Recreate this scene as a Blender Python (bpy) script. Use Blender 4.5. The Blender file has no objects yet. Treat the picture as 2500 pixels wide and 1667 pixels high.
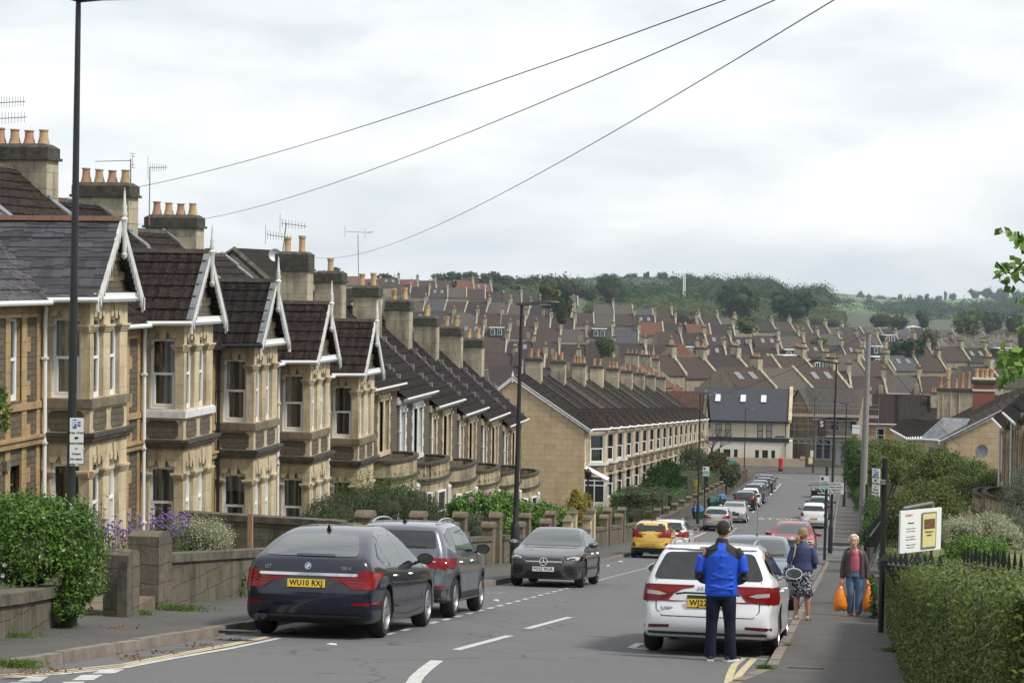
import bpy,bmesh,math,random
import numpy as np
from mathutils import Vector,Matrix
from mathutils.bvhtree import BVHTree
from mathutils.geometry import delaunay_2d_cdt
random.seed(7);RNG=np.random.default_rng(11)
SC=bpy.context.scene;COL=SC.collection;PI=math.pi;R=math.radians
# ------------------------------------------------------------------ camera (X right, Y down the street, Z up; the eye is the origin)
FPX=5200.0;PITCH=R(1.75);ROLL=R(0.75);YAW=R(9.1857)
_F=np.array([-math.sin(YAW)*math.cos(PITCH),math.cos(YAW)*math.cos(PITCH),-math.sin(PITCH)])
_R0=np.array([math.cos(YAW),math.sin(YAW),0.]);_U0=np.cross(_R0,_F)
_R=_R0*math.cos(ROLL)+_U0*math.sin(ROLL);_U=-_R0*math.sin(ROLL)+_U0*math.cos(ROLL)
cam=bpy.data.cameras.new('camera');camo=bpy.data.objects.new('camera',cam);COL.objects.link(camo)
camo.matrix_world=Matrix(((_R[0],_U[0],-_F[0],0),(_R[1],_U[1],-_F[1],0),(_R[2],_U[2],-_F[2],0),(0,0,0,1)))
cam.sensor_width=36;cam.lens=FPX*36/2500;cam.clip_start=0.5;cam.clip_end=12000
SC.camera=camo
# ------------------------------------------------------------------ sky, sun, exposure
SC.view_settings.view_transform='Standard';SC.view_settings.look='None'
SC.view_settings.exposure=0.5;SC.view_settings.gamma=1.0;SC.view_settings.use_curve_mapping=False
SUN_EL,SUN_AZ=R(50),R(108)          # azimuth clockwise from +Y
world=bpy.data.worlds.new('World');SC.world=world;world.use_nodes=True
wn=world.node_tree;wn.nodes.clear()
def WN(t,**k):
    n=wn.nodes.new(t)
    for a,b in k.items(): setattr(n,a,b)
    return n
wo=WN('ShaderNodeOutputWorld');wb=WN('ShaderNodeBackground');wb.inputs['Strength'].default_value=0.1
sky=WN('ShaderNodeTexSky',sky_type='NISHITA',sun_disc=False,sun_elevation=SUN_EL,sun_rotation=SUN_AZ)
tc=WN('ShaderNodeTexCoord');mp=WN('ShaderNodeMapping');mp.inputs['Scale'].default_value=(1.0,1.0,3.2);mp.inputs['Rotation'].default_value=(R(8),R(-10),0)
n1=WN('ShaderNodeTexNoise');n1.inputs['Scale'].default_value=7.5;n1.inputs['Detail'].default_value=9;n1.inputs['Roughness'].default_value=0.52;n1.inputs['Distortion'].default_value=0.25
n2=WN('ShaderNodeTexNoise');n2.inputs['Scale'].default_value=2.1;n2.inputs['Detail'].default_value=5;n2.inputs['Roughness'].default_value=0.6
cr=WN('ShaderNodeValToRGB');cr.color_ramp.elements[0].position=0.33;cr.color_ramp.elements[0].color=(5.7,6.15,6.45,1)
cr.color_ramp.elements[1].position=0.68;cr.color_ramp.elements[1].color=(8.5,8.5,8.4,1)
e=cr.color_ramp.elements.new(0.5);e.color=(7.0,7.25,7.4,1)
mr=WN('ShaderNodeMapRange');mr.inputs['From Min'].default_value=0.3;mr.inputs['From Max'].default_value=0.62;mr.inputs['To Min'].default_value=0.86;mr.inputs['To Max'].default_value=0.985
mx=WN('ShaderNodeMixRGB')
L=wn.links.new
L(tc.outputs['Generated'],mp.inputs['Vector']);L(mp.outputs['Vector'],n1.inputs['Vector']);L(mp.outputs['Vector'],n2.inputs['Vector'])
L(n1.outputs['Fac'],cr.inputs['Fac']);L(n2.outputs['Fac'],mr.inputs['Value'])
L(mr.outputs['Result'],mx.inputs['Fac']);L(sky.outputs['Color'],mx.inputs['Color1']);L(cr.outputs['Color'],mx.inputs['Color2'])
L(mx.outputs['Color'],wb.inputs['Color']);L(wb.outputs['Background'],wo.inputs['Surface'])
sl=bpy.data.lights.new('sun','SUN');sl.energy=2.7;sl.angle=R(9);sl.color=(1.0,0.95,0.88)
slo=bpy.data.objects.new('sun',sl);COL.objects.link(slo)
sdir=Vector((math.sin(SUN_AZ)*math.cos(SUN_EL),math.cos(SUN_AZ)*math.cos(SUN_EL),math.sin(SUN_EL)))
slo.rotation_euler=sdir.to_track_quat('Z','Y').to_euler();slo.location=(20,-20,60)
SC.render.engine='CYCLES'
# ------------------------------------------------------------------ ground profile of the hill
PR=((-30,1.35),(0,-1.9),(30,-5.2),(79,-10.6),(110,-13.7),(131,-15.5),(156,-17.1),(207,-20.3),(235,-21.9),(260,-22.2),(9000,-22.2))
PX=[a for a,b in PR];PZ=[b for a,b in PR]
def rz(y): return float(np.interp(y,PX,PZ))
def kl(y): return float(np.interp(y,[10,21,30,50,87,130,232],[-9.0,-8.7,-8.58,-8.5,-9.0,-9.3,-9.6]))    # left kerb face
def kr(y): return float(np.interp(y,[10,22,25,93,140,232],[-1.6,-1.35,-1.0,-1.05,-1.3,-1.5]))                # right kerb face
def pl(y): return float(np.interp(y,[30,74,132,212],[-6.62,-6.86,-7.3,-7.5]))                                   # edge of the parking bays
def ray(u,v): return _F*FPX+_R*(u-1250)+_U*(833.5-v)
def gp(u,v,off=0.0):                        # the point of the road surface seen at (u, v) of the photograph
    d=ray(u,v);lo,hi=1.,1500.
    for _ in range(50):
        m=(lo+hi)/2;k=m/d[1]
        if d[2]*k > rz(m)+off: lo=m
        else: hi=m
    return Vector((d[0]*lo/d[1],lo,rz(lo)+off))
def atX(u,v,X): d=ray(u,v);return Vector(d*(X/d[0]))
def atY(u,v,Y): d=ray(u,v);return Vector(d*(Y/d[1]))
# ------------------------------------------------------------------ mesh builder
class MB:
    def __init__(s): s.v=[];s.f=[];s.m=[];s.mi=0
    def vert(s,p): s.v.append(tuple(p));return len(s.v)-1
    def face(s,idx): s.f.append(tuple(idx));s.m.append(s.mi)
    def poly(s,pts): s.face([s.vert(p) for p in pts]);return s
    def box(s,x0,x1,y0,y1,z0,z1):
        if x0 > x1: x0,x1=x1,x0
        if y0 > y1: y0,y1=y1,y0
        if z0 > z1: z0,z1=z1,z0
        b=len(s.v)
        s.v+=[(x0,y0,z0),(x1,y0,z0),(x1,y1,z0),(x0,y1,z0),(x0,y0,z1),(x1,y0,z1),(x1,y1,z1),(x0,y1,z1)]
        for q in ((0,3,2,1),(4,5,6,7),(0,1,5,4),(1,2,6,5),(2,3,7,6),(3,0,4,7)): s.face([b+i for i in q])
        return s
    def hexa(s,bot,top):
        b=len(s.v);n=len(bot);s.v+=[tuple(p) for p in bot]+[tuple(p) for p in top]
        s.face([b+i for i in range(n)][::-1]);s.face([b+n+i for i in range(n)])
        for i in range(n): j=(i+1) % n;s.face((b+i,b+j,b+n+j,b+n+i))
        return s
    def prism(s,pts,a,b,axis='y'):           # 2D outline swept along an axis; pts are (x,z) for y, (y,z) for x, (x,y) for z
        def P(p,t): return (p[0],t,p[1]) if axis == 'y' else (t,p[0],p[1]) if axis == 'x' else (p[0],p[1],t)
        return s.hexa([P(p,a) for p in pts],[P(p,b) for p in pts])
    def tube(s,path,r,n=8,cap=True):
        path=[Vector(p) for p in path];rs=r if isinstance(r,(list,tuple)) else [r]*len(path);rings=[]
        for i,p in enumerate(path):
            d=(path[min(i+1,len(path)-1)]-path[max(i-1,0)]).normalized()
            a=d.cross(Vector((0,0,1)) if abs(d.z) < .9 else Vector((1,0,0))).normalized();c=d.cross(a)
            b=len(s.v)
            for k in range(n): t=2*PI*k/n;s.v.append(tuple(p+(a*math.cos(t)+c*math.sin(t))*rs[i]))
            rings.append(b)
        for b0,b1 in zip(rings,rings[1:]):
            for k in range(n): j=(k+1) % n;s.face((b0+k,b0+j,b1+j,b1+k))
        if cap: s.face([rings[0]+k for k in range(n)][::-1]);s.face([rings[-1]+k for k in range(n)])
        return s
    def lathe(s,prof,c=(0,0,0),n=16,axis='z',cap=True):
        rings=[]
        for r,h in prof:
            b=len(s.v)
            for k in range(n):
                t=2*PI*k/n;x,y=r*math.cos(t),r*math.sin(t)
                s.v.append((c[0]+x,c[1]+y,c[2]+h) if axis == 'z' else (c[0]+x,c[1]+h,c[2]+y) if axis == 'y' else (c[0]+h,c[1]+x,c[2]+y))
            rings.append(b)
        for b0,b1 in zip(rings,rings[1:]):
            for k in range(n): j=(k+1) % n;s.face((b0+k,b0+j,b1+j,b1+k))
        if cap: s.face([rings[0]+k for k in range(n)][::-1]);s.face([rings[-1]+k for k in range(n)])
        return s
    def loft(s,rings,close=True,cap=True):
        bs=[]
        for rg in rings: bs.append(len(s.v));s.v+=[tuple(p) for p in rg]
        n=len(rings[0]);m=n if close else n-1
        for b0,b1 in zip(bs,bs[1:]):
            for k in range(m): j=(k+1) % n;s.face((b0+k,b0+j,b1+j,b1+k))
        if cap: s.face([bs[0]+k for k in range(n)][::-1]);s.face([bs[-1]+k for k in range(n)])
        return s
    def xf(s,M,start=0):
        for i in range(start,len(s.v)): s.v[i]=tuple(M @ Vector(s.v[i]))
        return s
    def mesh(s,name,mats,smooth=False,fix=True):
        me=bpy.data.meshes.new(name);me.from_pydata(s.v,[],s.f)
        for m in (mats if isinstance(mats,(list,tuple)) else [mats]): me.materials.append(m)
        if any(s.m): me.polygons.foreach_set('material_index',s.m)
        if fix and len(s.f) < 40000:
            bm=bmesh.new();bm.from_mesh(me);bmesh.ops.recalc_face_normals(bm,faces=bm.faces);bm.to_mesh(me);bm.free()
        uvmap(me)
        if smooth:
            me.polygons.foreach_set('use_smooth',[True]*len(me.polygons))
            if smooth != 2: sharp(me,smooth if smooth is not True else 40)
        me.update();return me
    def obj(s,name,mats,parent=None,smooth=False,fix=True,loc=None):
        o=bpy.data.objects.new(name,s.mesh(name,mats,smooth,fix));COL.objects.link(o);o.parent=parent
        if loc is not None: o.location=loc
        return o
def sharp(me,deg):
    try: me.set_sharp_from_angle(angle=R(deg))
    except Exception: pass
def uvmap(me):                                # metric UVs: u runs level, v up the slope
    n=len(me.loops)
    if n == 0: return
    me.update()
    co=np.empty(len(me.vertices)*3,'f4');me.vertices.foreach_get('co',co);co=co.reshape(-1,3)
    li=np.empty(n,'i4');me.loops.foreach_get('vertex_index',li)
    P=len(me.polygons);no=np.empty(P*3,'f4');me.polygons.foreach_get('normal',no);no=no.reshape(-1,3)
    ls=np.empty(P,'i4');me.polygons.foreach_get('loop_start',ls);lt=np.empty(P,'i4');me.polygons.foreach_get('loop_total',lt)
    pid=np.repeat(np.arange(P),lt);N_=no[pid];C_=co[li]
    h=np.hypot(N_[:,0],N_[:,1]);flat=h < 0.05
    tx=np.where(flat,1,-N_[:,1]/np.maximum(h,1e-6));ty=np.where(flat,0,N_[:,0]/np.maximum(h,1e-6))
    u=C_[:,0]*tx+C_[:,1]*ty
    v=np.where(flat,C_[:,1],C_[:,2]/np.maximum(h,.05))
    uv=me.uv_layers.new(name='UVMap');uv.data.foreach_set('uv',np.stack([u,v],1).astype('f4').ravel())
# ------------------------------------------------------------------ things
def thing(name,label,cat,loc=(0,0,0),rot=0,group=None,kind=None):
    o=bpy.data.objects.new(name,None);COL.objects.link(o);o.empty_display_size=.3
    o.location=loc;o.rotation_euler=rot if isinstance(rot,(tuple,list)) else (0,0,rot)
    return tag(o,label,cat,group,kind)
def tag(o,label,cat=None,group=None,kind=None):
    o['label']=label
    if cat: o['category']=cat
    if group: o['group']=group
    if kind: o['kind']=kind
    return o
def struct(o): o['kind']='structure';return o
KIDS={}
def kids(o):
    return [c for c in bpy.data.objects if c.parent is o]
def reg(o):                                    # remember the tree once, so copying is quick
    def walk(x): return (x,[walk(c) for c in x.children])
    return walk(o)
def dup(tree,loc,rot=0,label=None,group=None,parent=None,scale=None):
    src,ch=tree;o=src.copy();COL.objects.link(o)
    if parent is None:
        o.location=loc;o.rotation_euler=(0,0,rot) if not isinstance(rot,(tuple,list)) else rot
        if scale: o.scale=scale if isinstance(scale,(tuple,list)) else (scale,)*3
        if label: o['label']=label
        if group: o['group']=group
    else: o.parent=parent
    for c in ch: dup(c,None,parent=o)
    return o
# ------------------------------------------------------------------ materials
def nodes(name):
    m=bpy.data.materials.new(name);m.use_nodes=True;nt=m.node_tree;b=nt.nodes['Principled BSDF']
    return m,nt,b
def nd(nt,t,ins=None,**k):
    n=nt.nodes.new(t)
    for a,b in k.items(): setattr(n,a,b)
    for a,b in (ins or {}).items():
        if isinstance(b,bpy.types.NodeSocket): nt.links.new(b,n.inputs[a])
        else: n.inputs[a].default_value=b
    return n
def C4(c): return (c[0],c[1],c[2],1)
def noise(nt,scale,detail=4,rough=.6,vec=None,pos=True):
    if vec is None: vec=nt.nodes.new('ShaderNodeNewGeometry').outputs['Position'] if pos else nt.nodes.new('ShaderNodeTexCoord').outputs['Object']
    return nd(nt,'ShaderNodeTexNoise',{'Vector': vec,'Scale': scale,'Detail': detail,'Roughness': rough}).outputs['Fac']
def ramp(nt,fac,stops):
    r=nd(nt,'ShaderNodeValToRGB',{'Fac': fac});el=r.color_ramp.elements
    el[0].position,el[0].color=stops[0][0],C4(stops[0][1]);el[1].position,el[1].color=stops[-1][0],C4(stops[-1][1])
    for p,c in stops[1:-1]: e=el.new(p);e.color=C4(c)
    return r.outputs['Color']
def mixc(nt,fac,a,b,mode='MIX'):
    m=nd(nt,'ShaderNodeMixRGB',blend_type=mode)
    for k,v in (('Fac',fac),('Color1',a),('Color2',b)):
        if isinstance(v,bpy.types.NodeSocket): nt.links.new(v,m.inputs[k])
        else: m.inputs[k].default_value=v if k == 'Fac' else C4(v)
    return m.outputs['Color']
def bump(nt,b,h,strength=.4,dist=.02):
    n=nd(nt,'ShaderNodeBump',{'Height': h,'Strength': strength,'Distance': dist});nt.links.new(n.outputs['Normal'],b.inputs['Normal'])
def M(name,col,rough=.6,metal=0.,coat=0.,var=.0,vscale=3.,bmp=0.,bscale=60.,spec=None,col2=None):
    m,nt,b=nodes(name)
    b.inputs['Base Color'].default_value=C4(col);b.inputs['Roughness'].default_value=rough;b.inputs['Metallic'].default_value=metal
    if coat: b.inputs['Coat Weight'].default_value=coat;b.inputs['Coat Roughness'].default_value=.03
    if spec is not None: b.inputs['Specular IOR Level'].default_value=spec
    if var or col2:
        c2=col2 or tuple(x*(1-var) for x in col)
        nt.links.new(ramp(nt,noise(nt,vscale,5),[(.35,col),(.65,c2)]),b.inputs['Base Color'])
    if bmp: bump(nt,b,noise(nt,bscale,3),bmp)
    return m
def uvn(nt): return nt.nodes.new('ShaderNodeUVMap').outputs['UV']
def stone(name,c1,c2,cm,w=.62,h=.3,mortar=.008,stain=.5,stc=(.06,.055,.045),distort=0.,bmp=.5,rough=.9,lich=0.):
    m,nt,b=nodes(name);uv=uvn(nt)
    if distort:
        nz=nd(nt,'ShaderNodeTexNoise',{'Vector': uv,'Scale': 2.2,'Detail': 2.}).outputs['Color']
        uv=nd(nt,'ShaderNodeVectorMath',{0: uv,1: nd(nt,'ShaderNodeVectorMath',{0: nz,3: distort},operation='SCALE').outputs[0]},operation='ADD').outputs[0]
    br=nd(nt,'ShaderNodeTexBrick',{'Vector': uv,'Color1': C4(c1),'Color2': C4(c2),'Mortar': C4(cm),'Scale': 1.,'Mortar Size': mortar,'Mortar Smooth': .3,'Bias': 0.,'Brick Width': w,'Row Height': h})
    col=br.outputs['Color']
    fine=noise(nt,9,6,.7);col=mixc(nt,.35,col,ramp(nt,fine,[(.3,tuple(x*.6 for x in c1)),(.7,tuple(min(1,x*1.25) for x in c1))]))
    if stain:
        p=nt.nodes.new('ShaderNodeNewGeometry').outputs['Position']
        st=nd(nt,'ShaderNodeMapping',{'Vector': p,'Scale': (1.3,1.3,.35)}).outputs[0]
        f=nd(nt,'ShaderNodeMapRange',{'Value': noise(nt,1.4,7,.68,vec=st),'From Min': .46,'From Max': .7,'To Min': 0.,'To Max': stain}).outputs[0]
        col=mixc(nt,f,col,stc)
    if lich:
        vs=nd(nt,'ShaderNodeMapping',{'Vector': nt.nodes.new('ShaderNodeNewGeometry').outputs['Position'],'Scale': (1,1,.3)}).outputs[0]
        col=mixc(nt,nd(nt,'ShaderNodeMapRange',{'Value': noise(nt,16,5,.8,vec=vs),'From Min': .56,'From Max': .70,'To Max': lich}).outputs[0],col,(.27,.26,.22))
        col=mixc(nt,nd(nt,'ShaderNodeMapRange',{'Value': noise(nt,1.1,6,.7),'From Min': .52,'From Max': .68,'To Max': lich}).outputs[0],col,(.05,.055,.025))
    nt.links.new(col,b.inputs['Base Color']);b.inputs['Roughness'].default_value=rough;b.inputs['Specular IOR Level'].default_value=.25
    hh=nd(nt,'ShaderNodeMath',{0: nd(nt,'ShaderNodeMath',{0: br.outputs['Fac'],1: -1.2},operation='MULTIPLY').outputs[0],1: fine},operation='ADD').outputs[0]
    bump(nt,b,hh,bmp,.02);return m
def tiles(name,c1,c2,w=.3,h=.34,gap=.016,lichen=.25,wave=True,rough=.85,off=0.5,lc=(.3,.29,.24),cm=None):
    m,nt,b=nodes(name);uv=uvn(nt)
    br=nd(nt,'ShaderNodeTexBrick',{'Vector': uv,'Color1': C4(c1),'Color2': C4(c2),'Mortar': C4(cm or tuple(x*.28 for x in c1)),'Scale': 1.,'Mortar Size': gap,'Mortar Smooth': .5,'Brick Width': w,'Row Height': h},offset=off)
    col=mixc(nt,.45,br.outputs['Color'],ramp(nt,noise(nt,2.5,6,.7),[(.3,tuple(x*.62 for x in c1)),(.7,tuple(x*1.3 for x in c2))]))
    if lichen:
        f=nd(nt,'ShaderNodeMapRange',{'Value': noise(nt,14,4,.75),'From Min': .62,'From Max': .72,'To Min': 0.,'To Max': lichen*2}).outputs[0]
        col=mixc(nt,f,col,lc)
    nt.links.new(col,b.inputs['Base Color']);b.inputs['Roughness'].default_value=rough;b.inputs['Specular IOR Level'].default_value=.12
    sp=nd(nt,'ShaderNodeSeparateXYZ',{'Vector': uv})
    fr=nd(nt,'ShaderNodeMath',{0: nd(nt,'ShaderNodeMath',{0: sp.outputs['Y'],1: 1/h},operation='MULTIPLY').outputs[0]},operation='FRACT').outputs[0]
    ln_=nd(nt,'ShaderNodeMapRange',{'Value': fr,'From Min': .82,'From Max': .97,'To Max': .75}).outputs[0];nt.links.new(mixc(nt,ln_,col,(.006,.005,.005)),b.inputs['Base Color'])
    hgt=nd(nt,'ShaderNodeMath',{0: 1.,1: fr},operation='SUBTRACT').outputs[0]
    if wave:
        wv=nd(nt,'ShaderNodeMath',{0: nd(nt,'ShaderNodeMath',{0: sp.outputs['X'],1: 2*PI/w},operation='MULTIPLY').outputs[0]},operation='SINE').outputs[0]
        hgt=nd(nt,'ShaderNodeMath',{0: hgt,1: nd(nt,'ShaderNodeMath',{0: wv,1: .5},operation='MULTIPLY').outputs[0]},operation='ADD').outputs[0]
    bump(nt,b,hgt,.9,.03);return m
def leafmat(name,c1,c2,c3=None,rough=.5,trans=.25,patch=.6):
    m,nt,b=nodes(name)
    at=nd(nt,'ShaderNodeAttribute',attribute_name='rnd').outputs['Fac']
    big=noise(nt,patch,3)
    f=nd(nt,'ShaderNodeMath',{0: nd(nt,'ShaderNodeMath',{0: at,1: .6},operation='MULTIPLY').outputs[0],1: nd(nt,'ShaderNodeMath',{0: big,1: .5},operation='MULTIPLY').outputs[0]},operation='ADD').outputs[0]
    st=[(.18,c1),(.85,c2)] if c3 is None else [(.18,c1),(.6,c2),(.92,c3)]
    col=ramp(nt,f,st)
    nt.links.new(col,b.inputs['Base Color']);b.inputs['Roughness'].default_value=rough;b.inputs['Specular IOR Level'].default_value=.3 if rough < 1 else 0
    if trans:
        tr=nd(nt,'ShaderNodeBsdfTranslucent',{'Color': col});ms=nd(nt,'ShaderNodeMixShader',{0: trans,1: b.outputs[0],2: tr.outputs[0]})
        nt.links.new(ms.outputs[0],nt.nodes['Material Output'].inputs['Surface'])
    return m
MT={}
MT['ashlar']=stone('bath_stone_ashlar',(.42,.30,.165),(.33,.23,.12),(.20,.13,.07),stain=.5,stc=(.10,.07,.04))
MT['dress']=stone('dressed_stone',(.56,.47,.325),(.47,.385,.255),(.28,.2,.11),w=.9,h=.45,mortar=.005,stain=.75,stc=(.17,.125,.075))
MT['bow']=stone('streaked_bow_stone',(.40,.34,.225),(.33,.27,.17),(.18,.14,.09),w=.9,h=.45,mortar=.005,stain=1.,stc=(.04,.037,.03))
MT['dark_dress']=stone('weathered_stone',(.22,.185,.13),(.17,.14,.1),(.08,.07,.05),w=.8,h=.4,stain=.75,stc=(.035,.033,.028))
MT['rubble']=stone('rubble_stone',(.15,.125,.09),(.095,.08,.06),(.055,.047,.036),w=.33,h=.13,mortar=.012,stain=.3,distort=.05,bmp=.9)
MT['gable']=stone('gable_end_ashlar',(.52,.40,.26),(.43,.315,.185),(.25,.19,.12),w=.7,h=.34,mortar=.014,stain=.35,stc=(.2,.15,.09))
MT['chim']=stone('chimney_stone',(.43,.385,.28),(.29,.255,.185),(.10,.085,.06),w=.75,h=.42,stain=.75,stc=(.05,.048,.04))
MT['chimcap']=M('mossy_chimney_cap',(.075,.07,.052),.95,var=.5,vscale=6,bmp=.6,bscale=25,col2=(.028,.027,.022))
MT['garden_wall']=stone('garden_wall_stone',(.145,.125,.095),(.115,.10,.075),(.06,.053,.042),w=.62,h=.3,mortar=.010,stain=.85,stc=(.03,.03,.024),lich=.55,distort=.12,bmp=.9)
MT['pier']=stone('gate_pier_stone',(.20,.155,.11),(.14,.11,.08),(.07,.055,.04),w=.7,h=.6,stain=.7,lich=.4,stc=(.04,.036,.03),bmp=.8)
MT['town_wall']=stone('town_wall_stone',(.32,.275,.20),(.24,.205,.15),(.14,.12,.09),stain=.6,stc=(.09,.08,.06))
MT['tile']=tiles('brown_concrete_tiles',(.042,.030,.025),(.022,.017,.015),w=.33,gap=.03)
MT['tile2']=tiles('dark_brown_tiles',(.026,.020,.019),(.017,.014,.014),lichen=.12,gap=.03)
MT['tileg']=tiles('grey_brown_tiles',(.062,.054,.045),(.042,.036,.031),lichen=.3,gap=.025)
MT['tiler']=tiles('red_clay_tiles',(.21,.085,.05),(.11,.05,.035),lichen=.3)
MT['tilep']=tiles('pinkish_tiles',(.17,.105,.095),(.13,.085,.08),lichen=.1)
for k_,c_,d_ in (('tbrown',(.085,.062,.052),(.060,.045,.039)),('tdark',(.060,.049,.046),(.042,.036,.034)),('tgrey',(.115,.102,.088),(.085,.076,.066)),('tred',(.20,.085,.055),(.12,.06,.042))): MT[k_]=tiles('far_tiles_'+k_,c_,d_,gap=.03,lichen=.3)
MT['slate']=tiles('grey_slates',(.125,.12,.13),(.04,.038,.043),w=.36,h=.26,gap=.008,wave=False,lichen=.15,rough=.6)
MT['newslate']=tiles('new_slate_tiles',(.062,.066,.076),(.055,.058,.067),w=2.5,h=.33,gap=.012,lichen=0,rough=.6,wave=False)
MT['ridge']=M('ridge_tile',(.085,.07,.055),.9,col2=(.04,.032,.027),vscale=5,bmp=.4)
MT['ridger']=M('lichened_clay_ridge',(.22,.09,.05),.9,col2=(.12,.09,.065),vscale=7,bmp=.4)
MT['coping']=M('mossy_coping',(.13,.115,.085),.95,col2=(.05,.046,.036),vscale=4,bmp=.6,bscale=20)
MT['lead']=M('lead_flashing',(.20,.21,.225),.55,col2=(.12,.125,.13),vscale=4)
MT['white']=M('white_upvc',(.74,.755,.76),.35)
MT['whitew']=M('white_painted_timber',(.66,.665,.66),.6,col2=(.5,.5,.48),vscale=5)
MT['cream']=M('cream_render',(.66,.62,.54),.85,col2=(.6,.56,.48),vscale=1.2)
MT['tan']=M('tan_render',(.42,.33,.24),.85,col2=(.36,.28,.2),vscale=1)
MT['pot']=M('terracotta_pot',(.40,.22,.135),.85,col2=(.30,.17,.11),vscale=4,bmp=.2)
MT['poty']=M('buff_clay_pot',(.46,.31,.165),.85,col2=(.34,.23,.13),vscale=4,bmp=.2)
MT['black']=M('black_painted_metal',(.013,.013,.014),.42)
MT['dkgrey']=M('dark_grey_column_paint',(.022,.023,.027),.45,var=.3,vscale=2)
MT['galv']=M('galvanised_steel',(.26,.27,.28),.45,metal=.6,var=.25,vscale=6)
MT['wood']=M('weathered_timber',(.22,.18,.14),.9,var=.4,vscale=8)
MT['pole']=M('grey_pole_timber',(.25,.245,.235),.85,col2=(.19,.18,.165),vscale=9)
MT['wire']=M('wire',(.03,.03,.03),.6)
MT['winglass']=M('window_glass',(.018,.021,.022),.06,spec=.8)
MT['curtain']=M('net_curtain',(.36,.38,.36),.9,var=.25,vscale=5)
MT['curtain2']=M('cream_curtain',(.34,.32,.26),.9,var=.25,vscale=5)
def asphalt(name,c,c2,sc=140,patch=.35):
    m,nt,b=nodes(name)
    col=mixc(nt,.5,ramp(nt,noise(nt,patch,6,.65),[(.35,c),(.65,c2)]),ramp(nt,noise(nt,sc,2,.8),[(.35,tuple(x*.55 for x in c)),(.62,tuple(x*1.5 for x in c))]))
    P_=nt.nodes.new('ShaderNodeNewGeometry').outputs['Position']
    cr_=nd(nt,'ShaderNodeTexVoronoi',{'Vector': P_,'Scale': 45.},feature='F1').outputs['Distance']
    wp=nd(nt,'ShaderNodeVectorMath',{0: P_,1: nd(nt,'ShaderNodeVectorMath',{0: nd(nt,'ShaderNodeTexNoise',{'Vector': P_,'Scale': 1.1,'Detail': 5.}).outputs['Color'],3: .9},operation='SCALE').outputs[0]},operation='ADD').outputs[0]
    ed=nd(nt,'ShaderNodeTexVoronoi',{'Vector': wp,'Scale': .42},feature='DISTANCE_TO_EDGE').outputs['Distance']
    ck=nd(nt,'ShaderNodeMath',{0: nd(nt,'ShaderNodeMapRange',{'Value': ed,'From Min': .004,'From Max': .012,'To Min': .6,'To Max': 0.}).outputs[0],1: nd(nt,'ShaderNodeMapRange',{'Value': noise(nt,.25,3),'From Min': .48,'From Max': .6}).outputs[0]},operation='MULTIPLY').outputs[0]
    col=mixc(nt,ck,col,(.018,.018,.018))
    st_=nd(nt,'ShaderNodeMapRange',{'Value': noise(nt,1.7,7,.7),'From Min': .58,'From Max': .75,'To Max': .55}).outputs[0]
    col=mixc(nt,st_,col,tuple(x*.45 for x in c))
    sl_=nd(nt,'ShaderNodeMapRange',{'Value': noise(nt,22,2,.6),'From Min': .70,'From Max': .76,'To Max': .5}).outputs[0]
    col=mixc(nt,sl_,col,(.2,.19,.17))
    nt.links.new(col,b.inputs['Base Color']);b.inputs['Roughness'].default_value=.88;b.inputs['Specular IOR Level'].default_value=.3
    bump(nt,b,cr_,.35,.006);return m
MT['road']=asphalt('road_asphalt',(.118,.119,.122),(.098,.099,.102))
MT['pave']=asphalt('pavement_asphalt',(.088,.084,.079),(.048,.046,.043),sc=90,patch=.9)
MT['kerb']=M('kerb_stone',(.22,.185,.155),.9,col2=(.13,.108,.09),vscale=3,bmp=.4,bscale=40)
MT['wpaint']=M('white_road_paint',(.52,.52,.50),.8,col2=(.36,.36,.35),vscale=9)
MT['ypaint']=M('yellow_road_paint',(.55,.46,.26),.8,col2=(.36,.31,.2),vscale=9)
MT['field']=M('meadow_grass',(.085,.14,.04),1,col2=(.11,.155,.055),vscale=.01)
MT['soil']=M('garden_soil',(.06,.05,.035),1,col2=(.04,.06,.02),vscale=1.2)
MT['lawn']=M('lawn',(.10,.13,.03),1,col2=(.14,.15,.05),vscale=2,bmp=.5,bscale=50)
# ================================================================== the ground
def sm(t): t=max(0.,min(1.,t));return t*t*(3-2*t)
def ground_h(x,y):
    a=x/max(y,1)*5200+2083-0.0              # close to the column of the photograph it is seen at
    if y < 260: base=rz(y)
    else:
        base=-22.2-5*sm((y-260)/250)
        left=sm((1900-a)/900)                # the far side of the valley climbs to the left
        base+=left*(13*sm((y-420)/330)+9*sm((y-700)/250))
    mid=math.exp(-((a-1650)/330)**2)*(1 if y > 600 else 0)
    base+=mid*23*sm((y-1000)/500)
    ll=sm((1300-a)/250);base-=ll*4*sm((y-900)/400)
    rr=sm((a-1900)/150)
    base+=rr*(1.5+1.2*math.sin(a/140.)+6*sm((a-2250)/200))*sm((y-1600)/1300)
    base-=70*sm((y-3250)/1200)
    if y < 245:
        if x > 0.9: base+=min(.9,(x-.9)*1.2)*sm((y+40)/20)*(1-sm((y-60)/10))
        if -11.0 < x < 0.85: base-=.35
        if x < -11.0: base+=.12
        if x < -24: base+=min(6.,(x+24)*-.03)
    return base
xs=sorted(set([-4000,-2600,-1800,-1300,-950,-700,-540,-430,-340,-270,-210,-160,-120,-90,-70,-55,-42,-34,-28,-24,-20,-17,-14,-12,-11.02,-10.98,-9,-5,-1,.82,.92,1.8,3,6,10,15,22,30,40,55,75,100,130,170,220,280,350,440,560,700,900,1200,1700,2600,4000]))
ys=[-30,-15,-5]+list(range(0,130,6))+list(range(130,262,8))+list(range(280,1000,30))+list(range(1000,3300,100))+[3500,4000,5000,7000]
g=MB();nx=len(xs)
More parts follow.
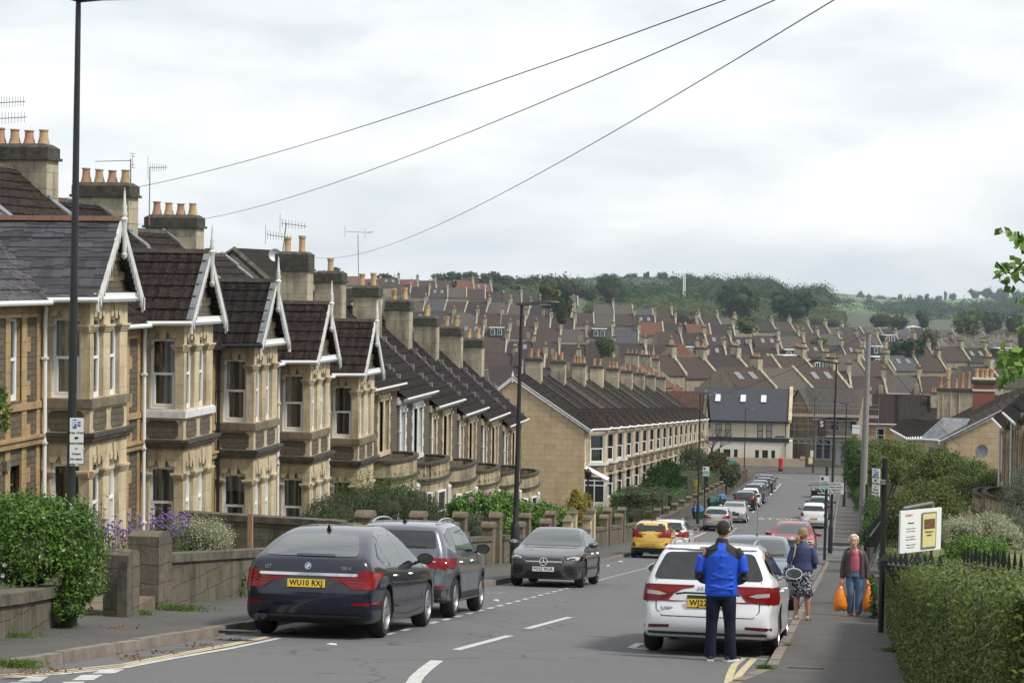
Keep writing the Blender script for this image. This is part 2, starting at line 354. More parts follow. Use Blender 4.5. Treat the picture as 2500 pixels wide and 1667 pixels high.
for y in ys:
    for x in xs: g.v.append((x,y,ground_h(x,y)))
for j in range(len(ys)-1):
    for i in range(nx-1): a=j*nx+i;g.face((a,a+1,a+nx+1,a+nx))
m,nt,b=nodes('ground_cover')
gy=nd(nt,'ShaderNodeSeparateXYZ',{'Vector': nt.nodes.new('ShaderNodeNewGeometry').outputs['Position']}).outputs['Y']
far=nd(nt,'ShaderNodeMapRange',{'Value': gy,'From Min': 1500.,'From Max': 1900.}).outputs[0]
near=ramp(nt,noise(nt,.5,6),[(.35,(.035,.05,.018)),(.65,(.06,.062,.03))])
fld=ramp(nt,noise(nt,.004,3),[(.4,(.085,.145,.04)),(.5,(.11,.17,.055)),(.62,(.10,.13,.05))])
nt.links.new(mixc(nt,far,near,fld),b.inputs['Base Color']);b.inputs['Roughness'].default_value=1
struct(g.obj('ground',m,smooth=2,fix=False))
# road: one sheet, cross road at the bottom, side road on the right
def yl(a,b,st=1.0):
    n=max(1,int(round((b-a)/st)));return [a+(b-a)*i/n for i in range(n+1)]
rd=MB()
for y0,y1 in zip(yl(-6,236)[:-1],yl(-6,236)[1:]):
    rd.poly([(kl(y0),y0,rz(y0)),(kr(y0),y0,rz(y0)),(kr(y1),y1,rz(y1)),(kl(y1),y1,rz(y1))])
Y0,Y1=88.,113.                                       # side road mouth on the right
for y0,y1 in zip(yl(Y0,Y1)[:-1],yl(Y0,Y1)[1:]):
    rd.poly([(kr(y0),y0,rz(y0)),(34,y0,rz(y0)+.5),(34,y1,rz(y1)+.5),(kr(y1),y1,rz(y1))])
for x0,x1 in ((-46,kl(236)),(kl(236),kr(236)),(kr(236),60)):
    rd.poly([(x0,236,rz(236)),(x1,236,rz(236)),(x1,243.5,-22.0),(x0,243.5,-22.0)])
struct(rd.obj('road',MT['road'],smooth=2))
# pavements: raised asphalt behind kerb stones
def pave(name,f0,f1,ya,yb,h=.12):
    p=MB()
    for y0,y1 in zip(yl(ya,yb)[:-1],yl(ya,yb)[1:]):
        A=[(f0(y0),y0,rz(y0)),(f1(y0),y0,rz(y0)),(f1(y1),y1,rz(y1)),(f0(y1),y1,rz(y1))]
        p.hexa([(x,y,z-.25) for x,y,z in A],[(x,y,z+h) for x,y,z in A])
    return struct(p.obj(name,MT['pave'],smooth=False))
pave('pavement',lambda y: -11.25,lambda y: kl(y)-.15,5,235)
pave('pavement',lambda y: kr(y)+.15,lambda y: .95,3,Y0-2)
pave('pavement',lambda y: kr(y)+.15,lambda y: 1.6,Y1+2,234)
p=MB();p.box(-46,62,243.65,251.9,-22.3,-21.87);struct(p.obj('pavement',MT['pave']))
def kerbs(fx,side,ya,yb):
    k=MB();y=ya
    while y < yb:
        L_=.9+.06*math.sin(y*7.7);y1=min(y+L_-.012,yb);q=.006*math.sin(y*5.1)
        A=[(fx(y),y),(fx(y)+side*.15,y),(fx(y1)+side*.15,y1),(fx(y1),y1)]
        if side < 0: A=A[::-1]
        k.hexa([(a,c,rz(c)-.2) for a,c in A],[(a+(side*.02 if abs(a-fx(c)) < .01 else 0),c,rz(c)+.125+q) for a,c in A]);y+=L_
    return struct(k.obj('kerb',MT['kerb']))
kerbs(kl,-1,5,234);kerbs(kr,1,14,Y0-2);kerbs(kr,1,Y1+2,232)
k=MB()
for x0 in (-46,-37,-28,-19,-10,-1,8,17,26): 
    k.box(x0,x0+8.97,243.5,243.65,-22.3,-21.86)
struct(k.obj('kerb',MT['kerb']))
# ------------------------------------------------------------------ painted markings, each a sheet 4 mm above the road
def strip(mb,pts,w,off=.005,st=.5):                 # pts (x, y) centre line
    P=[]
    for (xa,ya),(xb,yb) in zip(pts,pts[1:]):
        n=max(1,int(max(abs(yb-ya),abs(xb-xa))/st))
        for i in range(n+(1 if (xb,yb) == tuple(pts[-1]) else 0)): P.append((xa+(xb-xa)*i/n,ya+(yb-ya)*i/n))
    Ls,Rs=[],[]
    for i,(x,y) in enumerate(P):
        a=P[max(0,i-1)];c=P[min(len(P)-1,i+1)];dx,dy=c[0]-a[0],c[1]-a[1];l=math.hypot(dx,dy) or 1
        nx_,ny_=dy/l*w/2,-dx/l*w/2
        Ls.append((x-nx_,y-ny_,rz(y-ny_)+off));Rs.append((x+nx_,y+ny_,rz(y+ny_)+off))
    for i in range(len(P)-1): mb.poly([Ls[i],Rs[i],Rs[i+1],Ls[i+1]])
def G2(u,v): p=gp(u,v);return (p.x,p.y)
def mark(name,mb,mt): o=mb.obj(name,MT[mt],fix=False);o['kind']='structure';return o
w=MB();y=29.9
while y < 79: strip(w,[(pl(y),y),(pl(y+.55),y+.55)],.1);y+=1.12
y=112.
while y < 135: strip(w,[(pl(y),y),(pl(y+.6),y+.6)],.12);y+=1.2
strip(w,[(pl(158),158),(pl(224),224)],.12)
mark('bay_line',w,'wpaint')
w=MB()
for a,b_ in (((1200,1447.3),(1236,1447.3)),((1304,1447.3),(1352,1447.3)),((2280*.0+1186,1447),(1195,1447))): strip(w,[G2(*a),G2(*b_)],.1)
strip(w,[(-8.45,81.5),(-6.95,81.5)],.1)
strip(w,[G2(1541,1581),G2(1560,1583),G2(1878,1610)],.1)
strip(w,[G2(1541,1581),G2(1562,1570)],.12)
strip(w,[G2(1998,1333),G2(2082,1333.5)],.15)
mark('bay_line',w,'wpaint')
w=MB()
for seg in (((1035,1667),(1030,1680),(1005,1720)),): pass
strip(w,[G2(1004,1675),G2(1018,1652),G2(1040,1632),G2(1067,1612)],.16)
strip(w,[G2(1113,1586),G2(1245,1551)],.13);strip(w,[G2(1287,1534),G2(1391,1506)],.12)
mark('centre_line',w,'wpaint')
w=MB();strip(w,[G2(-20,1657),G2(150,1645),G2(300,1630),G2(420,1607),G2(560,1583),G2(680,1558)],.1); 
for q in (((140,950),(230,910),(400,908),(330,948)),((585,940),(670,895),(845,893),(765,938)),((750,884),(840,852),(1022,849),(940,882)),((75,964),(95,957),(255,957),(235,964)),((500,964),(525,952),(700,950),(680,964))):
    w.poly([tuple(gp(x/3.36,1380+yy/3.36,.006)) for x,yy in q])
mark('taper_line',w,'wpaint')
w=MB(); 
for o_ in (0,6): strip(w,[G2(-20,1652+o_*.75-3),G2(150,1640+o_*.7-3),G2(300,1624+o_*.7-3),G2(420,1600+o_*.7-2),G2(560,1572+o_*.6),G2(655,1553+o_*.5)],.07)
for a in ([(992,1580),(1010,1500),(1050,1410),(1132,1350)],[(1068,1580),(1080,1510),(1140,1440),(1228,1352)]):
    strip(w,[G2(1500+x/3.588,1230+yy/3.588) for x,yy in a],.09,st=.2)
strip(w,[G2(1692,1312),G2(1722,1299)],.15)
mark('yellow_line',w,'ypaint')
w=MB()                                                # give way line and cross road edge at the bottom of the hill
for i in range(12): strip(w,[(-7.2+i*.55,233.2),(-6.9+i*.55,233.2)],.3)
for i in range(9): strip(w,[(-1.2+i*1.1,236.5+i*.2),(-.6+i*1.1,236.6+i*.2)],.25)
strip(w,[(-9,238.5),(-7.2,238.5)],.15)
mark('give_way_line',w,'wpaint')
def road_text(s,x,y,sx,sy):                         # flat letters painted on the road, read from up the hill
    cu=bpy.data.curves.new('t','FONT');cu.body=s;cu.size=1;cu.align_x='CENTER';cu.align_y='CENTER'
    to=bpy.data.objects.new('t',cu);COL.objects.link(to);dg=bpy.context.evaluated_depsgraph_get();me=bpy.data.meshes.new_from_object(to.evaluated_get(dg))
    bpy.data.objects.remove(to)
    for v in me.vertices: X,Y_=x+v.co.x*sx,y+v.co.y*sy;v.co=(X,Y_,rz(Y_)+.006)
    me.materials.append(MT['ypaint']);o=bpy.data.objects.new('road_lettering',me);COL.objects.link(o);o['kind']='structure'
road_text('BUS',-5.4,117.5,.95,2.6);road_text('STOP',-5.2,149,1.15,3.2)
w=MB()
for y in (115.4,119.6,146.6,151.5): strip(w,[(-6.6,y),(-3.4,y)],.12)
mark('bus_cage_line',w,'ypaint')
# ================================================================== houses of the street
def glassmat(name,tint,gl=.9):
    m,nt,b=nodes(name);nt.nodes.remove(b)
    tr=nd(nt,'ShaderNodeBsdfTransparent',{'Color': C4(tint)});gs=nd(nt,'ShaderNodeBsdfGlossy',{'Color': (gl,gl,gl,1),'Roughness': .02})
    fr=nd(nt,'ShaderNodeFresnel',{'IOR': 1.55});f=nd(nt,'ShaderNodeMapRange',{'Value': fr.outputs[0],'To Min': .06,'To Max': 1.}).outputs[0]
    ms=nd(nt,'ShaderNodeMixShader',{0: f,1: tr.outputs[0],2: gs.outputs[0]});nt.links.new(ms.outputs[0],nt.nodes['Material Output'].inputs['Surface']);return m
MT['glass']=glassmat('clear_glass',(.8,.84,.83))
MT['inside']=M('dark_room',(.045,.043,.040),1.,col2=(.09,.085,.075),vscale=1.5)
def drape(name,c):
    m,nt,b=nodes(name);uv=uvn(nt)
    w=nd(nt,'ShaderNodeTexWave',{'Vector': uv,'Scale': 2.2,'Distortion': 1.2,'Detail': 1.},wave_type='BANDS',bands_direction='X').outputs['Fac']
    nt.links.new(mixc(nt,w,tuple(x*.55 for x in c),c),b.inputs['Base Color']);b.inputs['Roughness'].default_value=.95;return m
MT['dr_white']=drape('white_net',(.85,.88,.9));MT['dr_grey']=drape('grey_curtain',(.34,.37,.38));MT['dr_cream']=drape('cream_drape',(.75,.72,.62));MT['dr_green']=drape('sage_curtain',(.42,.50,.45))
MT['blind']=M('roller_blind',(.36,.4,.4),.9)
def wallf(mb,T,u0,u1,z0,z1,ops,d=.16,mi=0,mr=0):
    """a wall face with openings: T maps (along, outward, up) to a point"""
    us=sorted({u0,u1}|{o[0] for o in ops}|{o[1] for o in ops});zs=sorted({z0,z1}|{o[2] for o in ops}|{o[3] for o in ops})
    us=[a for a in us if u0 <= a <= u1];zs=[a for a in zs if z0 <= a <= z1];mb.mi=mi
    for a,b_ in zip(us,us[1:]):
        for c,e_ in zip(zs,zs[1:]):
            x,z=(a+b_)/2,(c+e_)/2
            if any(o[0] < x < o[1] and o[2] < z < o[3] for o in ops): continue
            mb.poly([T(a,0,c),T(b_,0,c),T(b_,0,e_),T(a,0,e_)])
    mb.mi=mr
    for a,b_,c,e_ in ops:
        mb.poly([T(a,0,c),T(a,-d,c),T(a,-d,e_),T(a,0,e_)]);mb.poly([T(b_,0,c),T(b_,0,e_),T(b_,-d,e_),T(b_,-d,c)])
        mb.poly([T(a,0,e_),T(a,-d,e_),T(b_,-d,e_),T(b_,0,e_)]);mb.poly([T(a,0,c),T(b_,0,c),T(b_,-d,c),T(a,-d,c)])
def bxT(mb,T,u0,u1,n0,n1,z0,z1):
    mb.hexa([T(u0,n0,z0),T(u1,n0,z0),T(u1,n1,z0),T(u0,n1,z0)],[T(u0,n0,z1),T(u1,n0,z1),T(u1,n1,z1),T(u0,n1,z1)])
def window(par,T,u0,u1,z0,z1,d=.13,cur=None,fw=.055,mid=.5,fm='white',cover=(0,1),curz=0.,sill=False):
    f=MB();D=-d
    for a,b_,c,e_ in ((u0,u0+fw,z0,z1),(u1-fw,u1,z0,z1),(u0+fw,u1-fw,z0,z0+fw*1.2),(u0+fw,u1-fw,z1-fw,z1)): bxT(f,T,a,b_,D-.04,D+.03,c,e_)
    if mid:
        zm=z0+(z1-z0)*mid;bxT(f,T,u0+fw,u1-fw,D-.04,D+.04,zm-.03,zm+.03)
        for a,b_ in ((u0+fw,u0+fw*1.8),(u1-fw*1.8,u1-fw)): bxT(f,T,a,b_,D-.04,D+.035,z0+fw*1.2,zm-.03)
        bxT(f,T,u0+fw*1.8,u1-fw*1.8,D-.04,D+.035,z0+fw*1.2,z0+fw*2)
    w_=f.obj('window',MT[fm],par)
    if sill: s_=MB();bxT(s_,T,u0-.05,u1+.05,D,.06,z0-.06,z0);s_.obj('sill',MT[fm],w_)
    g_=MB();g_.poly([T(u0+fw,D-.005,z0+fw),T(u1-fw,D-.005,z0+fw),T(u1-fw,D-.005,z1-fw),T(u0+fw,D-.005,z1-fw)]);g_.obj('pane',MT['glass'],w_)
    b_=MB();b_.poly([T(u0,D-.45,z0),T(u1,D-.45,z0),T(u1,D-.45,z1),T(u0,D-.45,z1)])
    for e in ((u0,u0),(u1,u1)): b_.poly([T(e[0],D,z0),T(e[0],D-.45,z0),T(e[0],D-.45,z1),T(e[0],D,z1)])
    b_.obj('room',MT['inside'],w_)
    if cur:
        L_=u1-u0;c_=MB();n=max(2,int(L_*(cover[1]-cover[0])/.04));zc=z0+(z1-z0)*curz
        for i in range(n):
            a=u0+L_*(cover[0]+(cover[1]-cover[0])*i/n);e=u0+L_*(cover[0]+(cover[1]-cover[0])*(i+1)/n)
            c_.poly([T(a,D-.05-.02*(i % 2),zc),T(e,D-.05-.02*((i+1) % 2),zc),T(e,D-.05-.02*((i+1) % 2),z1),T(a,D-.05-.02*(i % 2),z1)])
        c_.obj('curtain',MT[cur],w_,smooth=2)
    return w_
def pot(par,x,y,z,h=.42,r=.125,mt='pot',kind='flare'):
    p=MB()
    prof={'flare': [(r*1.45,0),(r*1.4,.05*h),(r*1.0,.5*h),(r*.92,.9*h),(r*1.1,.92*h),(r*1.1,h),(r*.8,h),(r*.75,h*.6)],
            'roll': [(r*1.1,0),(r*1.08,.1*h),(r*1.0,.14*h),(r*.97,.8*h),(r*1.15,.84*h),(r*1.15,h),(r*.85,h),(r*.8,h*.6)],
            'louvre': [(r*1.15,0),(r,.3*h),(r*.95,.45*h)]+[q for k in range(4) for q in ((r*1.2,(.5+.11*k)*h),(r*.9,(.55+.11*k)*h))]+[(r*1.1,.95*h),(r*.7,h),(r*.6,h*.8)]}[kind]
    p.lathe(prof,(x,y,z),14);return p.obj('chimney_pot',MT[mt],par,smooth=True)
def chimney(par,x0,x1,y0,y1,z0,z1,npots=4,caph=.36,mt='chim',pots=None,kind='flare',ph=.4,rnd=False,mts=('pot','poty','pot','poty')):
    c=MB();c.box(x0,x1,y0,y1,z0,z1-caph);c.mi=1
    c.box(x0-.08,x1+.08,y0-.08,y1+.08,z1-caph,z1-caph+.07);e_=.04
    c.hexa([(x0-.03,y0-.03,z1-caph+.07),(x1+.03,y0-.03,z1-caph+.07),(x1+.03,y1+.03,z1-caph+.07),(x0-.03,y1+.03,z1-caph+.07)],
           [(x0-.03,y0-.03,z1-.1),(x1+.03,y0-.03,z1-.1),(x1+.03,y1+.03,z1-.1),(x0-.03,y1+.03,z1-.1)])
    c.hexa([(x0-.03,y0-.03,z1-.1),(x1+.03,y0-.03,z1-.1),(x1+.03,y1+.03,z1-.1),(x0-.03,y1+.03,z1-.1)],
           [(x0+.12,y0+.1,z1),(x1-.12,y0+.1,z1),(x1-.12,y1-.1,z1),(x0+.12,y1-.1,z1)])
    o=c.obj('chimney',[MT[mt],MT['chimcap']],par)
    for i in range(npots):
        t=(i+.5)/npots;pot(o,x0+.05+(x1-x0-.1)*t,(y0+y1)/2,z1-.02,ph*(1+.08*math.sin(i*5+x0)),.115,mts[i % len(mts)],kind if not isinstance(kind,(list,tuple)) else kind[i % len(kind)])
    return o
def roofslab(name,par,pts,th,mt,fix=True):
    r=MB();n=len(pts);a,b_,c=Vector(pts[0]),Vector(pts[1]),Vector(pts[2]);nn=(b_-a).cross(c-a).normalized()
    if nn.z < 0: nn=-nn
    r.hexa([tuple(Vector(p)-nn*th) for p in pts],pts);return r.obj(name,MT[mt],par)
def courses(name,par,pts,mt,step=.33,wv=.3,amp=.010,lift=.032):
    """roof slope built course by course; pts: eave a, eave b, ridge b, ridge a"""
    e0,e1,r1,r0=(Vector(p) for p in pts);nn=(e1-e0).cross(r0-e0).normalized();nn=nn if nn.z > 0 else -nn;q=MB();N=max(2,int((r0-e0).length/step));seg=max(2,int((e1-e0).length/(wv/4)))
    rr=random.Random(int(abs(e0.x*31+e0.y*17+e0.z*7)*10));sag=rr.uniform(.01,.035)
    for k in range(N):
        t0,t1=k/N,(k+1)/N+.012;ju=rr.uniform(-.01,.01);lo,hi,bt=[],[],[]
        for i in range(seg+1):
            u=i/seg;w=amp*math.sin(i*PI/2)-sag*4*u*(1-u)*math.sin(PI*(t0+t1)/2);a=e0.lerp(e1,u).lerp(r0.lerp(r1,u),t0+ju/(r0-e0).length);c=e0.lerp(e1,u).lerp(r0.lerp(r1,u),min(1,t1))
            lo.append(q.vert(a+nn*(lift+w+rr.uniform(-.003,.003))));bt.append(q.vert(a-nn*.02));hi.append(q.vert(c+nn*(w)))
        for i in range(seg): q.face((lo[i],lo[i+1],hi[i+1],hi[i]));q.face((bt[i],bt[i+1],lo[i+1],lo[i]))
    return q.obj(name,MT[mt],par,fix=False)
def downpipe(par,x,y,z0,z1,mt='white',r=.045):
    p=MB();p.tube([(x-.02,y,z1),(x+.02,y,z1-.12),(x,y,z1-.3),(x,y,z0)],r,8)
    for k in range(3): p.box(x-.06,x+.06,y-.07,y+.07,z0+(z1-z0)*(.2+.3*k),z0+(z1-z0)*(.2+.3*k)+.05)
    return p.obj('downpipe',MT[mt],par,smooth=True)
E_=5.95;RX=-4.35;RH=3.85;REAR=-8.6
def barge(par,T,L_,zh,over,style):
    """carved bargeboards of the little gable: two raking boards with drops, a finial and a pendant"""
    b_=MB();hw=L_/2+over
    for s in (0,1):
        def P(t,n,dz): u=L_/2+(hw*(1-t))*(1 if s else -1);return T(u,n,zh*t+dz)
        n=14
        for i in range(n):
            t0,t1=i/n,(i+1)/n;tm=(t0+t1)/2;w0=.075
            if style == 'plain': drop=w0+.10*math.sin(PI*tm*1.0)+.04
            else: drop=w0+.10
            q=[P(t0,.0,.05),P(t1,.0,.05),P(t1,.0,-w0*1.6),P(tm,.0,-drop*1.9),P(t0,.0,-w0*1.6)]
            q2=[P(t0,.05,.05),P(t1,.05,.05),P(t1,.05,-w0*1.6),P(tm,.05,-drop*1.9),P(t0,.05,-w0*1.6)]
            b_.hexa(q,q2)
        bxT(b_,T,(L_/2+hw*(1 if s else -1))-.06,(L_/2+hw*(1 if s else -1))+.06,-.0,.05,-.22,.06)
    o=b_.obj('bargeboard',MT['whitew'],par)
    f=MB();c=T(L_/2,.08,zh);f.lathe([(.05,-.75),(.055,-.1),(.09,0),(.05,.05),(.07,.12),(.045,.2),(.06,.26),(.035,.32),(.02,.6),(.005,.68)],tuple(c),8);f.lathe([(.02,-.86),(.07,-.8),(.07,-.74),(.02,-.7)],tuple(c),8)
    f.obj('finial',MT['whitew'],o,smooth=True);return o
def roof_a(h,unit,roofm):
    E=E_
    # main roof with its own wave tiles
    zt=E+RH
    courses('roof',h,[(.28,.04,E-.0),(.28,unit-.04,E-.0),(RX,unit-.04,zt),(RX,.04,zt)],roofm)
    roofslab('roof',h,[(REAR-.2,.04,E+.15),(REAR-.2,unit-.04,E+.15),(RX,unit-.04,zt),(RX,.04,zt)],.06,'tile2')
    rg=MB();y=.1
    while y < unit-.1: y2=min(unit-.05,y+.44);rg.prism([(RX-.12,zt-.07),(RX-.06,zt+.05),(RX+.06,zt+.05),(RX+.12,zt-.07)],y,y2,'y');y+=.46
    rg.obj('ridge_tiles',MT['ridge'],h)
    cp=MB()
    for k in range(9):                                                # stepped lead over the party wall
        t0,t1=k/9,(k+1)/9;X=lambda t: .2+(RX-.2)*t;Z=lambda t: E+.02+(zt-E)*t
        cp.hexa([(X(t0),unit-.2,Z(t0)),(X(t1)-.05,unit-.2,Z(t1)),(X(t1)-.05,unit+.12,Z(t1)),(X(t0),unit+.12,Z(t0))],[(X(t0),unit-.2,Z(t0)+.1),(X(t1)-.05,unit-.2,Z(t1)+.08),(X(t1)-.05,unit+.12,Z(t1)+.08),(X(t0),unit+.12,Z(t0)+.1)])
    cp.obj('party_wall_cap',MT['lead'],h)

def house_a(i,Y,zb,roofm,label,style='fret',dp='white',curs=(),sillw=False,bayroof=None,by=3.3,unit=6.1,slate=False,nobay=False):
    h=thing('terraced_house',label,'house',(-16.85,Y,zb),0,'gabled bay houses stepping down the street')
    E=E_;d=lambda v: E-v
    if nobay: by=3.85
    TM=lambda u,n,z: (n,u,z)                                  # main wall: along = +y, outward = +x
    w=MB();dz=d(3.45)
    ops=[(1.55,2.15,d(2.03),d(.36)),(1.35,2.35,.25,d(3.35)),(.4,.9,d(5.1),d(3.42))]
    wallf(w,TM,0,by,-.6,E,ops,.2,0,1)
    wallf(w,TM,by+(0 if nobay else 2.3),unit,-.6,E,[],.2,0,1)
    w.mi=1
    for a,b_ in ((1.3,1.55),(2.15,2.4)): bxT(w,TM,a,b_,-.02,.03,-.5,d(.0))
    bxT(w,TM,by-.35,by,-.02,.025,-.5,E);bxT(w,TM,0,.25,-.02,.025,-.5,E)
    for k in range(6): bxT(w,TM,.25,.42,-.02,.022,.2+k*.9,.55+k*.9);bxT(w,TM,2.4,2.62,-.02,.022,.4+k*.9,.7+k*.9)
    bxT(w,TM,0,by,-.02,.06,d(2.24),d(2.1));bxT(w,TM,0,by,-.02,.1,d(2.98),d(2.84));bxT(w,TM,0,by,-.02,.15,d(2.84),d(2.78));bxT(w,TM,0,by,-.02,.02,d(.34),d(0))
    w.mi=0
    for p in ([(0,0,-.6),(REAR,0,-.6),(REAR,0,E+.2),(RX,0,E+RH-.1),(0,0,E)],[(0,unit,-.6),(REAR,unit,-.6),(REAR,unit,E+.2),(RX,unit,E+RH-.1),(0,unit,E)]): w.poly(p)
    w.poly([(REAR,0,-.6),(REAR,unit,-.6),(REAR,unit,E+.2),(REAR,0,E+.2)])
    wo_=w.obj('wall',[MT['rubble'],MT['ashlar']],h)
    if nobay: roof_a(h,unit,roofm);return h
    # bay
    p_=1.05;L_=2.3;b=MB()
    TF=lambda u,n,z: (p_+n,by+u,z);TS=lambda u,n,z: (u,by-n,z);TN=lambda u,n,z: (p_-u,by+L_+n,z)
    fo=[(.22,.80),(1.22,1.80)];so=[(.2,.84)]
    zw=((d(2.03),d(.36)),(d(5.12),d(3.42)))
    for TT,wd,oo in ((TF,L_,fo),(TS,p_,so),(TN,p_,so)):
        ops=[(a,c,z0,z1+.14) for a,c in oo for z0,z1 in zw]
        wallf(b,TT,0,wd,-.6,E,ops,.17,0,0)
        b.mi=0
        for a,c in oo:
            for z0,z1 in zw:
                m_=(a+c)/2;bxT(b,TT,a,m_-.11,-.15,-.07,z1,z1+.14);bxT(b,TT,m_+.11,c,-.15,-.07,z1,z1+.14)
                b.hexa([TT(m_-.07,-.12,z1-.02),TT(m_+.07,-.12,z1-.02),TT(m_+.07,.035,z1-.02),TT(m_-.07,.035,z1-.02)],[TT(m_-.12,-.12,z1+.36),TT(m_+.12,-.12,z1+.36),TT(m_+.12,.035,z1+.36),TT(m_-.12,.035,z1+.36)])
                for s0,s1 in ((a-.02,a+.10),(c-.10,c+.02)): b.hexa([TT(s0,-.1,z1+.02),TT(s1,-.1,z1+.02),TT(s1,.03,z1+.02),TT(s0,.03,z1+.02)],[TT(a-.02 if s0 < m_ else m_+.14,-.1,z1+.15),TT(m_-.14 if s0 < m_ else c+.02,-.1,z1+.15),TT(m_-.14 if s0 < m_ else c+.02,.03,z1+.15),TT(a-.02 if s0 < m_ else m_+.14,.03,z1+.15)])
        eds=[0]+[v for q in oo for v in q]+[wd]
        for k in range(0,len(eds),2):                                # capitals on every pier
            for z1 in (zw[0][1],zw[1][1]):
                a,c=eds[k],eds[k+1]
                for q,(e1,e2) in enumerate(((.03,.0),(.06,.05),(.09,.10))): bxT(b,TT,a-e1*(a > 0),c+e1*(c < wd),-.05,e1-.002*q,z1-.29+e2,z1-.24+e2)
    def band(z0,z1,e,mi): b.mi=mi;b.box(-.02,p_+e,by-e,by+L_+e,z0,z1)
    band(d(2.24),d(2.08),.07,2 if sillw else 1);band(d(2.08),d(2.05),.05,2 if sillw else 1)
    band(d(2.98),d(2.91),.06,1);band(d(2.91),d(2.84),.12,1);band(d(2.84),d(2.76),.17,3);band(0,.25,.05,1)
    b.mi=4
    for TT,wd,oo in ((TF,L_,((.2,1.0),(1.28,2.1))),(TS,p_,((.14,.92),)),(TN,p_,((.14,.92),))):
        for a,c in oo:
            z0,z1,q=d(2.74),d(2.3),.08
            b.poly([TT(a+q,.006,z0),TT(c-q,.006,z0),TT(c,.006,z0+q),TT(c,.006,z1-q),TT(c-q,.006,z1),TT(a+q,.006,z1),TT(a,.006,z1-q),TT(a,.006,z0+q)])
    bay=b.obj('bay',[MT['dress'],MT['dark_dress'],MT['whitew'],MT['chimcap'],MT['rubble']],h)
    cs=list(curs)+[None]*6
    for k,(z0,z1) in enumerate(zw):
        window(bay,TS,.2,.84,z0,z1,cur=cs[k][0] if cs[k] else None,cover=cs[k][1] if cs[k] else (0,1),curz=cs[k][2] if cs[k] and len(cs[k]) > 2 else 0,fw=.06)
        for a,c in fo: window(bay,TF,a,c,z0,z1,cur=('dr_cream','dr_grey','dr_green')[(i+k) % 3],cover=((0,.6) if a < 1 else (.3,1)),fw=.05)
        window(bay,TN,.2,.84,z0,z1)
    window(h,TM,1.55,2.15,d(2.03),d(.36),cur='dr_white',cover=(0,1),curz=0)
    window(h,TM,.4,.9,d(5.1),d(3.42))
    dr=MB();TMd=TM;bxT(dr,TM,1.35,2.35,-.2,-.14,.25,2.0);bxT(dr,TM,1.5,1.8,-.14,-.12,1.1,1.8);bxT(dr,TM,1.9,2.2,-.14,-.12,1.1,1.8)
    do=dr.obj('door',MT['whitew'],h);fl=MB();fl.poly([TM(1.42,-.15,2.06),TM(2.28,-.15,2.06),TM(2.28,-.15,2.5),TM(1.42,-.15,2.5)]);fl.obj('fanlight',MT['winglass'],do)
    kn=MB();kn.lathe([(.03,0),(.03,.04)],(-.14,2.2,1.1),8,'x');kn.obj('handle',MT['black'],do)
    sp_=MB();bxT(sp_,TM,1.25,2.45,-.1,.25,0,.22);bxT(sp_,TM,1.2,1.42,-.02,.1,2.55,2.75);sp_.obj('doorstep',MT['dark_dress'],h)
    # gable over the bay
    gh=1.62;g_=MB();g_.mi=0
    g_.poly([TF(0,0,E),TF(L_,0,E),TF(L_/2,0,E+gh)]);g_.mi=1
    for a,c,z0,z1 in ((L_/2-.16,L_/2+.16,.42,.98),(L_/2-.09,L_/2+.09,.98,gh-.35)): bxT(g_,TF,a,c,-.02,.02,E+z0,E+z1)
    for s in (-1,1):
        for k in range(3): u=L_/2+s*(L_/2-.12-.27*k);bxT(g_,TF,u-.13,u+.13,-.02,.015,E+.02+k*.42,E+.2+k*.42)
    g_.mi=2;bxT(g_,TF,L_/2-.05,L_/2+.05,.0,.025,E+.5,E+.86)
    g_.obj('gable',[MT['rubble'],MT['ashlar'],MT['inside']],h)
    so_=MB();bxT(so_,TF,-.28,L_+.28,.0,.20,E-.02,E+.02);bxT(so_,TF,-.24,L_+.24,.16,.21,E-.0,E+.17);bxT(so_,TF,-.24,L_+.24,.21,.235,E+.03,E+.07)
    so_.box(-.2,p_+.0,by-.26,by-.20,E-.02,E+.12);so_.box(-.2,p_,by+L_+.20,by+L_+.26,E-.02,E+.12);so_.box(-.2,p_,by-.22,by,E-.02,E+.01)
    so_.obj('fascia',MT['white'],h)
    TB=lambda u,n,z: (p_+.24+n,by+u,E+z);barge(h,TB,L_,gh+.12,.26,style)
    fr,bk,ov=p_+.26,-2.9,.3;zr=E+gh+.14;ze=E+.06;rm=bayroof or roofm
    courses('roof',h,[(fr,by-ov,ze),(bk,by-ov,ze),(bk,by+L_/2,zr),(fr,by+L_/2,zr)],rm,*((.27,.9,.002,.014) if slate else ()))
    courses('roof',h,[(fr,by+L_+ov,ze),(bk,by+L_+ov,ze),(bk,by+L_/2,zr),(fr,by+L_/2,zr)],rm)
    rg=MB();y_=by+L_/2;x=bk
    while x < fr-.1: x2=min(fr,x+.44);rg.prism([(y_-.11,zr-.06),(y_-.06,zr+.045),(y_+.06,zr+.045),(y_+.11,zr-.06)],x,x2,'x');x+=.45
    rg.obj('ridge_tiles',MT['ridger' if slate else 'ridge'],h)
    vt=MB()
    if style == 'plain' or i == 1:
        for s in (-1,1):
            for k in range(6):
                t0,t1=k/6,(k+1)/6+.01;yy=lambda t: by+L_/2+s*(L_/2+ov)*(1-t);zz=lambda t: ze+(zr-ze)*t
                vt.hexa([(fr-.12,yy(t0),zz(t0)+.0),(fr+.03,yy(t0),zz(t0)),(fr+.03,yy(t1),zz(t1)),(fr-.12,yy(t1),zz(t1))],[(fr-.12,yy(t0),zz(t0)+.06),(fr+.03,yy(t0),zz(t0)+.06),(fr+.03,yy(t1),zz(t1)+.05),(fr-.12,yy(t1),zz(t1)+.05)])
        vt.obj('verge_cap',MT['lead'],h)
    roof_a(h,unit,roofm)
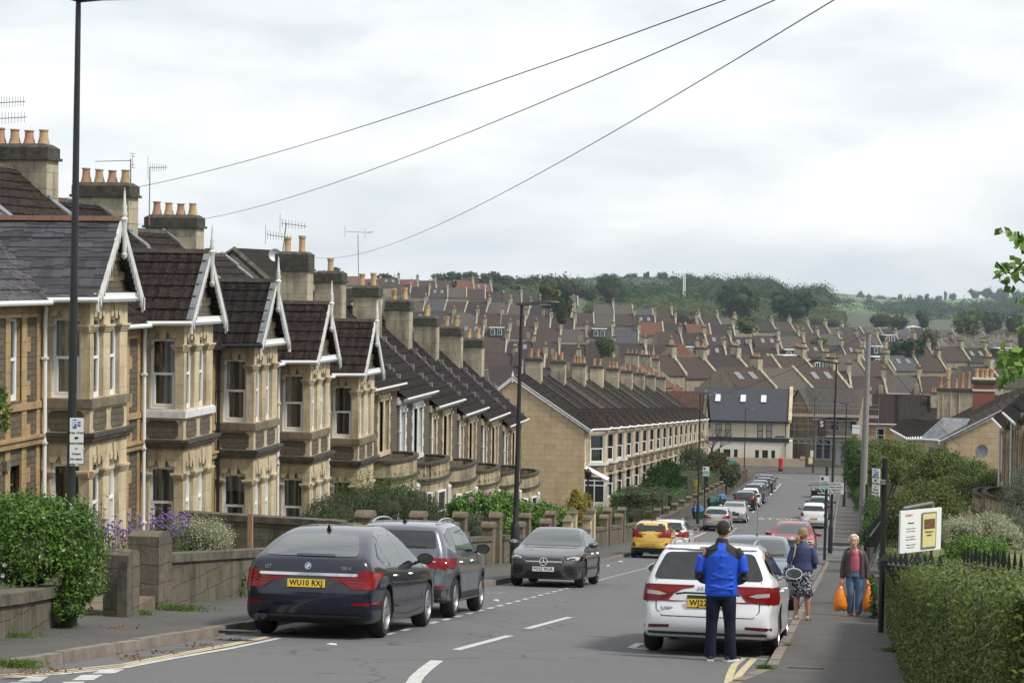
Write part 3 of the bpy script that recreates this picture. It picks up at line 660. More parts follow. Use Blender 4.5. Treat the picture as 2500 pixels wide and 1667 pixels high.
    gt=MB();gt.tube([(p_+.3,by-.33,E+.03),(-.25,by-.33,E+.0)],.055,8);gt.tube([(.33,0,E-.04),(.33,by-.3,E-.04)],.055,8);gt.obj('gutter',MT['white' if dp == 'white' else 'black'],h,smooth=True)
    downpipe(h,.12,by-.14,0,E-.05,dp)
    return h
A_S=[39.2,45.45,51.45,57.45,63.45];A_E=[-.63,-1.24,-1.95,-2.61,-3.25]
labs=['nearest gabled house with grey slate roof and orange ridge, behind the lamp column',
        'second gabled house down, with white painted bay sill and metal capped gable verge',
        'third gabled house down, with black downpipe and plain wavy bargeboards',
        'fourth gabled house down, with cream curtains upstairs and lead ridge clips',
        'fifth and lowest gabled house, next to the first curved bay house']
cur=[(('dr_cream',(0,1),0),None),(('dr_grey',(.5,1)),('dr_grey',(0,1))),(('dr_green',(0,.2)),('blind',(0,1),.72)),(('dr_cream',(0,.5)),('dr_green',(0,.6))),(('dr_white',(0,.15)),('dr_grey',(0,.6)))]
HA=[]
for i in range(5):
    hh=house_a(i,A_S[i],A_E[i]-E_,('slate','tile','tile2','tile','tile')[i],labs[i],'plain' if i == 2 else 'fret','black' if i == 2 else 'white',cur[i],i == 1,'slate' if i == 0 else None,slate=(i == 0),by=(3.3,3.35,3.35,3.3,3.4)[i],unit=6.1 if i < 4 else 6.3)
    HA.append(hh)
# one more gabled house stands just outside the frame and carries the roof at the left edge
HA.append(house_a(5,33.05,0.0-E_,'tile','house at the left edge, only its stone wall and roof end in view','fret','white',(),False,None,unit=6.15,nobay=True))
for i,(cy,ct) in enumerate(((51.75,3.2),(57.9,2.5),(64.1,1.78))):
    par=HA[i+1] if i < 2 else HA[3];b0=par.location
    chimney(par,-21.9+16.85,-20.25+16.85,cy-.45-b0.y,cy+.35-b0.y,E_+2.2,ct-b0.z,4,caph=.42)
# rooflight dome
dm=MB();dm.lathe([(.2,0),(.2,.1),(.17,.16),(.1,.22),(.01,.24)],(-3.2,2.6,E_+2.88),12);dm.obj('roof_vent',MT['galv'],HA[2],smooth=True)
# ------------------------------------------------------------------ plain fronted houses with curved ground floor bays
def house_b(loc,rot,unit,E,label,group,white=False,balus=0,pots=2,cur=0,potk='roll',chim=True,ct=4.3,eavew=True,bowend=0):
    h=thing('terraced_house',label,'house',loc,rot,group);TM=lambda u,n,z: (n,u,z)
    w=MB();s=unit/6.15;W1=[(.75*s,1.45*s),(3.05*s,3.75*s),(4.0*s,4.7*s)];z0,z1=E-2.5,E-.62
    dr=(.55*s,1.5*s,.1,2.15)
    wallf(w,TM,0,unit,-.8,E,[(a,b_,z0,z1) for a,b_ in W1]+[dr],.22,0,1);w.mi=1
    for a,b_ in ((W1[0][0]-.2,W1[0][1]+.2),(W1[1][0]-.2,W1[2][1]+.2)):
        bxT(w,TM,a,b_,-.02,.035,z1,z1+.25);bxT(w,TM,a,b_,-.02,.06,z0-.16,z0)
        for k in range(7):
            e=.1 if k % 2 else 0
            bxT(w,TM,a-e,a+.2,-.02,.03,z0+k*.27,z0+k*.27+.27);bxT(w,TM,b_-.2,b_+e,-.02,.03,z0+k*.27,z0+k*.27+.27)
        for k in (0,1): bxT(w,TM,(a+.12) if k == 0 else (b_-.3),(a+.3) if k == 0 else (b_-.12),0,.12,z1+.02,z1+.14)
    bxT(w,TM,W1[1][1],W1[2][0],-.1,.035,z0,z1)
    bxT(w,TM,0,unit,-.02,.05,E-3.3,E-3.1);bxT(w,TM,0,unit,-.02,.08,E-.28,E)
    for k in range(int(unit/.3)): bxT(w,TM,.1+k*.3,.22+k*.3,.0,.16,E-.3,E-.12)
    w.mi=0
    for yy in (0,unit): w.poly([(0,yy,-.8),(-7.6,yy,-.8),(-7.6,yy,E+.1),(-3.9,yy,E+3.7),(0,yy,E)])
    w.poly([(-7.6,0,-.8),(-7.6,unit,-.8),(-7.6,unit,E+.1),(-7.6,0,E+.1)])
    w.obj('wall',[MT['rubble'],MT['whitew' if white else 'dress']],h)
    for a,b_ in W1: window(h,TM,a,b_,z0,z1,cur=('dr_white','dr_green','dr_grey','dr_cream')[(cur+int(a)) % 4],cover=(0,.85),d=.16)
    dd=MB();bxT(dd,TM,dr[0],dr[1],-.22,-.17,.1,2.15);dd.obj('door',MT['whitew'],h)
    # bow
    yc,hw,pj=3.55*s,2.1*s,1.25;n=14
    def bow(sc): return [(pj*sc*math.sin(PI*t/n)**.55 if 0 < t < n else 0,yc-hw*sc*math.cos(PI*t/n)) for t in range(n+1)]
    bw=MB();zt=E-2.62
    def ring(s0,za,zb_,mi):
        bw.mi=mi;P=bow(s0)
        for (xa,ya),(xb,yb) in zip(P,P[1:]): bw.poly([(xa,ya,za),(xb,yb,za),(xb,yb,zb_),(xa,ya,zb_)])
    def slab(s0,s1,za,zb_,mi):
        bw.mi=mi;P,Q=bow(s0),bow(s1)
        for i in range(n): bw.hexa([(Q[i][0],Q[i][1],za),(P[i][0],P[i][1],za),(P[i+1][0],P[i+1][1],za),(Q[i+1][0],Q[i+1][1],za)],[(Q[i][0],Q[i][1],zb_),(P[i][0],P[i][1],zb_),(P[i+1][0],P[i+1][1],zb_),(Q[i+1][0],Q[i+1][1],zb_)])
    ring(1,-.8,zt-.05,0);slab(1.05,.9,zt-.1,zt,1);slab(1.04,.95,zt-.82,zt-.72,0);slab(1.09,.95,zt-.72,zt-.64,1)
    slab(.92,.9,zt-.6,zt-.1,0)
    bw.mi=1;P=bow(.93);bw.poly([(x,y,zt-.6) for x,y in P])
    if balus:
        bw.mi=0;P=bow(1.0)
        for i in range(1,n): bw.lathe([(.05,0),(.075,.12),(.04,.26),(.06,.40)],(P[i][0]-.01,P[i][1],zt-.54),6)
    bo=bw.obj('bay',[MT['bow'],MT['chimcap']],h)
    for k,(i0,i1) in enumerate(((2,3),(4,6),(8,10),(11,12))):
        P=bow(1.01);a,b_=Vector((P[i0][0],P[i0][1],0)),Vector((P[i1][0],P[i1][1],0));dv=(b_-a);ln=dv.length;dv.normalize();nv=Vector((dv.y,-dv.x,0))
        TW=lambda u,n_,z,a=a,dv=dv,nv=nv: tuple(a+dv*u+nv*(n_+.07)+Vector((0,0,z)))
        f=MB();z0_,z1_=.9,zt-1.15
        for u0,u1,zA,zB in ((0,.07,z0_,z1_),(ln-.07,ln,z0_,z1_),(.07,ln-.07,z1_-.07,z1_),(.07,ln-.07,z0_,z0_+.08),(.07,ln-.07,(z0_+z1_)/2-.03,(z0_+z1_)/2+.03)): bxT(f,TW,u0,u1,-.06,.05,zA,zB)
        wf=f.obj('window',MT['white'],bo);g_=MB();g_.poly([TW(.05,.01,z0_),TW(ln-.05,.01,z0_),TW(ln-.05,.01,z1_),TW(.05,.01,z1_)]);g_.obj('pane',MT['winglass'],wf)
    # roof, coping, chimney
    zr=E+3.75
    courses('roof',h,[(.36,.06,E-.05),(.36,unit-.2,E-.05),(-3.9,unit-.2,zr),(-3.9,.06,zr)],'tile2',.42)
    roofslab('roof',h,[(-7.8,.06,E),(-7.8,unit-.2,E),(-3.9,unit-.2,zr),(-3.9,.06,zr)],.06,'tile2')
    cp=MB();cp.prism([(-.35,E+.3),(-.35,E+.52),(-3.9,E+4.0),(-7.5,E+.4),(-7.5,E+.18),(-3.9,E+3.78)],unit-.26,unit+.06,'y')
    cp.prism([(-.35,E-.2),(-.35,E+.36),(-3.9,E+3.85),(-7.5,E+.2),(-7.5,E-.2)],unit-.2,unit,'y');cp.box(-.42,-.1,unit-.28,unit+.08,E-.02,E+.5);cp.obj('party_wall_coping',MT['coping'],h)
    fl=MB()
    for k in range(10): t0=k/10;x=.2-3.9*t0;z=E+.06+3.7*t0-.0;fl.box(x-.38,x,unit-.42,unit-.27,z+.0,z+.24)
    fl.obj('flashing',MT['lead'],h)
    gt=MB();gt.tube([(.41,0.02,E-.06),(.41,unit-.15,E-.06)],.045,8)
    if white or int(-loc[1]*10) % 2: gt.box(.28,.33,.02,unit-.15,E-.17,E-.05)
    gt.obj('gutter',MT['whitew'],h,smooth=False);downpipe(h,.1,.18,0,E-.1)
    if chim: chimney(h,-3.1,-2.05,unit-.75,unit+.08,E+1.2,E+ct,pots,kind=potk,ph=.5,caph=.45,mts=('poty','poty'))
    return h
BS=[73.6,79.8,86.1,92.3,98.4,104.6];BE=[-4.08,-4.70,-5.38,-6.1,-6.72,-7.43]
lb=['curved bay house with plain rendered parapet, next to the lowest gabled house','curved bay house with white painted upper window surrounds','curved bay house with yellowish plain parapet, third of its row','curved bay house with dense balustrade, fourth of its row','curved bay house with open balustrade, fifth of its row','last curved bay house, beside the gap before the ashlar gable end']
HB=[]
for i in range(6):
    E=6.3;HB.append(house_b((-17.35,BS[i],BE[i]-E),0,(BS+[110.8])[i+1]-BS[i],E,lb[i],'curved bay houses on the left of the street',i == 1,i in (1,3),(1,2,2,1,2,2)[i],i,('roll','roll',('louvre','roll'),'roll','roll','roll')[i],ct=(4.2,4.25,4.3,4.2,4.2,4.15)[i]))
u0=MB();chimney(HB[0],-2.9,-1.75,-.75,.08,6.3+1.3,6.3+4.85,2,kind='roll',ph=.55,caph=.68,mts=('chim_pale','chim_pale') if 'chim_pale' in MT else ('poty','poty'))
link=MB();link.box(-7.4,-.1,-4.0,0,-.8,6.3);link.obj('side_wall',MT['rubble'],HB[0])
lr=roofslab('roof',HB[0],[(.2,-4.0,6.35),(.2,.0,6.35),(-3.9,.0,10.0),(-3.9,-4.0,10.0)],.06,'tile2')
# the same kind across the street, at the right edge of the picture
rl=['curved bay house above the trees at the right edge, farther one','curved bay house above the trees at the right edge, nearer one']
for i,(y,ez) in enumerate(((86.0,-5.3),(79.8,-4.7))):
    house_b((5.75,y,ez-6.3),PI,6.15,6.3,rl[i],'curved bay houses on the right of the street',False,1,2,i+1,'roll',chim=False)
# ------------------------------------------------------------------ two storey bay terraces farther down, both sides
def house_c(T,y,zb,unit,E,rot,label,group,gable=False,chim=0,white=False,pots=3,roofm='tile2',RXc=-4.5,full=True,hip=True):
    h=thing('terraced_house',label,'house',(T,y,zb),rot,group);TM=lambda u,n,z: (n,u,z);sg=1
    w=MB();a0,a1=2.0,4.3;pj=1.05;ct=.6      # bay from a0 to a1
    if rot: a0,a1=unit-4.3,unit-2.0
    wallf(w,TM,0,unit,-1.2,E,[(a0-1.35,a0-.5,E-2.2,E-.5),(a0-1.4,a0-.5,.1,2.2)] if not rot else [(a1+.45,a1+1.25,E-2.2,E-.5),(a1+.4,a1+1.3,.1,2.2)],.15,0,1);w.mi=0
    for yy in (0,unit): w.poly([(0,yy,-1.2),(-8.3,yy,-1.2),(-8.3,yy,E),(RXc-1.6,yy,E+2.25),(RXc,yy,E+3.2),(0,yy,E)])
    w.poly([(-8.3,0,-1.2),(-8.3,unit,-1.2),(-8.3,unit,E),(-8.3,0,E)])
    wm=w.obj('wall',[MT['gable'],MT['dress']],h)
    P=[(0,a0),(pj,a0+ct),(pj,a1-ct),(0,a1)];b=MB()
    for k in range(3):
        (xa,ya),(xb,yb)=P[k],P[k+1];A=Vector((xa,ya,0));dv=Vector((xb-xa,yb-ya,0));ln=dv.length;dv.normalize();nv=Vector((dv.y,-dv.x,0))
        TT=lambda u,n,z,A=A,dv=dv,nv=nv: tuple(A+dv*u+nv*n+Vector((0,0,z)))
        m=.13;ww=(m,ln-m);ops=[(ww[0],ww[1],E-2.15,E-.4),(ww[0],ww[1],.75,2.55)]
        wallf(b,TT,0,ln,-1.2,E,ops,.1,0,0);b.mi=1
        bxT(b,TT,-.02,ln+.02,-.05,.08,E-2.32,E-2.18);b.mi=3;bxT(b,TT,.12,ln-.12,-.04,.012,E-2.75,E-2.35);b.mi=0
        bxT(b,TT,-.02,ln+.02,-.05,.05,E-3.05,E-2.92)
        if full or (k < 2 if not rot else k > 0):
            for (c0,c1,z0,z1) in ops:
                if k == 1: window(h,TT,c0,(c0+c1)/2-.03,z0,z1,d=.08,fw=.05,cur='dr_white' if (int(y)+int(z0)) % 3 else None,cover=(0,.8));window(h,TT,(c0+c1)/2+.03,c1,z0,z1,d=.08,fw=.05,cur='dr_grey' if int(y) % 3 else None,cover=(.2,1))
                else: window(h,TT,c0,c1,z0,z1,d=.08,fw=.06,cur=('dr_grey','dr_white',None,'dr_cream')[(int(y)+int(z0)) % 4],cover=(0,.75))
    b.obj('bay',[MT['dress'],MT['whitew' if white else 'dark_dress'],MT['dress'],MT['dark_dress']],h)
    o0,o1=(a0-1.35,a0-.5) if not rot else (a1+.45,a1+1.25);window(h,TM,o0,o1,E-2.2,E-.5,d=.1,fw=.06)
    if not rot: window(h,TM,a0-1.4,a0-.5,.1,2.2,d=.1,mid=.78)
    zr=E+3.22
    courses('roof',h,[(.3,0,E-.02),(.3,unit-.06,E-.02),(RXc,unit-.06,zr),(RXc,0,zr)],roofm,.45,.4)
    roofslab('roof',h,[(RXc-1.75,0,zr-1.1),(RXc-1.75,unit-.06,zr-1.1),(RXc,unit-.06,zr),(RXc,0,zr)],.05,roofm)
    roofslab('roof',h,[(-8.5,0,E-.05),(-8.5,unit-.06,E-.05),(RXc-1.75,unit-.06,zr-1.12),(RXc-1.75,0,zr-1.12)],.05,roofm)
    if hip:
        hb=MB();e=.18;zA,zT=E+.0,E+1.15;mid=(a0+a1)/2;Q=[(-.1,a0-e),(pj+e,a0+ct-e*.4),(pj+e,a1-ct+e*.4),(-.1,a1+e)];top=[(-1.5,mid-.05,zT),(-1.5,mid+.05,zT)];pk=(.1,mid,zT)
        hb.poly([(Q[0][0],Q[0][1],zA),(Q[1][0],Q[1][1],zA),pk]);hb.poly([(Q[1][0],Q[1][1],zA),(Q[2][0],Q[2][1],zA),pk]);hb.poly([(Q[2][0],Q[2][1],zA),(Q[3][0],Q[3][1],zA),pk])
        hb.poly([(Q[0][0],Q[0][1],zA),pk,(-1.45,mid,zT),(-1.0,a0-e,zA+.45)]);hb.poly([(Q[3][0],Q[3][1],zA),pk,(-1.45,mid,zT),(-1.0,a1+e,zA+.45)])
        hb.obj('bay_roof',MT['tile' if hip is True else hip],h)
    gt=MB();e=.22;Q=[(.33,0.02,E-.04),(.33,a0-.2,E-.04),(pj+e,a0+ct-e*.5,E-.04),(pj+e,a1-ct+e*.5,E-.04),(.33,a1+.2,E-.04),(.33,unit,E-.04)];gt.tube(Q,.06,6,False);gt.obj('gutter',MT['white'],h,smooth=True)
    cp=MB();cp.prism([(.25,E+.0),(.25,E+.16),(RXc,zr+.14),(RXc-3.5,E+1.0),(RXc-3.5,E+.85),(RXc,zr)],unit-.16,unit+.1,'y');cp.obj('party_wall_coping',MT['chimcap'],h)
    if chim: chimney(h,-4.5,-3.5,unit-.55,unit+.25,E+1.5,E+4.1+.3*math.sin(y*1.7),pots,kind='roll',ph=.5,caph=.25,mt='chim' if chim != 2 else 'dress',mts=('pot','pot','poty'))
    if gable:
        vb=MB();t=.1
        y0=-.12 if not rot else unit+.02
        vb.prism([(.42,E-.16),(.42,E+.06),(RXc,zr+.06),(RXc,zr-.2)],y0,y0+t,'y');vb.prism([(-6.1,E+1.75),(-6.1,E+2.0),(RXc,zr+.06),(RXc,zr-.2)],y0,y0+t,'y');vb.box(RXc-.05,RXc+.05,y0-.03,y0+t+.02,zr-.35,zr+.0)
        vo=vb.obj('bargeboard',MT['whitew'],h);fn=MB();fn.lathe([(.06,0),(.1,.05),(.05,.12),(.02,.35)],(RXc,y0+.05,zr+.02),8);fn.obj('finial',MT['whitew'],vo,smooth=True)
        roofslab('roof',h,[(.36,y0,E+.0),(.36,y0+.16,E+.0),(RXc,y0+.16,zr+.03),(RXc,y0,zr+.03)],.05,roofm)
    return h
CU=5.62;CN=17
for i in range(CN):
    y=129.75+i*CU;ez=-9.42-i*.325
    place='first lower terrace house, its ashlar gable end facing up the hill' if i == 0 else ('lower terrace house %s from the ashlar gable end' % ['second','third','fourth','fifth','sixth','seventh','eighth','ninth','tenth','eleventh','twelfth','thirteenth','fourteenth','fifteenth','sixteenth','seventeenth'][i-1])+(', white painted sills' if i in (1,2) else '')
    hc=house_c(-16.4,y,ez-5.3,CU,5.3,0,place,'two storey bay houses at the foot of the street',i == 0,(0 if i % 2 else (2 if i in (6,) else 1)) if i > 0 else 1,i < 3,(2,2,4,2,3,2,2,2)[i//2 % 8],roofm=('tile2','tile','tile2','tbrown','tile','tdark')[i % 6],full=i < 7)
    if i == 0:
        pv=MB()
        for yy in (.25,1.55):
            for xx in (.0,.6,1.2): pv.box(xx,xx+.06,yy,yy+.06,0,2.3)
            for zz in (.0,.85,1.9,2.2): pv.box(.06,1.2,yy+.005,yy+.055,zz,zz+.06)
        for zz in (1.9,2.2): pv.box(1.205,1.255,.31,1.55,zz,zz+.06)
        pv.hexa([(0,.2,2.95),(1.4,.2,2.25),(1.4,1.66,2.25),(0,1.66,2.95)],[(0,.2,3.0),(1.4,.2,2.3),(1.4,1.66,2.3),(0,1.66,3.0)]);po=pv.obj('porch',MT['white'],hc)
        pg=MB();pg.poly([(.05,.28,.9),(1.2,.28,.9),(1.2,.28,2.2),(.05,.28,2.6)]);pg.obj('pane',MT['winglass'],po)
DN=19
for i in range(DN):
    y=120.0+i*5.7;ez=-8.85-min(i,6)*.42-max(0,i-6)*.34
    place='first house of the right hand terrace, its gable end facing up the hill' if i == 0 else 'right hand terrace house %s below its gable end' % ['just','two','three','four','five','six','seven','eight','nine','ten','eleven','twelve','thirteen','fourteen','fifteen','sixteen','seventeen','eighteen','nineteen'][i-1]
    house_c(5.0,y+5.7,ez-5.5,5.7,5.5,PI,place,'bay houses on the right of the street',i == 0,0,False,3,'tileg' if i == 0 else 'tile',full=False,hip='lead' if i == 0 else True,RXc=-5.6)
# ================================================================== cars (x forward, y left, z up, origin on the ground under the middle)
def paint(name,c,metal=.0,rough=.32,flake=0.):
    m,nt,b=nodes(name);b.inputs['Base Color'].default_value=C4(c);b.inputs['Metallic'].default_value=metal;b.inputs['Roughness'].default_value=rough
    b.inputs['Coat Weight'].default_value=.8;b.inputs['Specular IOR Level'].default_value=.3;b.inputs['Coat Roughness'].default_value=.03
    # road film: the lower body is a little dirtier
    nt.links.new(mixc(nt,nd(nt,'ShaderNodeMapRange',{'Value': noise(nt,3,5,.7,pos=False),'From Min': .45,'From Max': .8,'To Max': .03}).outputs[0],c,(.12,.11,.1)),b.inputs['Base Color']);return m
PT={'navy': paint('navy_paint',(.004,.006,.020)),'grey': paint('grey_metallic_paint',(.115,.127,.15),.35),'dgrey': paint('dark_grey_metallic_paint',(.075,.078,.085),.4),'white': paint('white_paint',(.66,.68,.70)),
      'yellow': paint('yellow_paint',(.62,.40,.07)),'silver': paint('silver_paint',(.42,.43,.44),.5),'blue': paint('slate_blue_paint',(.05,.075,.14),.3),'black': paint('black_paint',(.008,.008,.009)),'red': paint('red_paint',(.27,.006,.012)),'bluegrey': paint('blue_grey_paint',(.11,.14,.19),.3)}
MT['cglass']=M('dark_car_glass',(.010,.012,.013),.02,spec=.9)
MT['cglassl']=M('light_car_glass',(.045,.055,.055),.03,spec=1.0,coat=.3)
MT['trim']=M('black_plastic_trim',(.016,.016,.017),.55)
MT['gloss']=M('gloss_black',(.006,.006,.007),.1,coat=.6)
MT['tyre']=M('tyre_rubber',(.014,.014,.014),.85)
MT['alloy']=M('alloy_wheel',(.42,.43,.44),.3,metal=.8)
MT['dalloy']=M('dark_alloy',(.06,.06,.065),.3,metal=.7)
MT['chrome']=M('chrome',(.62,.63,.64),.12,metal=1)
MT['redl']=M('red_lamp_lens',(.17,.003,.004),.25,coat=.15,spec=.3)
MT['redd']=M('dark_red_lens',(.10,.006,.008),.12,coat=.8)
MT['clearl']=M('clear_lamp_lens',(.36,.34,.34),.12,coat=.8)
MT['plate_y']=M('yellow_plate',(.72,.50,.06),.5);MT['plate_w']=M('white_plate',(.66,.67,.66),.5)
MT['seam']=M('panel_gap',(.004,.004,.004),.9)
MT['orange']=M('orange_lens',(.5,.12,.01),.3)
def catmull(P,k=5,keep=()):
    out=[];n=len(P)
    for i in range(n):
        p0,p1,p2,p3=P[(i-1) % n],P[i],P[(i+1) % n],P[(i+2) % n]
        for j in range(k):
            t=j/k
            out.append(tuple(.5*((2*p1[a])+(-p0[a]+p2[a])*t+(2*p0[a]-5*p1[a]+4*p2[a]-p3[a])*t*t+(-p0[a]+3*p1[a]-3*p2[a]+p3[a])*t**3) for a in (0,1)))
    return out
def resample(P,step):
    Q=P+[P[0]];d=[0]
    for a,b_ in zip(Q,Q[1:]): d.append(d[-1]+math.dist(a,b_))
    n=int(d[-1]/step);T=np.linspace(0,d[-1],n,endpoint=False)
    return list(zip(np.interp(T,d,[q[0] for q in Q]),np.interp(T,d,[q[1] for q in Q])))
class Car:
    def __init__(s,spec):
        s.sp=spec;L_,W,H=spec['L'],spec['W'],spec['H'];s.L,s.Wd,s.H=L_,W,H
        gc=spec.get('gc',.2);xf,xr=L_/2,-L_/2
        top=spec['top']                                   # (x,z) front to rear, over the car
        s.out=resample(catmull([(x,z) for x,z in top],6),.055)
        # orientation -> inward normal
        A=sum(a[0]*b_[1]-b_[0]*a[1] for a,b_ in zip(s.out,s.out[1:]+s.out[:1]))
        if A < 0: s.out=s.out[::-1]
        s.belt=spec['belt'];s.tumble=spec.get('tumble',.36);s.plan=spec.get('plan',.16);s.rr=spec.get('rr',.09)
        s.build()
    def hw(s,x,z):                                        # half width of the body at a side-view point
        W=s.Wd/2;t=max(0,abs(x)/(s.L/2)-.55)/.45;pw=1-s.plan*t**2.3
        zb=s.belt(x);f=1.0
        if z < .45: f-=.055*((.45-z)/.3)**2
        if z > zb-.28: f-=.035*min(1,(z-(zb-.28))/.28)**1.5
        if s.sp.get('crease') and abs(z-s.sp['crease']) < .12: f+=.008*(1-abs(z-s.sp['crease'])/.12)
        f-=.018*max(0,1-abs(z-.52)/.16)                   # door scallop
        g=z-zb
        return W*f*pw-(g*s.tumble+(.25*g*g)) if g > 0 else W*f*pw
    def warp(s,x,y,z):
        W=s.Wd/2;q=min(1.,abs(y)/W);e=s.sp.get('bow',.16)
        if x > s.L/2-1.2: x-=s.sp.get('bowf',.2)*q**2.6*((x-(s.L/2-1.2))/1.2)
        if x < -s.L/2+1.0: x+=e*q**2.6*((-s.L/2+1.0-x)/1.0)
        zt=s.belt(x); 
        if z > zt+.05: z-=.045*q*q*min(1,(z-zt)/.3)
        elif z > .7: z-=.02*q*q
        return (x,y,z)
    def build(s):
        O=s.out;n=len(O);r=s.rr;K=5;MM=10
        N=[]
        for i in range(n):
            a,c=O[i-1],O[(i+1) % n];dx,dz=c[0]-a[0],c[1]-a[1];l=math.hypot(dx,dz);N.append((-dz/l,dx/l))
        mb=MB();rings=[]                               # rings from left side (y+) inset edge over the top to right
        prof=[]
        for k in range(K+1): a=PI/2*k/K;prof.append((r*(1-math.sin(a)),r*(1-math.cos(a))))     # inset, drop in y : k=0 deepest inset at full width
        rows=[]
        for ins,dr in prof: rows.append([(O[i][0]+N[i][0]*ins,O[i][1]+N[i][1]*ins,dr,+1) for i in range(n)])
        for m in range(1,MM): rows.append([(O[i][0],O[i][1],None,1-2*m/MM) for i in range(n)])
        for ins,dr in prof[::-1]: rows.append([(O[i][0]+N[i][0]*ins,O[i][1]+N[i][1]*ins,dr,-1) for i in range(n)])
        idx=[]
        for row in rows:
            ii=[]
            for i,(x,z,dr,sg) in enumerate(row):
                w_=s.hw(O[i][0],O[i][1])
                y=(s.hw(x,z)-dr)*sg if dr is not None and dr < r*.999 else (w_-r)*sg
                ii.append(mb.vert(s.warp(x,y,z)))
            idx.append(ii)
        for A,B_ in zip(idx,idx[1:]):
            for i in range(n): j=(i+1) % n;mb.face((A[i],A[j],B_[j],B_[i]))
        # sides
        inn=[(O[i][0]+N[i][0]*r,O[i][1]+N[i][1]*r) for i in range(n)]
        pts=[Vector(p) for p in inn];xs_=np.arange(-s.L/2+.05,s.L/2,.07);zs_=np.arange(.12,s.H,.06)
        def inside(p):
            c=False
            for i in range(n):
                a,b_=inn[i],inn[i-1]
                if (a[1] > p[1]) != (b_[1] > p[1]) and p[0] < (b_[0]-a[0])*(p[1]-a[1])/(b_[1]-a[1])+a[0]: c=not c
            return c
        inn_a=np.array(inn)
        for x in xs_:
            for z in zs_:
                if inside((x,z)) and np.min(np.hypot(inn_a[:,0]-x,inn_a[:,1]-z)) > .035: pts.append(Vector((x,z)))
        V,_,F,ov,_,_=delaunay_2d_cdt(pts,[(i,(i+1) % n) for i in range(n)],[list(range(n))],2,1e-5)
        for sg,ring in ((1,idx[0]),(-1,idx[-1])):
            mp_={}
            for vi,v in enumerate(V):
                o_=[q for q in ov[vi] if q < n]
                mp_[vi]=ring[o_[0]] if o_ else mb.vert(s.warp(v[0],s.hw(v[0],v[1])*sg,v[1]))
            for f in F: mb.face([mp_[i] for i in f])
        me=bpy.data.meshes.new('body');me.from_pydata(mb.v,[],mb.f)
        bm=bmesh.new();bm.from_mesh(me);bmesh.ops.remove_doubles(bm,verts=bm.verts,dist=1e-5);bmesh.ops.recalc_face_normals(bm,faces=bm.faces)
        s.bvh=BVHTree.FromBMesh(bm);bm.to_mesh(me);bm.free()
        me.materials.append(PT[s.sp['paint']]);me.materials.append(MT['trim'])
        o=bpy.data.objects.new('body',me);COL.objects.link(o)
        # wheel arches
        cut=MB();ra=s.sp['wr']+.045
        for ax in s.sp['axles']:
            for sg in (1,-1):
                y0=s.Wd/2-.34;cut.lathe([(ra,y0*sg),(ra,(s.Wd/2+.2)*sg)],(ax,0,s.sp['wr']),28,'y')
        cm=bpy.data.meshes.new('cut');cm.from_pydata(cut.v,[],cut.f);cm.materials.append(MT['trim'])
        bm=bmesh.new();bm.from_mesh(cm);bmesh.ops.recalc_face_normals(bm,faces=bm.faces);bm.to_mesh(cm);bm.free()
        co=bpy.data.objects.new('cut',cm);COL.objects.link(co)
        md=o.modifiers.new('b','BOOLEAN');md.object=co;md.operation='DIFFERENCE';md.solver='EXACT'
        try: md.material_mode='TRANSFER'
        except Exception: pass
        dg=bpy.context.evaluated_depsgraph_get();ne=bpy.data.meshes.new_from_object(o.evaluated_get(dg));o.modifiers.clear();o.data=ne;ne.name='body'
        bpy.data.objects.remove(co);uvmap(ne)
        ne.polygons.foreach_set('use_smooth',[True]*len(ne.polygons));sharp(ne,38);s.body=o
    def patch(s,name,poly,side,mt,par=None,off=.004,step=.06,label=None,round_=0):
        """a piece of trim or glass that follows the body; poly is (x,z) for 'l','r', (y,z) for 'f','b', (x,y) for 't'"""
        if round_:
            Q=[]
            for i in range(len(poly)):
                a,b_,c=(Vector(poly[(i+k) % len(poly)]) for k in (-1,0,1));ra=min(round_,(a-b_).length*.45,(c-b_).length*.45)
                p0=b_+(a-b_).normalized()*ra;p1=b_+(c-b_).normalized()*ra
                for t in (0,.25,.5,.75,1): Q.append(tuple(p0*(1-t)**2+b_*2*t*(1-t)+p1*t*t))
            poly=Q
        D=[]
        for a,b_ in zip(poly,poly[1:]+poly[:1]):
            n=max(1,int(math.dist(a,b_)/step));D+=[(a[0]+(b_[0]-a[0])*i/n,a[1]+(b_[1]-a[1])*i/n) for i in range(n)]
        n=len(D);P=np.array(D);pts=[Vector(p) for p in D]
        def inside(p):
            c=False
            for i in range(n):
                a,b_=D[i],D[i-1]
                if (a[1] > p[1]) != (b_[1] > p[1]) and p[0] < (b_[0]-a[0])*(p[1]-a[1])/(b_[1]-a[1])+a[0]: c=not c
            return c
        for x in np.arange(P[:,0].min()+step/2,P[:,0].max(),step):
            for z in np.arange(P[:,1].min()+step/2,P[:,1].max(),step):
                if inside((x,z)) and np.min(np.hypot(P[:,0]-x,P[:,1]-z)) > step*.4: pts.append(Vector((x,z)))
        V,_,F,_,_,_=delaunay_2d_cdt(pts,[(i,(i+1) % n) for i in range(n)],[list(range(n))],2,1e-6)
        mb=MB();FAR=6
        org={'l': lambda a,b_: (Vector((a,FAR,b_)),Vector((0,-1,0))),'r': lambda a,b_: (Vector((a,-FAR,b_)),Vector((0,1,0))),'f': lambda a,b_: (Vector((FAR,a,b_)),Vector((-1,0,0))),'b': lambda a,b_: (Vector((-FAR,a,b_)),Vector((1,0,0))),'t': lambda a,b_: (Vector((a,b_,FAR)),Vector((0,0,-1)))}[side]
        base=[]
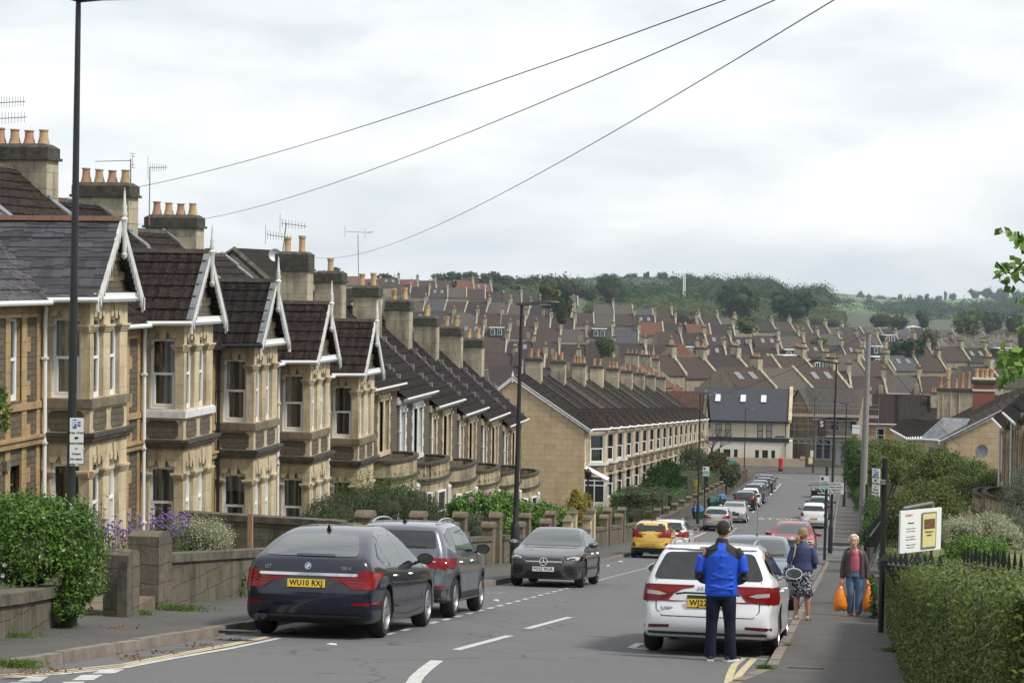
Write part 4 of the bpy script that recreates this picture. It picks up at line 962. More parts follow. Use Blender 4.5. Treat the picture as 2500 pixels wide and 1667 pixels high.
        for v in V:
            o,d=org(v[0],v[1]);hit,nn,_,_=s.bvh.ray_cast(o,d)
            if hit is None and side in 'fb':
                for kk in range(1,40):
                    o2=Vector((o.x,o.y*(1-.008*kk),o.z));hit,nn,_,_=s.bvh.ray_cast(o2,d)
                    if hit is not None: break
            if hit is None:
                hit,nn,_,_=s.bvh.find_nearest(o+d*(FAR-(s.L/2 if side in 'fb' else s.Wd/2 if side in 'lr' else s.H)))
            if nn.dot(d) > 0: nn=-nn
            base.append((hit,nn));mb.vert(hit+nn*off)
        for f in F: mb.face(f)
        for i in range(n):                                  # a lip down to the body
            pass
        me=mb.mesh(name,mt if not isinstance(mt,str) else MT[mt],smooth=2,fix=False)
        bm=bmesh.new();bm.from_mesh(me)
        for f in bm.faces:
            if f.normal.dot(org(0,0)[1]) > 0: f.normal_flip()
        bm.to_mesh(me);bm.free()
        o=bpy.data.objects.new(name,me);COL.objects.link(o);o.parent=par or s.root
        if label: o['label']=label
        return o
    def line(s,pts,side,w=.012,mt='seam',name='panel_gap',par=None,off=.002):
        L_,R_=[],[]
        for i,p in enumerate(pts):
            a=pts[max(0,i-1)];c=pts[min(len(pts)-1,i+1)];dx,dz=c[0]-a[0],c[1]-a[1];l=math.hypot(dx,dz) or 1
            L_.append((p[0]-dz/l*w/2,p[1]+dx/l*w/2));R_.append((p[0]+dz/l*w/2,p[1]-dx/l*w/2))
        return s.patch(name,L_+R_[::-1],side,mt,par,off,step=.12)
    def wheels(s,style=10,mt='alloy'):
        wr=s.sp['wr'];rim=s.sp.get('rim',wr*.70)
        for ax in s.sp['axles']:
            for sg in (1,-1):
                w_=bpy.data.objects.new('wheel',None);COL.objects.link(w_);w_.parent=s.root;w_.empty_display_size=.1
                w_.location=(ax,sg*(s.Wd/2-.125-.012),wr);tw=.112
                t=MB();t.lathe([(rim-.02,-tw),(wr-.035,-tw),(wr-.01,-tw+.03),(wr,-tw+.07),(wr,tw-.07),(wr-.01,tw-.03),(wr-.035,tw),(rim,tw-.005),(rim-.02,tw-.02)],(0,0,0),36,'y',cap=False)
                t.obj('tyre',MT['tyre'],w_,smooth=50)
                r_=MB();r_.lathe([(rim+.005,(tw-.004)*sg),(rim-.018,(tw-.002)*sg),(rim-.03,(tw-.03)*sg),(rim-.04,(tw-.12)*sg),(.06,(tw-.13)*sg)],(0,0,0),36,'y',cap=False);r_.mi=0
                nsp=style
                for k in range(nsp):
                    a=2*PI*k/nsp;wd=.052 if nsp <= 6 else .026
                    ca,sa=math.cos(a),math.sin(a);pa=(-sa,ca)
                    def P(r,o_,y): return (ca*r+pa[0]*o_,y*sg,sa*r+pa[1]*o_)
                    r_.hexa([P(.03,-wd*.8,tw-.06),P(.03,wd*.8,tw-.06),P(rim-.02,wd,tw-.045),P(rim-.02,-wd,tw-.045)],[P(.03,-wd*.5,tw-.028),P(.03,wd*.5,tw-.028),P(rim-.02,wd*.75,tw-.012),P(rim-.02,-wd*.75,tw-.012)])
                r_.mi=1;r_.lathe([(rim-.03,(tw-.125)*sg),(.01,(tw-.125)*sg)],(0,0,0),24,'y',cap=False);r_.mi=0
                r_.lathe([(.06,(tw-.05)*sg),(.055,(tw-.022)*sg),(.02,(tw-.018)*sg)],(0,0,0),16,'y')
                r_.obj('rim',[MT[mt],MT['tyre']],w_,smooth=35)
    def mirrors(s,x,z,par=None,mt=None,glass_rear=True):
        for sg in (1,-1):
            w_=s.hw(x,z-.03);m_=MB();c=Vector((x+.02,sg*(w_+.14),z+.05))
            R_=[]
            for t in (0,.25,.6,.9,1.):
                f=math.sqrt(max(.02,1-(t)**2.2));R_.append([(c.x-.07+t*.19,c.y+math.cos(a)*.125*f+.0,c.z+math.sin(a)*.085*f) for a in np.linspace(0,2*PI,14,endpoint=False)])
            m_.loft(R_);m_.hexa([(x+.02,sg*(w_-.05),z-.05),(x+.12,sg*(w_-.05),z-.05),(x+.1,sg*(w_+.08),z-.0),(x+.03,sg*(w_+.08),z-.0)],[(x+.02,sg*(w_-.05),z-.0),(x+.12,sg*(w_-.05),z),(x+.1,sg*(w_+.08),z+.03),(x+.03,sg*(w_+.08),z+.03)])
            o=m_.obj('wing_mirror',PT[s.sp['paint']] if mt is None else MT[mt],s.root,smooth=45)
            g_=MB();g_.poly([(c.x-.074,c.y+math.cos(a)*.11,c.z+math.sin(a)*.07) for a in np.linspace(0,2*PI,14,endpoint=False)]);g_.obj('mirror_glass',MT['cglassl'],o)
def plate(car,side,x,z,txt,w=.52,tilt=0,y=0,white=False,par=None):
    """number plate with raised letters"""
    sx=1 if side == 'f' else -1;h=.111
    hit=None
    for zz in (z-.05,z,z+.05):
        o=Vector((6*sx,y,zz));hh=car.bvh.ray_cast(o,Vector((-sx,0,0)))[0]
        if hh is not None: hit=hh.x if hit is None else (max(hit,hh.x) if sx > 0 else min(hit,hh.x))
    X=(hit or x)+sx*.018;p=MB();p.box(X-.006,X+.006,y-w/2,y+w/2,z-h/2,z+h/2);po=p.obj('number_plate',MT['plate_w' if white else 'plate_y'],car.root)
    cu=bpy.data.curves.new('t','FONT');cu.body=txt;cu.size=.105;cu.align_x='CENTER';cu.align_y='CENTER';cu.extrude=.001;cu.offset=.002;cu.resolution_u=3;cu.space_character=1.1
    to=bpy.data.objects.new('t',cu);COL.objects.link(to);dg=bpy.context.evaluated_depsgraph_get();me=bpy.data.meshes.new_from_object(to.evaluated_get(dg));bpy.data.objects.remove(to)
    ex=max(abs(v.co.x) for v in me.vertices);k=min(1.,(w/2-.03)/ex)
    for v in me.vertices: a,b_,c=v.co;v.co=(X+sx*(.0075+c),y+a*k*sx,z+b_)
    if sx < 0: pass
    me.materials.append(MT['seam']);lo=bpy.data.objects.new('lettering',me);COL.objects.link(lo);lo.parent=po;return po
def text_mesh(txt,size,mt,par,M_,name='lettering',extr=.001,bold=0.,ax='CENTER',res=3):
    cu=bpy.data.curves.new('t','FONT');cu.body=txt;cu.size=size;cu.align_x=ax;cu.align_y='CENTER';cu.extrude=extr;cu.offset=bold;cu.resolution_u=res
    to=bpy.data.objects.new('t',cu);COL.objects.link(to);dg=bpy.context.evaluated_depsgraph_get();me=bpy.data.meshes.new_from_object(to.evaluated_get(dg));bpy.data.objects.remove(to)
    me.transform(M_);me.materials.append(MT[mt] if isinstance(mt,str) else mt);o=bpy.data.objects.new(name,me);COL.objects.link(o);o.parent=par;return o
def box_part(car,name,pts,side,mt,off,**k): return car.patch(name,pts,side,mt,off=off,**k)
def sym(P): return [(-a,b_) for a,b_ in P][::-1]
def side_glass(c,poly,pillars,mt='cglass',frame=None,fw=.02):
    for sd in 'lr':
        if frame:
            cx=sum(p[0] for p in poly)/len(poly);cz=sum(p[1] for p in poly)/len(poly)
            big=[(p[0]+(fw if p[0] > cx else -fw)*1.2,p[1]+(fw if p[1] > cz else -fw)) for p in poly]
            c.patch('window_surround',big,sd,frame,off=.003,round_=.06)
        g_=c.patch('side_window',poly,sd,mt,off=.006,round_=.05)
        for x0,x1,z0,z1 in pillars: c.patch('pillar',[(x0-.03,z0),(x0+.03,z0),(x1+.03,z1),(x1-.03,z1)],sd,'gloss',par=g_,off=.008)
def spec_base(kind):
    """side outline, belt line and wheels of each body type; x runs to the front"""
    if kind == 'gt':      # long fastback
        return dict(L=5.0,W=1.9,H=1.56,wr=.35,axles=(1.60,-1.47),rim=.255,tumble=.40,belt=lambda x: .93+.02*(-x),bow=.16,rr=.08,plan=.07,
            top=[(2.5,.45),(2.49,.70),(2.3,.86),(1.6,1.0),(1.15,1.06),(.55,1.36),(0,1.54),(-.5,1.56),(-1.1,1.51),(-1.65,1.38),(-2.1,1.22),(-2.36,1.10),(-2.42,.98),(-2.45,.80),(-2.5,.62),(-2.46,.40),(-2.3,.24),(-1.8,.2),(0,.18),(1.8,.2),(2.35,.26)])
    if kind == 'suv':
        return dict(L=4.39,W=1.84,H=1.62,wr=.34,axles=(1.32,-1.32),rim=.24,tumble=.27,belt=lambda x: 1.0+.02*(-x),bow=.12,rr=.08,plan=.12,
            top=[(2.19,.5),(2.18,.82),(2.0,.98),(1.35,1.08),(1.0,1.13),(.45,1.45),(.05,1.58),(-.5,1.62),(-1.3,1.59),(-1.8,1.53),(-1.93,1.42),(-2.08,1.08),(-2.14,.90),(-2.16,.7),(-2.19,.5),(-2.1,.3),(-1.7,.25),(0,.24),(1.7,.25),(2.1,.33)])
    if kind == 'coupe':
        return dict(L=4.69,W=1.83,H=1.44,wr=.335,axles=(1.42,-1.31),rim=.24,tumble=.46,belt=lambda x: .90+.015*(-x),bow=.16,bowf=.28,rr=.08,plan=.15,
            top=[(2.34,.42),(2.34,.62),(2.2,.76),(1.6,.91),(1.05,.98),(.45,1.25),(0,1.40),(-.4,1.43),(-.9,1.38),(-1.5,1.2),(-1.95,1.07),(-2.25,1.03),(-2.31,.92),(-2.32,.7),(-2.34,.45),(-2.2,.26),(-1.7,.19),(0,.17),(1.7,.18),(2.2,.22)])
    if kind == 'hatch':
        return dict(L=3.65,W=1.62,H=1.48,wr=.29,axles=(1.17,-1.2),rim=.2,tumble=.30,belt=lambda x: .93+.03*(-x),bow=.12,rr=.08,plan=.13,
            top=[(1.82,.45),(1.82,.72),(1.65,.88),(1.25,1.0),(.95,1.06),(.45,1.34),(.1,1.46),(-.4,1.48),(-1.1,1.45),(-1.52,1.38),(-1.62,1.28),(-1.74,1.0),(-1.78,.86),(-1.8,.66),(-1.82,.48),(-1.74,.28),(-1.4,.22),(0,.2),(1.4,.22),(1.74,.28)])
    if kind == 'hatch2':
        return dict(L=3.97,W=1.72,H=1.47,wr=.3,axles=(1.22,-1.27),rim=.2,tumble=.34,belt=lambda x: .93+.05*(-x),bow=.15,rr=.09,plan=.14,
            top=[(1.98,.45),(1.98,.68),(1.8,.84),(1.35,.96),(.98,1.03),(.4,1.34),(.05,1.45),(-.45,1.47),(-1.15,1.43),(-1.6,1.36),(-1.72,1.26),(-1.9,1.0),(-1.94,.86),(-1.96,.66),(-1.98,.46),(-1.88,.26),(-1.5,.2),(0,.18),(1.5,.2),(1.88,.26)])
    if kind == 'estate':
        return dict(L=4.86,W=1.864,H=1.48,wr=.33,axles=(1.45,-1.39),rim=.235,tumble=.38,belt=lambda x: .92+.015*(-x),bow=.14,rr=.075,plan=.13,
            top=[(2.43,.42),(2.42,.68),(2.25,.83),(1.6,.95),(1.15,1.0),(.55,1.3),(.1,1.45),(-.5,1.48),(-1.4,1.46),(-1.95,1.41),(-2.08,1.33),(-2.28,1.02),(-2.34,.9),(-2.37,.70),(-2.42,.5),(-2.36,.3),(-2.0,.22),(0,.2),(1.9,.2),(2.3,.26)])
    if kind == 'mpv':
        return dict(L=4.4,W=1.79,H=1.62,wr=.32,axles=(1.3,-1.35),rim=.21,tumble=.26,belt=lambda x: .98+.02*(-x),bow=.1,rr=.08,plan=.12,
            top=[(2.2,.45),(2.2,.78),(2.0,.95),(1.5,1.05),(1.15,1.12),(.5,1.45),(.05,1.59),(-.5,1.62),(-1.5,1.60),(-1.95,1.53),(-2.05,1.4),(-2.15,1.05),(-2.18,.9),(-2.19,.66),(-2.2,.45),(-2.12,.27),(-1.7,.2),(0,.18),(1.7,.2),(2.1,.26)])
def std_glass(c,sp,rearw=None,dlo=None,pil=None,front=None,mt='cglass',frame=None):
    b_=c.belt;H=c.H
    P=dlo;side_glass(c,P,pil,'cglass',frame)
    if rearw: c.patch('rear_window',rearw,'b',mt,off=.006,round_=.06)
    if front: c.patch('windscreen',front,'f','cglassl',off=.006,round_=.05)
def seams(c,doors,arch=True,z0=.3):
    for sd in 'lr':
        for pts in doors: c.line(pts,sd)
def handles(c,xs_,z,mt=None):
    for sg in (1,-1):
        for x in xs_:
            h=MB();y=c.hw(x,z);h.tube([(x-.09,sg*(y-.005),z),(x-.07,sg*(y+.03),z+.004),(x+.07,sg*(y+.03),z+.004),(x+.09,sg*(y-.005),z)],.013,6)
            h.obj('door_handle',mt or PT[c.sp['paint']],c.root,smooth=True)
def rails(c,x0,x1,mt='alloy',yk=.80):
    for sg in (1,-1):
        r_=MB();P=[]
        for t in np.linspace(0,1,9):
            x=x0+(x1-x0)*t;hit=c.bvh.ray_cast(Vector((x,sg*(c.hw(x,c.H-.12)*yk),5)),Vector((0,0,-1)))[0]
            P.append((x,hit.y,hit.z+.0+.055*min(1,6*min(t,1-t))))
        r_.tube(P,.018,8);r_.obj('roof_rail',MT[mt],c.root,smooth=True)
def antenna(c,x,kind='fin',mt='gloss',h=.35):
    z=c.bvh.ray_cast(Vector((x,0,5)),Vector((0,0,-1)))[0].z;a=MB()
    if kind == 'fin': a.hexa([(x+.1,-.03,z-.01),(x+.1,.03,z-.01),(x-.08,.035,z-.01),(x-.08,-.035,z-.01)],[(x-.03,-.008,z+.07),(x-.03,.008,z+.07),(x-.09,.01,z+.07),(x-.09,-.01,z+.07)])
    else: a.lathe([(.02,-.01),(.02,.02),(.004,.03),(.003,.04)],(x,0,z),8);a.tube([(x,0,z+.02),(x-.35*h,0,z+h)],.004,5)
    a.obj('aerial',MT[mt],c.root)
def wiper(c,pts,side,par=None): c.line(pts,side,.02,'trim','wiper',par,.018)
def new_car(kind,pt,label,group=None,**kw):
    sp=spec_base(kind);sp['paint']=pt;sp.update(kw);c=Car(sp);c.root=thing('parked_car',label,'car',group=group);c.body.parent=c.root;return c
def place(c,x,y,head,sc=1.):
    """stand the car on the slope; head is the yaw of its nose from +Y, clockwise"""
    ax=c.sp['axles'];f=Vector((math.sin(head),math.cos(head),0));p1=Vector((x,y,0))+f*ax[0];p2=Vector((x,y,0))+f*ax[1]
    z1,z2=rz(p1.y),rz(p2.y);pit=math.atan2(z1-z2,ax[0]-ax[1]);t=(0-ax[1])/(ax[0]-ax[1]);z=z2+(z1-z2)*t
    c.root.location=(x,y,z+.004);c.root.rotation_mode='QUATERNION'
    fw=Vector((f.x*math.cos(pit),f.y*math.cos(pit),math.sin(pit)));lf=Vector((-f.y,f.x,0));up=fw.cross(lf)
    c.root.rotation_quaternion=Matrix(((fw.x,lf.x,up.x),(fw.y,lf.y,up.y),(fw.z,lf.z,up.z))).to_quaternion()
    c.root.rotation_mode='XYZ';c.root.rotation_euler=Matrix(((fw.x,lf.x,up.x),(fw.y,lf.y,up.y),(fw.z,lf.z,up.z))).to_euler()
MIR=lambda P: [(-a,b_) for a,b_ in P][::-1]
# ---- navy fastback (nearest, left)
c=new_car('gt','navy','navy blue fastback car parked nearest on the left, yellow rear plate and red bar lamps'); 
std_glass(c,None,rearw=[(-.66,1.13),(.66,1.13),(.60,1.27),(.50,1.405),(0,1.435),(-.50,1.405),(-.60,1.27)],dlo=[(.98,1.06),(.35,1.34),(-.25,1.46),(-.9,1.44),(-1.5,1.31),(-1.78,1.14),(-1.6,1.045),(-.2,1.02)],pil=[(-.15,-.2,1.0,1.48),(-1.2,-1.3,1.0,1.42)],mt='cglassl',frame='gloss',front=[(-.66,1.08),(.66,1.08),(.56,1.42),(-.56,1.42)])
for s_ in (0,1):
    Q=(lambda P: MIR(P)) if s_ else (lambda P: P)
    a=c.patch('tail_lamp',Q([(.93,.93),(.90,.69),(.62,.69),(.44,.83),(.62,.86),(.66,.92),(.80,.95)]),'b','redl',off=.012,step=.03)
    for k in range(3): c.line(Q([(.90,.73+k*.05),(.64,.735+k*.05),(.55,.76+k*.03)]),'b',.012,'redd','lamp_bar',a,.017)
    c.patch('tail_lamp',[(-2.44,.90),(-2.42,.70),(-2.16,.72),(-2.0,.84),(-2.2,.95)],'l' if s_ else 'r','redl',off=.008,step=.03)
    c.patch('reflector',Q([(.92,.52),(.92,.475),(.62,.475),(.64,.51)]),'b','redl',off=.008)
c.patch('boot_trim',[(-.68,.905),(.68,.905),(.7,.88),(.66,.865),(-.66,.865),(-.7,.88)],'b','chrome',off=.016)
c.patch('tailgate_recess',[(-.44,.855),(.44,.855),(.33,.70),(-.33,.70)],'b','gloss',off=.003)
c.line([(-.72,1.09),(-.71,.85),(-.64,.6),(-.62,.56),(.62,.56),(.64,.6),(.71,.85),(.72,1.09)],'b',.01)
c.patch('bumper',[(-.84,.30),(.84,.30),(.70,.335),(.3,.34),(-.3,.34),(-.70,.335)],'b',M('bumper_strip',(.03,.032,.037),.4),off=.01)
c.patch('bumper',[(-.80,.29),(.80,.29),(.78,.21),(-.78,.21)],'b','trim',off=.006)
bd=c.patch('badge',[(.045*math.cos(t),.995+.045*math.sin(t)) for t in np.linspace(0,2*PI,20,endpoint=False)],'b','chrome',off=.012,step=.02)
c.patch('badge',[(.036*math.cos(t),.995+.036*math.sin(t)) for t in np.linspace(0,2*PI,20,endpoint=False)],'b','seam',off=.015,step=.02)
for q in (0,2): c.patch('badge',[(0,.995)]+[(.026*math.cos(t),.995+.026*math.sin(t)) for t in np.linspace(q*PI/2,q*PI/2+PI/2,6)],'b',M('badge_blue',(.05,.25,.6),.4),off=.017,step=.02)
for q in (1,3): c.patch('badge',[(0,.995)]+[(.026*math.cos(t),.995+.026*math.sin(t)) for t in np.linspace(q*PI/2,q*PI/2+PI/2,6)],'b','plate_w',off=.017,step=.02)
def btext(c,txt,y,z,size,mt='chrome',side='b',bold=.002):
    sx=-1 if side == 'b' else 1;h=c.bvh.ray_cast(Vector((6*sx,y,z)),Vector((-sx,0,0)))[0];X=h.x+sx*.012
    M_=Matrix(((0,0,sx,X),(sx,0,0,y),(0,1,0,z),(0,0,0,1)));return text_mesh(txt,size,mt,c.root,M_,'badge_lettering',bold=bold)
btext(c,'530 d',-.53,.975,.06);btext(c,'GT',.57,.975,.07)
plate(c,'b',-2.4,.765,'WU10 RXJ',.53)
ex=MB()
for y in (.60,.69): ex.lathe([(.038,0),(.038,.2)],(-2.5,y,.29),14,'x')
ex.obj('exhaust',MT['trim'],c.root,smooth=True)
seams(c,[[(.95,.35),(1.02,.6),(1.0,1.03)],[(-.12,.28),(-.13,.7),(-.15,1.02)],[(-1.05,.35),(-1.1,.6),(-1.35,.85),(-1.45,1.0)],[(1.0,.33),(0,.28),(-1.0,.33)]])
for sd in 'lr': c.line([(-1.2,.44),(0,.40),(1.2,.42)],sd,.02,'gloss','sill_line',None,.004)
handles(c,(-1.0,.1),.86);c.mirrors(.78,1.02);c.wheels(5);antenna(c,-1.2);c.line([(-.35,1.14),(.2,1.14)],'b',.014,'trim','wiper',None,.02)
place(c,-7.42,30.75,R(-.3));CARA=c
# ---- grey suv ahead of it
c=new_car('suv','grey','silver grey SUV with roof rails parked in front of the navy car')
std_glass(c,None,rearw=[(-.67,1.16),(.67,1.16),(.60,1.45),(-.60,1.45)],dlo=[(.92,1.10),(.3,1.44),(-.3,1.53),(-1.3,1.50),(-1.72,1.40),(-1.62,1.20),(-1.3,1.11)],pil=[(-.08,-.12,1.07,1.54),(-1.05,-1.15,1.07,1.5)],frame='chrome',front=[(-.66,1.12),(.66,1.12),(.56,1.48),(-.56,1.48)])
for s_ in (0,1):
    Q=(lambda P: MIR(P)) if s_ else (lambda P: P)
    c.patch('tail_lamp',Q([(.90,1.0),(.90,.82),(.70,.90),(.34,.93),(.36,.985),(.6,1.01)]),'b','redl',off=.01,step=.03)
    c.patch('tail_lamp',[(-2.14,1.0),(-2.12,.84),(-2.0,.80),(-1.95,1.0)],'l' if s_ else 'r','redl',off=.008,step=.03)
    c.line(Q([(.82,.93),(.5,.955)]),'b',.018,'clearl','lamp_bar',None,.014)
    c.patch('reflector',Q([(.82,.55),(.82,.515),(.5,.515),(.5,.55)]),'b','redl',off=.008)
c.patch('bumper',[(-.86,.50),(.86,.50),(.84,.28),(-.84,.28)],'b','trim',off=.006);c.line([(-.7,1.09),(-.66,.72),(.66,.72),(.7,1.09)],'b',.01)
for sd in 'lr':
    for ax in c.sp['axles']:
        ar=[];[ar.append((ax+math.cos(t)*.44,.34+math.sin(t)*.44)) for t in np.linspace(PI,0,14)];[ar.append((ax+math.cos(t)*.39,.34+math.sin(t)*.39)) for t in np.linspace(0,PI,14)];c.patch('arch_trim',ar,sd,'trim',off=.01,step=.1)
    c.patch('sill_trim',[(.93,.30),(-.93,.30),(-.93,.42),(.93,.42)],sd,'trim',off=.006)
seams(c,[[(.85,.4),(.9,.7),(.88,1.07)],[(-.1,.4),(-.1,1.07)],[(-.95,.45),(-1.0,.65),(-1.25,.9),(-1.3,1.1)]]);handles(c,(-.95,.1),.93)
c.mirrors(.72,1.08,mt='gloss');c.wheels(5);rails(c,.5,-1.5);antenna(c,-1.4);c.line([(-.05,1.19),(-.5,1.18)],'b',.018,'trim','wiper',None,.02);plate(c,'b',0,.62,'WK21 ZTE',.5)
place(c,-7.58+.05,35.3+1.32,R(-.5))
# ---- dark grey saloon facing up the hill
c=new_car('coupe','dgrey','dark grey saloon facing the camera with a star on its wide grille')
std_glass(c,None,rearw=[(-.6,1.08),(.6,1.08),(.5,1.3),(-.5,1.3)],dlo=[(.9,.98),(.3,1.24),(-.25,1.35),(-.9,1.29),(-1.4,1.1),(-1.35,1.02),(-.2,.985)],pil=[(-.2,-.25,.97,1.36)],front=[(-.72,.99),(.72,.99),(.66,1.12),(.56,1.35),(0,1.375),(-.56,1.35),(-.66,1.12)])
for s_ in (0,1):
    Q=(lambda P: MIR(P)) if s_ else (lambda P: P)
    a=c.patch('headlamp',Q([(.88,.73),(.86,.645),(.52,.655),(.47,.735),(.62,.765),(.8,.79)]),'f','gloss',off=.006,step=.03)
    c.patch('lamp_glass',Q([(.83,.73),(.80,.665),(.56,.675),(.54,.71),(.7,.745)]),'f','clearl',par=a,off=.010,step=.03);c.patch('lamp_core',Q([(.74,.71),(.73,.675),(.6,.68),(.6,.70)]),'f','gloss',par=a,off=.013,step=.03)
    a=c.patch('air_intake',Q([(.86,.52),(.80,.30),(.62,.30),(.50,.40),(.52,.52)]),'f','trim',off=.004,step=.05)
    c.line(Q([(.84,.45),(.55,.45)]),'f',.014,'gloss','vane',a,.008);c.line(Q([(.82,.38),(.56,.38)]),'f',.014,'gloss','vane',a,.008)
gr=c.patch('grille',[(-.46,.70),(.46,.70),(.50,.62),(.40,.53),(-.40,.53),(-.50,.62)],'f','gloss',off=.004,round_=.04)
for s_ in (-1,1): c.line([(s_*.06,.615),(s_*.44,.615)],'f',.03,'alloy','grille_bar',gr,.014)
c.patch('air_intake',[(-.40,.40),(.40,.40),(.48,.26),(-.48,.26)],'f','trim',off=.004)
c.line([(-.85,.245),(-.5,.232),(.5,.232),(.85,.245)],'f',.02,'alloy','splitter',None,.01)
ctr=c.bvh.ray_cast(Vector((6,0,.62)),Vector((-1,0,0)))[0].x+.02
st=MB()
for k in range(24):
    a0,a1=2*PI*k/24,2*PI*(k+1)/24;q=lambda r,a: (r*math.cos(a),.62+r*math.sin(a))
    P4=[q(.085,a0),q(.1,a0),q(.1,a1),q(.085,a1)];st.hexa([(ctr,y,z) for y,z in P4],[(ctr+.012,y,z) for y,z in P4])
for k in range(3):
    a=PI/2+2*PI*k/3;d_=(math.cos(a),math.sin(a));n_=(-d_[1],d_[0]);P4=[(n_[0]*.018,.62+n_[1]*.018),(d_[0]*.09,.62+d_[1]*.09),(-n_[0]*.018,.62-n_[1]*.018)];st.hexa([(ctr,y,z) for y,z in P4],[(ctr+.014,y,z) for y,z in P4])
st.obj('emblem',M('bright_metal',(.75,.76,.78),.4,.2),c.root)
plate(c,'f',2.3,.44,'PO22 WUA',.52,white=True)
seams(c,[[(.85,.35),(.95,.6),(.9,.95)],[(-.18,.3),(-.2,.96)],[(-.95,.4),(-1.1,.7),(-1.15,.98)]]);handles(c,(-.95,.1),.8)
for s_ in (-1,1): c.line([(s_*.62,.97),(s_*.5,.86),(s_*.45,.76)],'f',.01)
c.mirrors(.72,.97);c.wheels(5,'dalloy');place(c,-7.32,53.0-.3,R(180)); 
# ---- yellow hatchback
c=new_car('hatch','yellow','small yellow hatchback parked on the left beyond the dark grey saloon')
std_glass(c,None,rearw=[(-.60,1.08),(.60,1.08),(.60,1.18),(.53,1.37),(-.53,1.37),(-.60,1.18)],dlo=[(.86,1.05),(.35,1.30),(-.1,1.38),(-1.0,1.36),(-1.4,1.25),(-1.1,1.05)],pil=[(-.2,-.22,1.0,1.4),(-.95,-1.0,1.0,1.4)],front=[(-.6,1.08),(.6,1.08),(.5,1.36),(-.5,1.36)])
for s_ in (0,1):
    Q=(lambda P: MIR(P)) if s_ else (lambda P: P)
    c.patch('tail_lamp',Q([(.76,1.16),(.78,.82),(.62,.84),(.63,.98),(.66,1.12)]),'b','redl',off=.012,step=.03)
    c.patch('tail_lamp',[(-1.77,.98),(-1.77,.82),(-1.55,.95),(-1.5,1.13),(-1.66,1.14)],'l' if s_ else 'r','redl',off=.01,step=.03)
    c.patch('reflector',Q([(.70,.62),(.70,.47),(.58,.47),(.6,.62)]),'b','redd',off=.01,step=.03)
c.line([(-.55,1.06),(-.6,.9),(-.52,.66),(.52,.66),(.6,.9),(.55,1.06)],'b',.01);c.patch('plate_recess_shade',[(-.36,.64),(.36,.64),(.40,.46),(-.40,.46)],'b',M('shaded_yellow',(.48,.30,.05),.4),off=.003,round_=.04)  # plate recess is a flat patch, its shade put into a darker body yellow
c.patch('bumper',[(-.72,.42),(.72,.42),(.70,.24),(-.70,.24)],'b','trim',off=.008);plate(c,'b',0,.555,'WU65 OGG',.5);c.patch('badge',[(.06*math.cos(t),.96+.035*math.sin(t)) for t in np.linspace(0,2*PI,16,endpoint=False)],'b','chrome',off=.012)
c.line([(-.05,1.1),(.32,1.1)],'b',.02,'trim','wiper',None,.02);seams(c,[[(.8,.35),(.85,1.02)],[(-.2,.33),(-.2,1.02)],[(-.85,.4),(-1.0,.8),(-1.0,1.02)]]);c.mirrors(.65,1.04);handles(c,(-.8,.1),.88)
c.wheels(8);antenna(c,-1.2,'rod',h=.15);place(c,-7.93,84.4+1.3,R(0))
# ---- silver estate in front of the yellow hatchback
c=new_car('estate','white','white estate car half hidden ahead of the yellow hatchback',L=4.57,W=1.77)
def estate_detail(c,lamp='redl',plate_t=None,k=1.0):
    std_glass(c,None,rearw=[(-.72,1.04),(.72,1.04),(.62,1.36),(-.62,1.36)],dlo=[(1.0,1.02),(.4,1.29),(-.1,1.385),(-1.2,1.375),(-1.9,1.28),(-1.85,1.12),(-1.6,1.04)],pil=[(-.05,-.1,1.0,1.4),(-1.1,-1.2,1.0,1.4)],front=[(-.68,1.03),(.68,1.03),(.56,1.38),(-.56,1.38)])
    seams(c,[[(.95,.35),(1.0,1.0)],[(-.08,.3),(-.08,1.0)],[(-1.0,.4),(-1.15,.75),(-1.25,1.0)]])
    c.mirrors(.8,1.0);handles(c,(-1.0,.15),.85)
estate_detail(c)
for s_ in (0,1):
    Q=(lambda P: MIR(P)) if s_ else (lambda P: P)
    c.patch('tail_lamp',Q([(.86,1.0),(.86,.74),(.66,.74),(.66,.98)]),'b','redl',off=.012,step=.04);c.patch('tail_lamp',[(-2.36,.98),(-2.36,.75),(-2.1,.78),(-2.12,.98)],'l' if s_ else 'r','redl',off=.008,step=.04)
rails(c,.4,-1.6);c.wheels(6);place(c,-7.75,91.9,R(0))
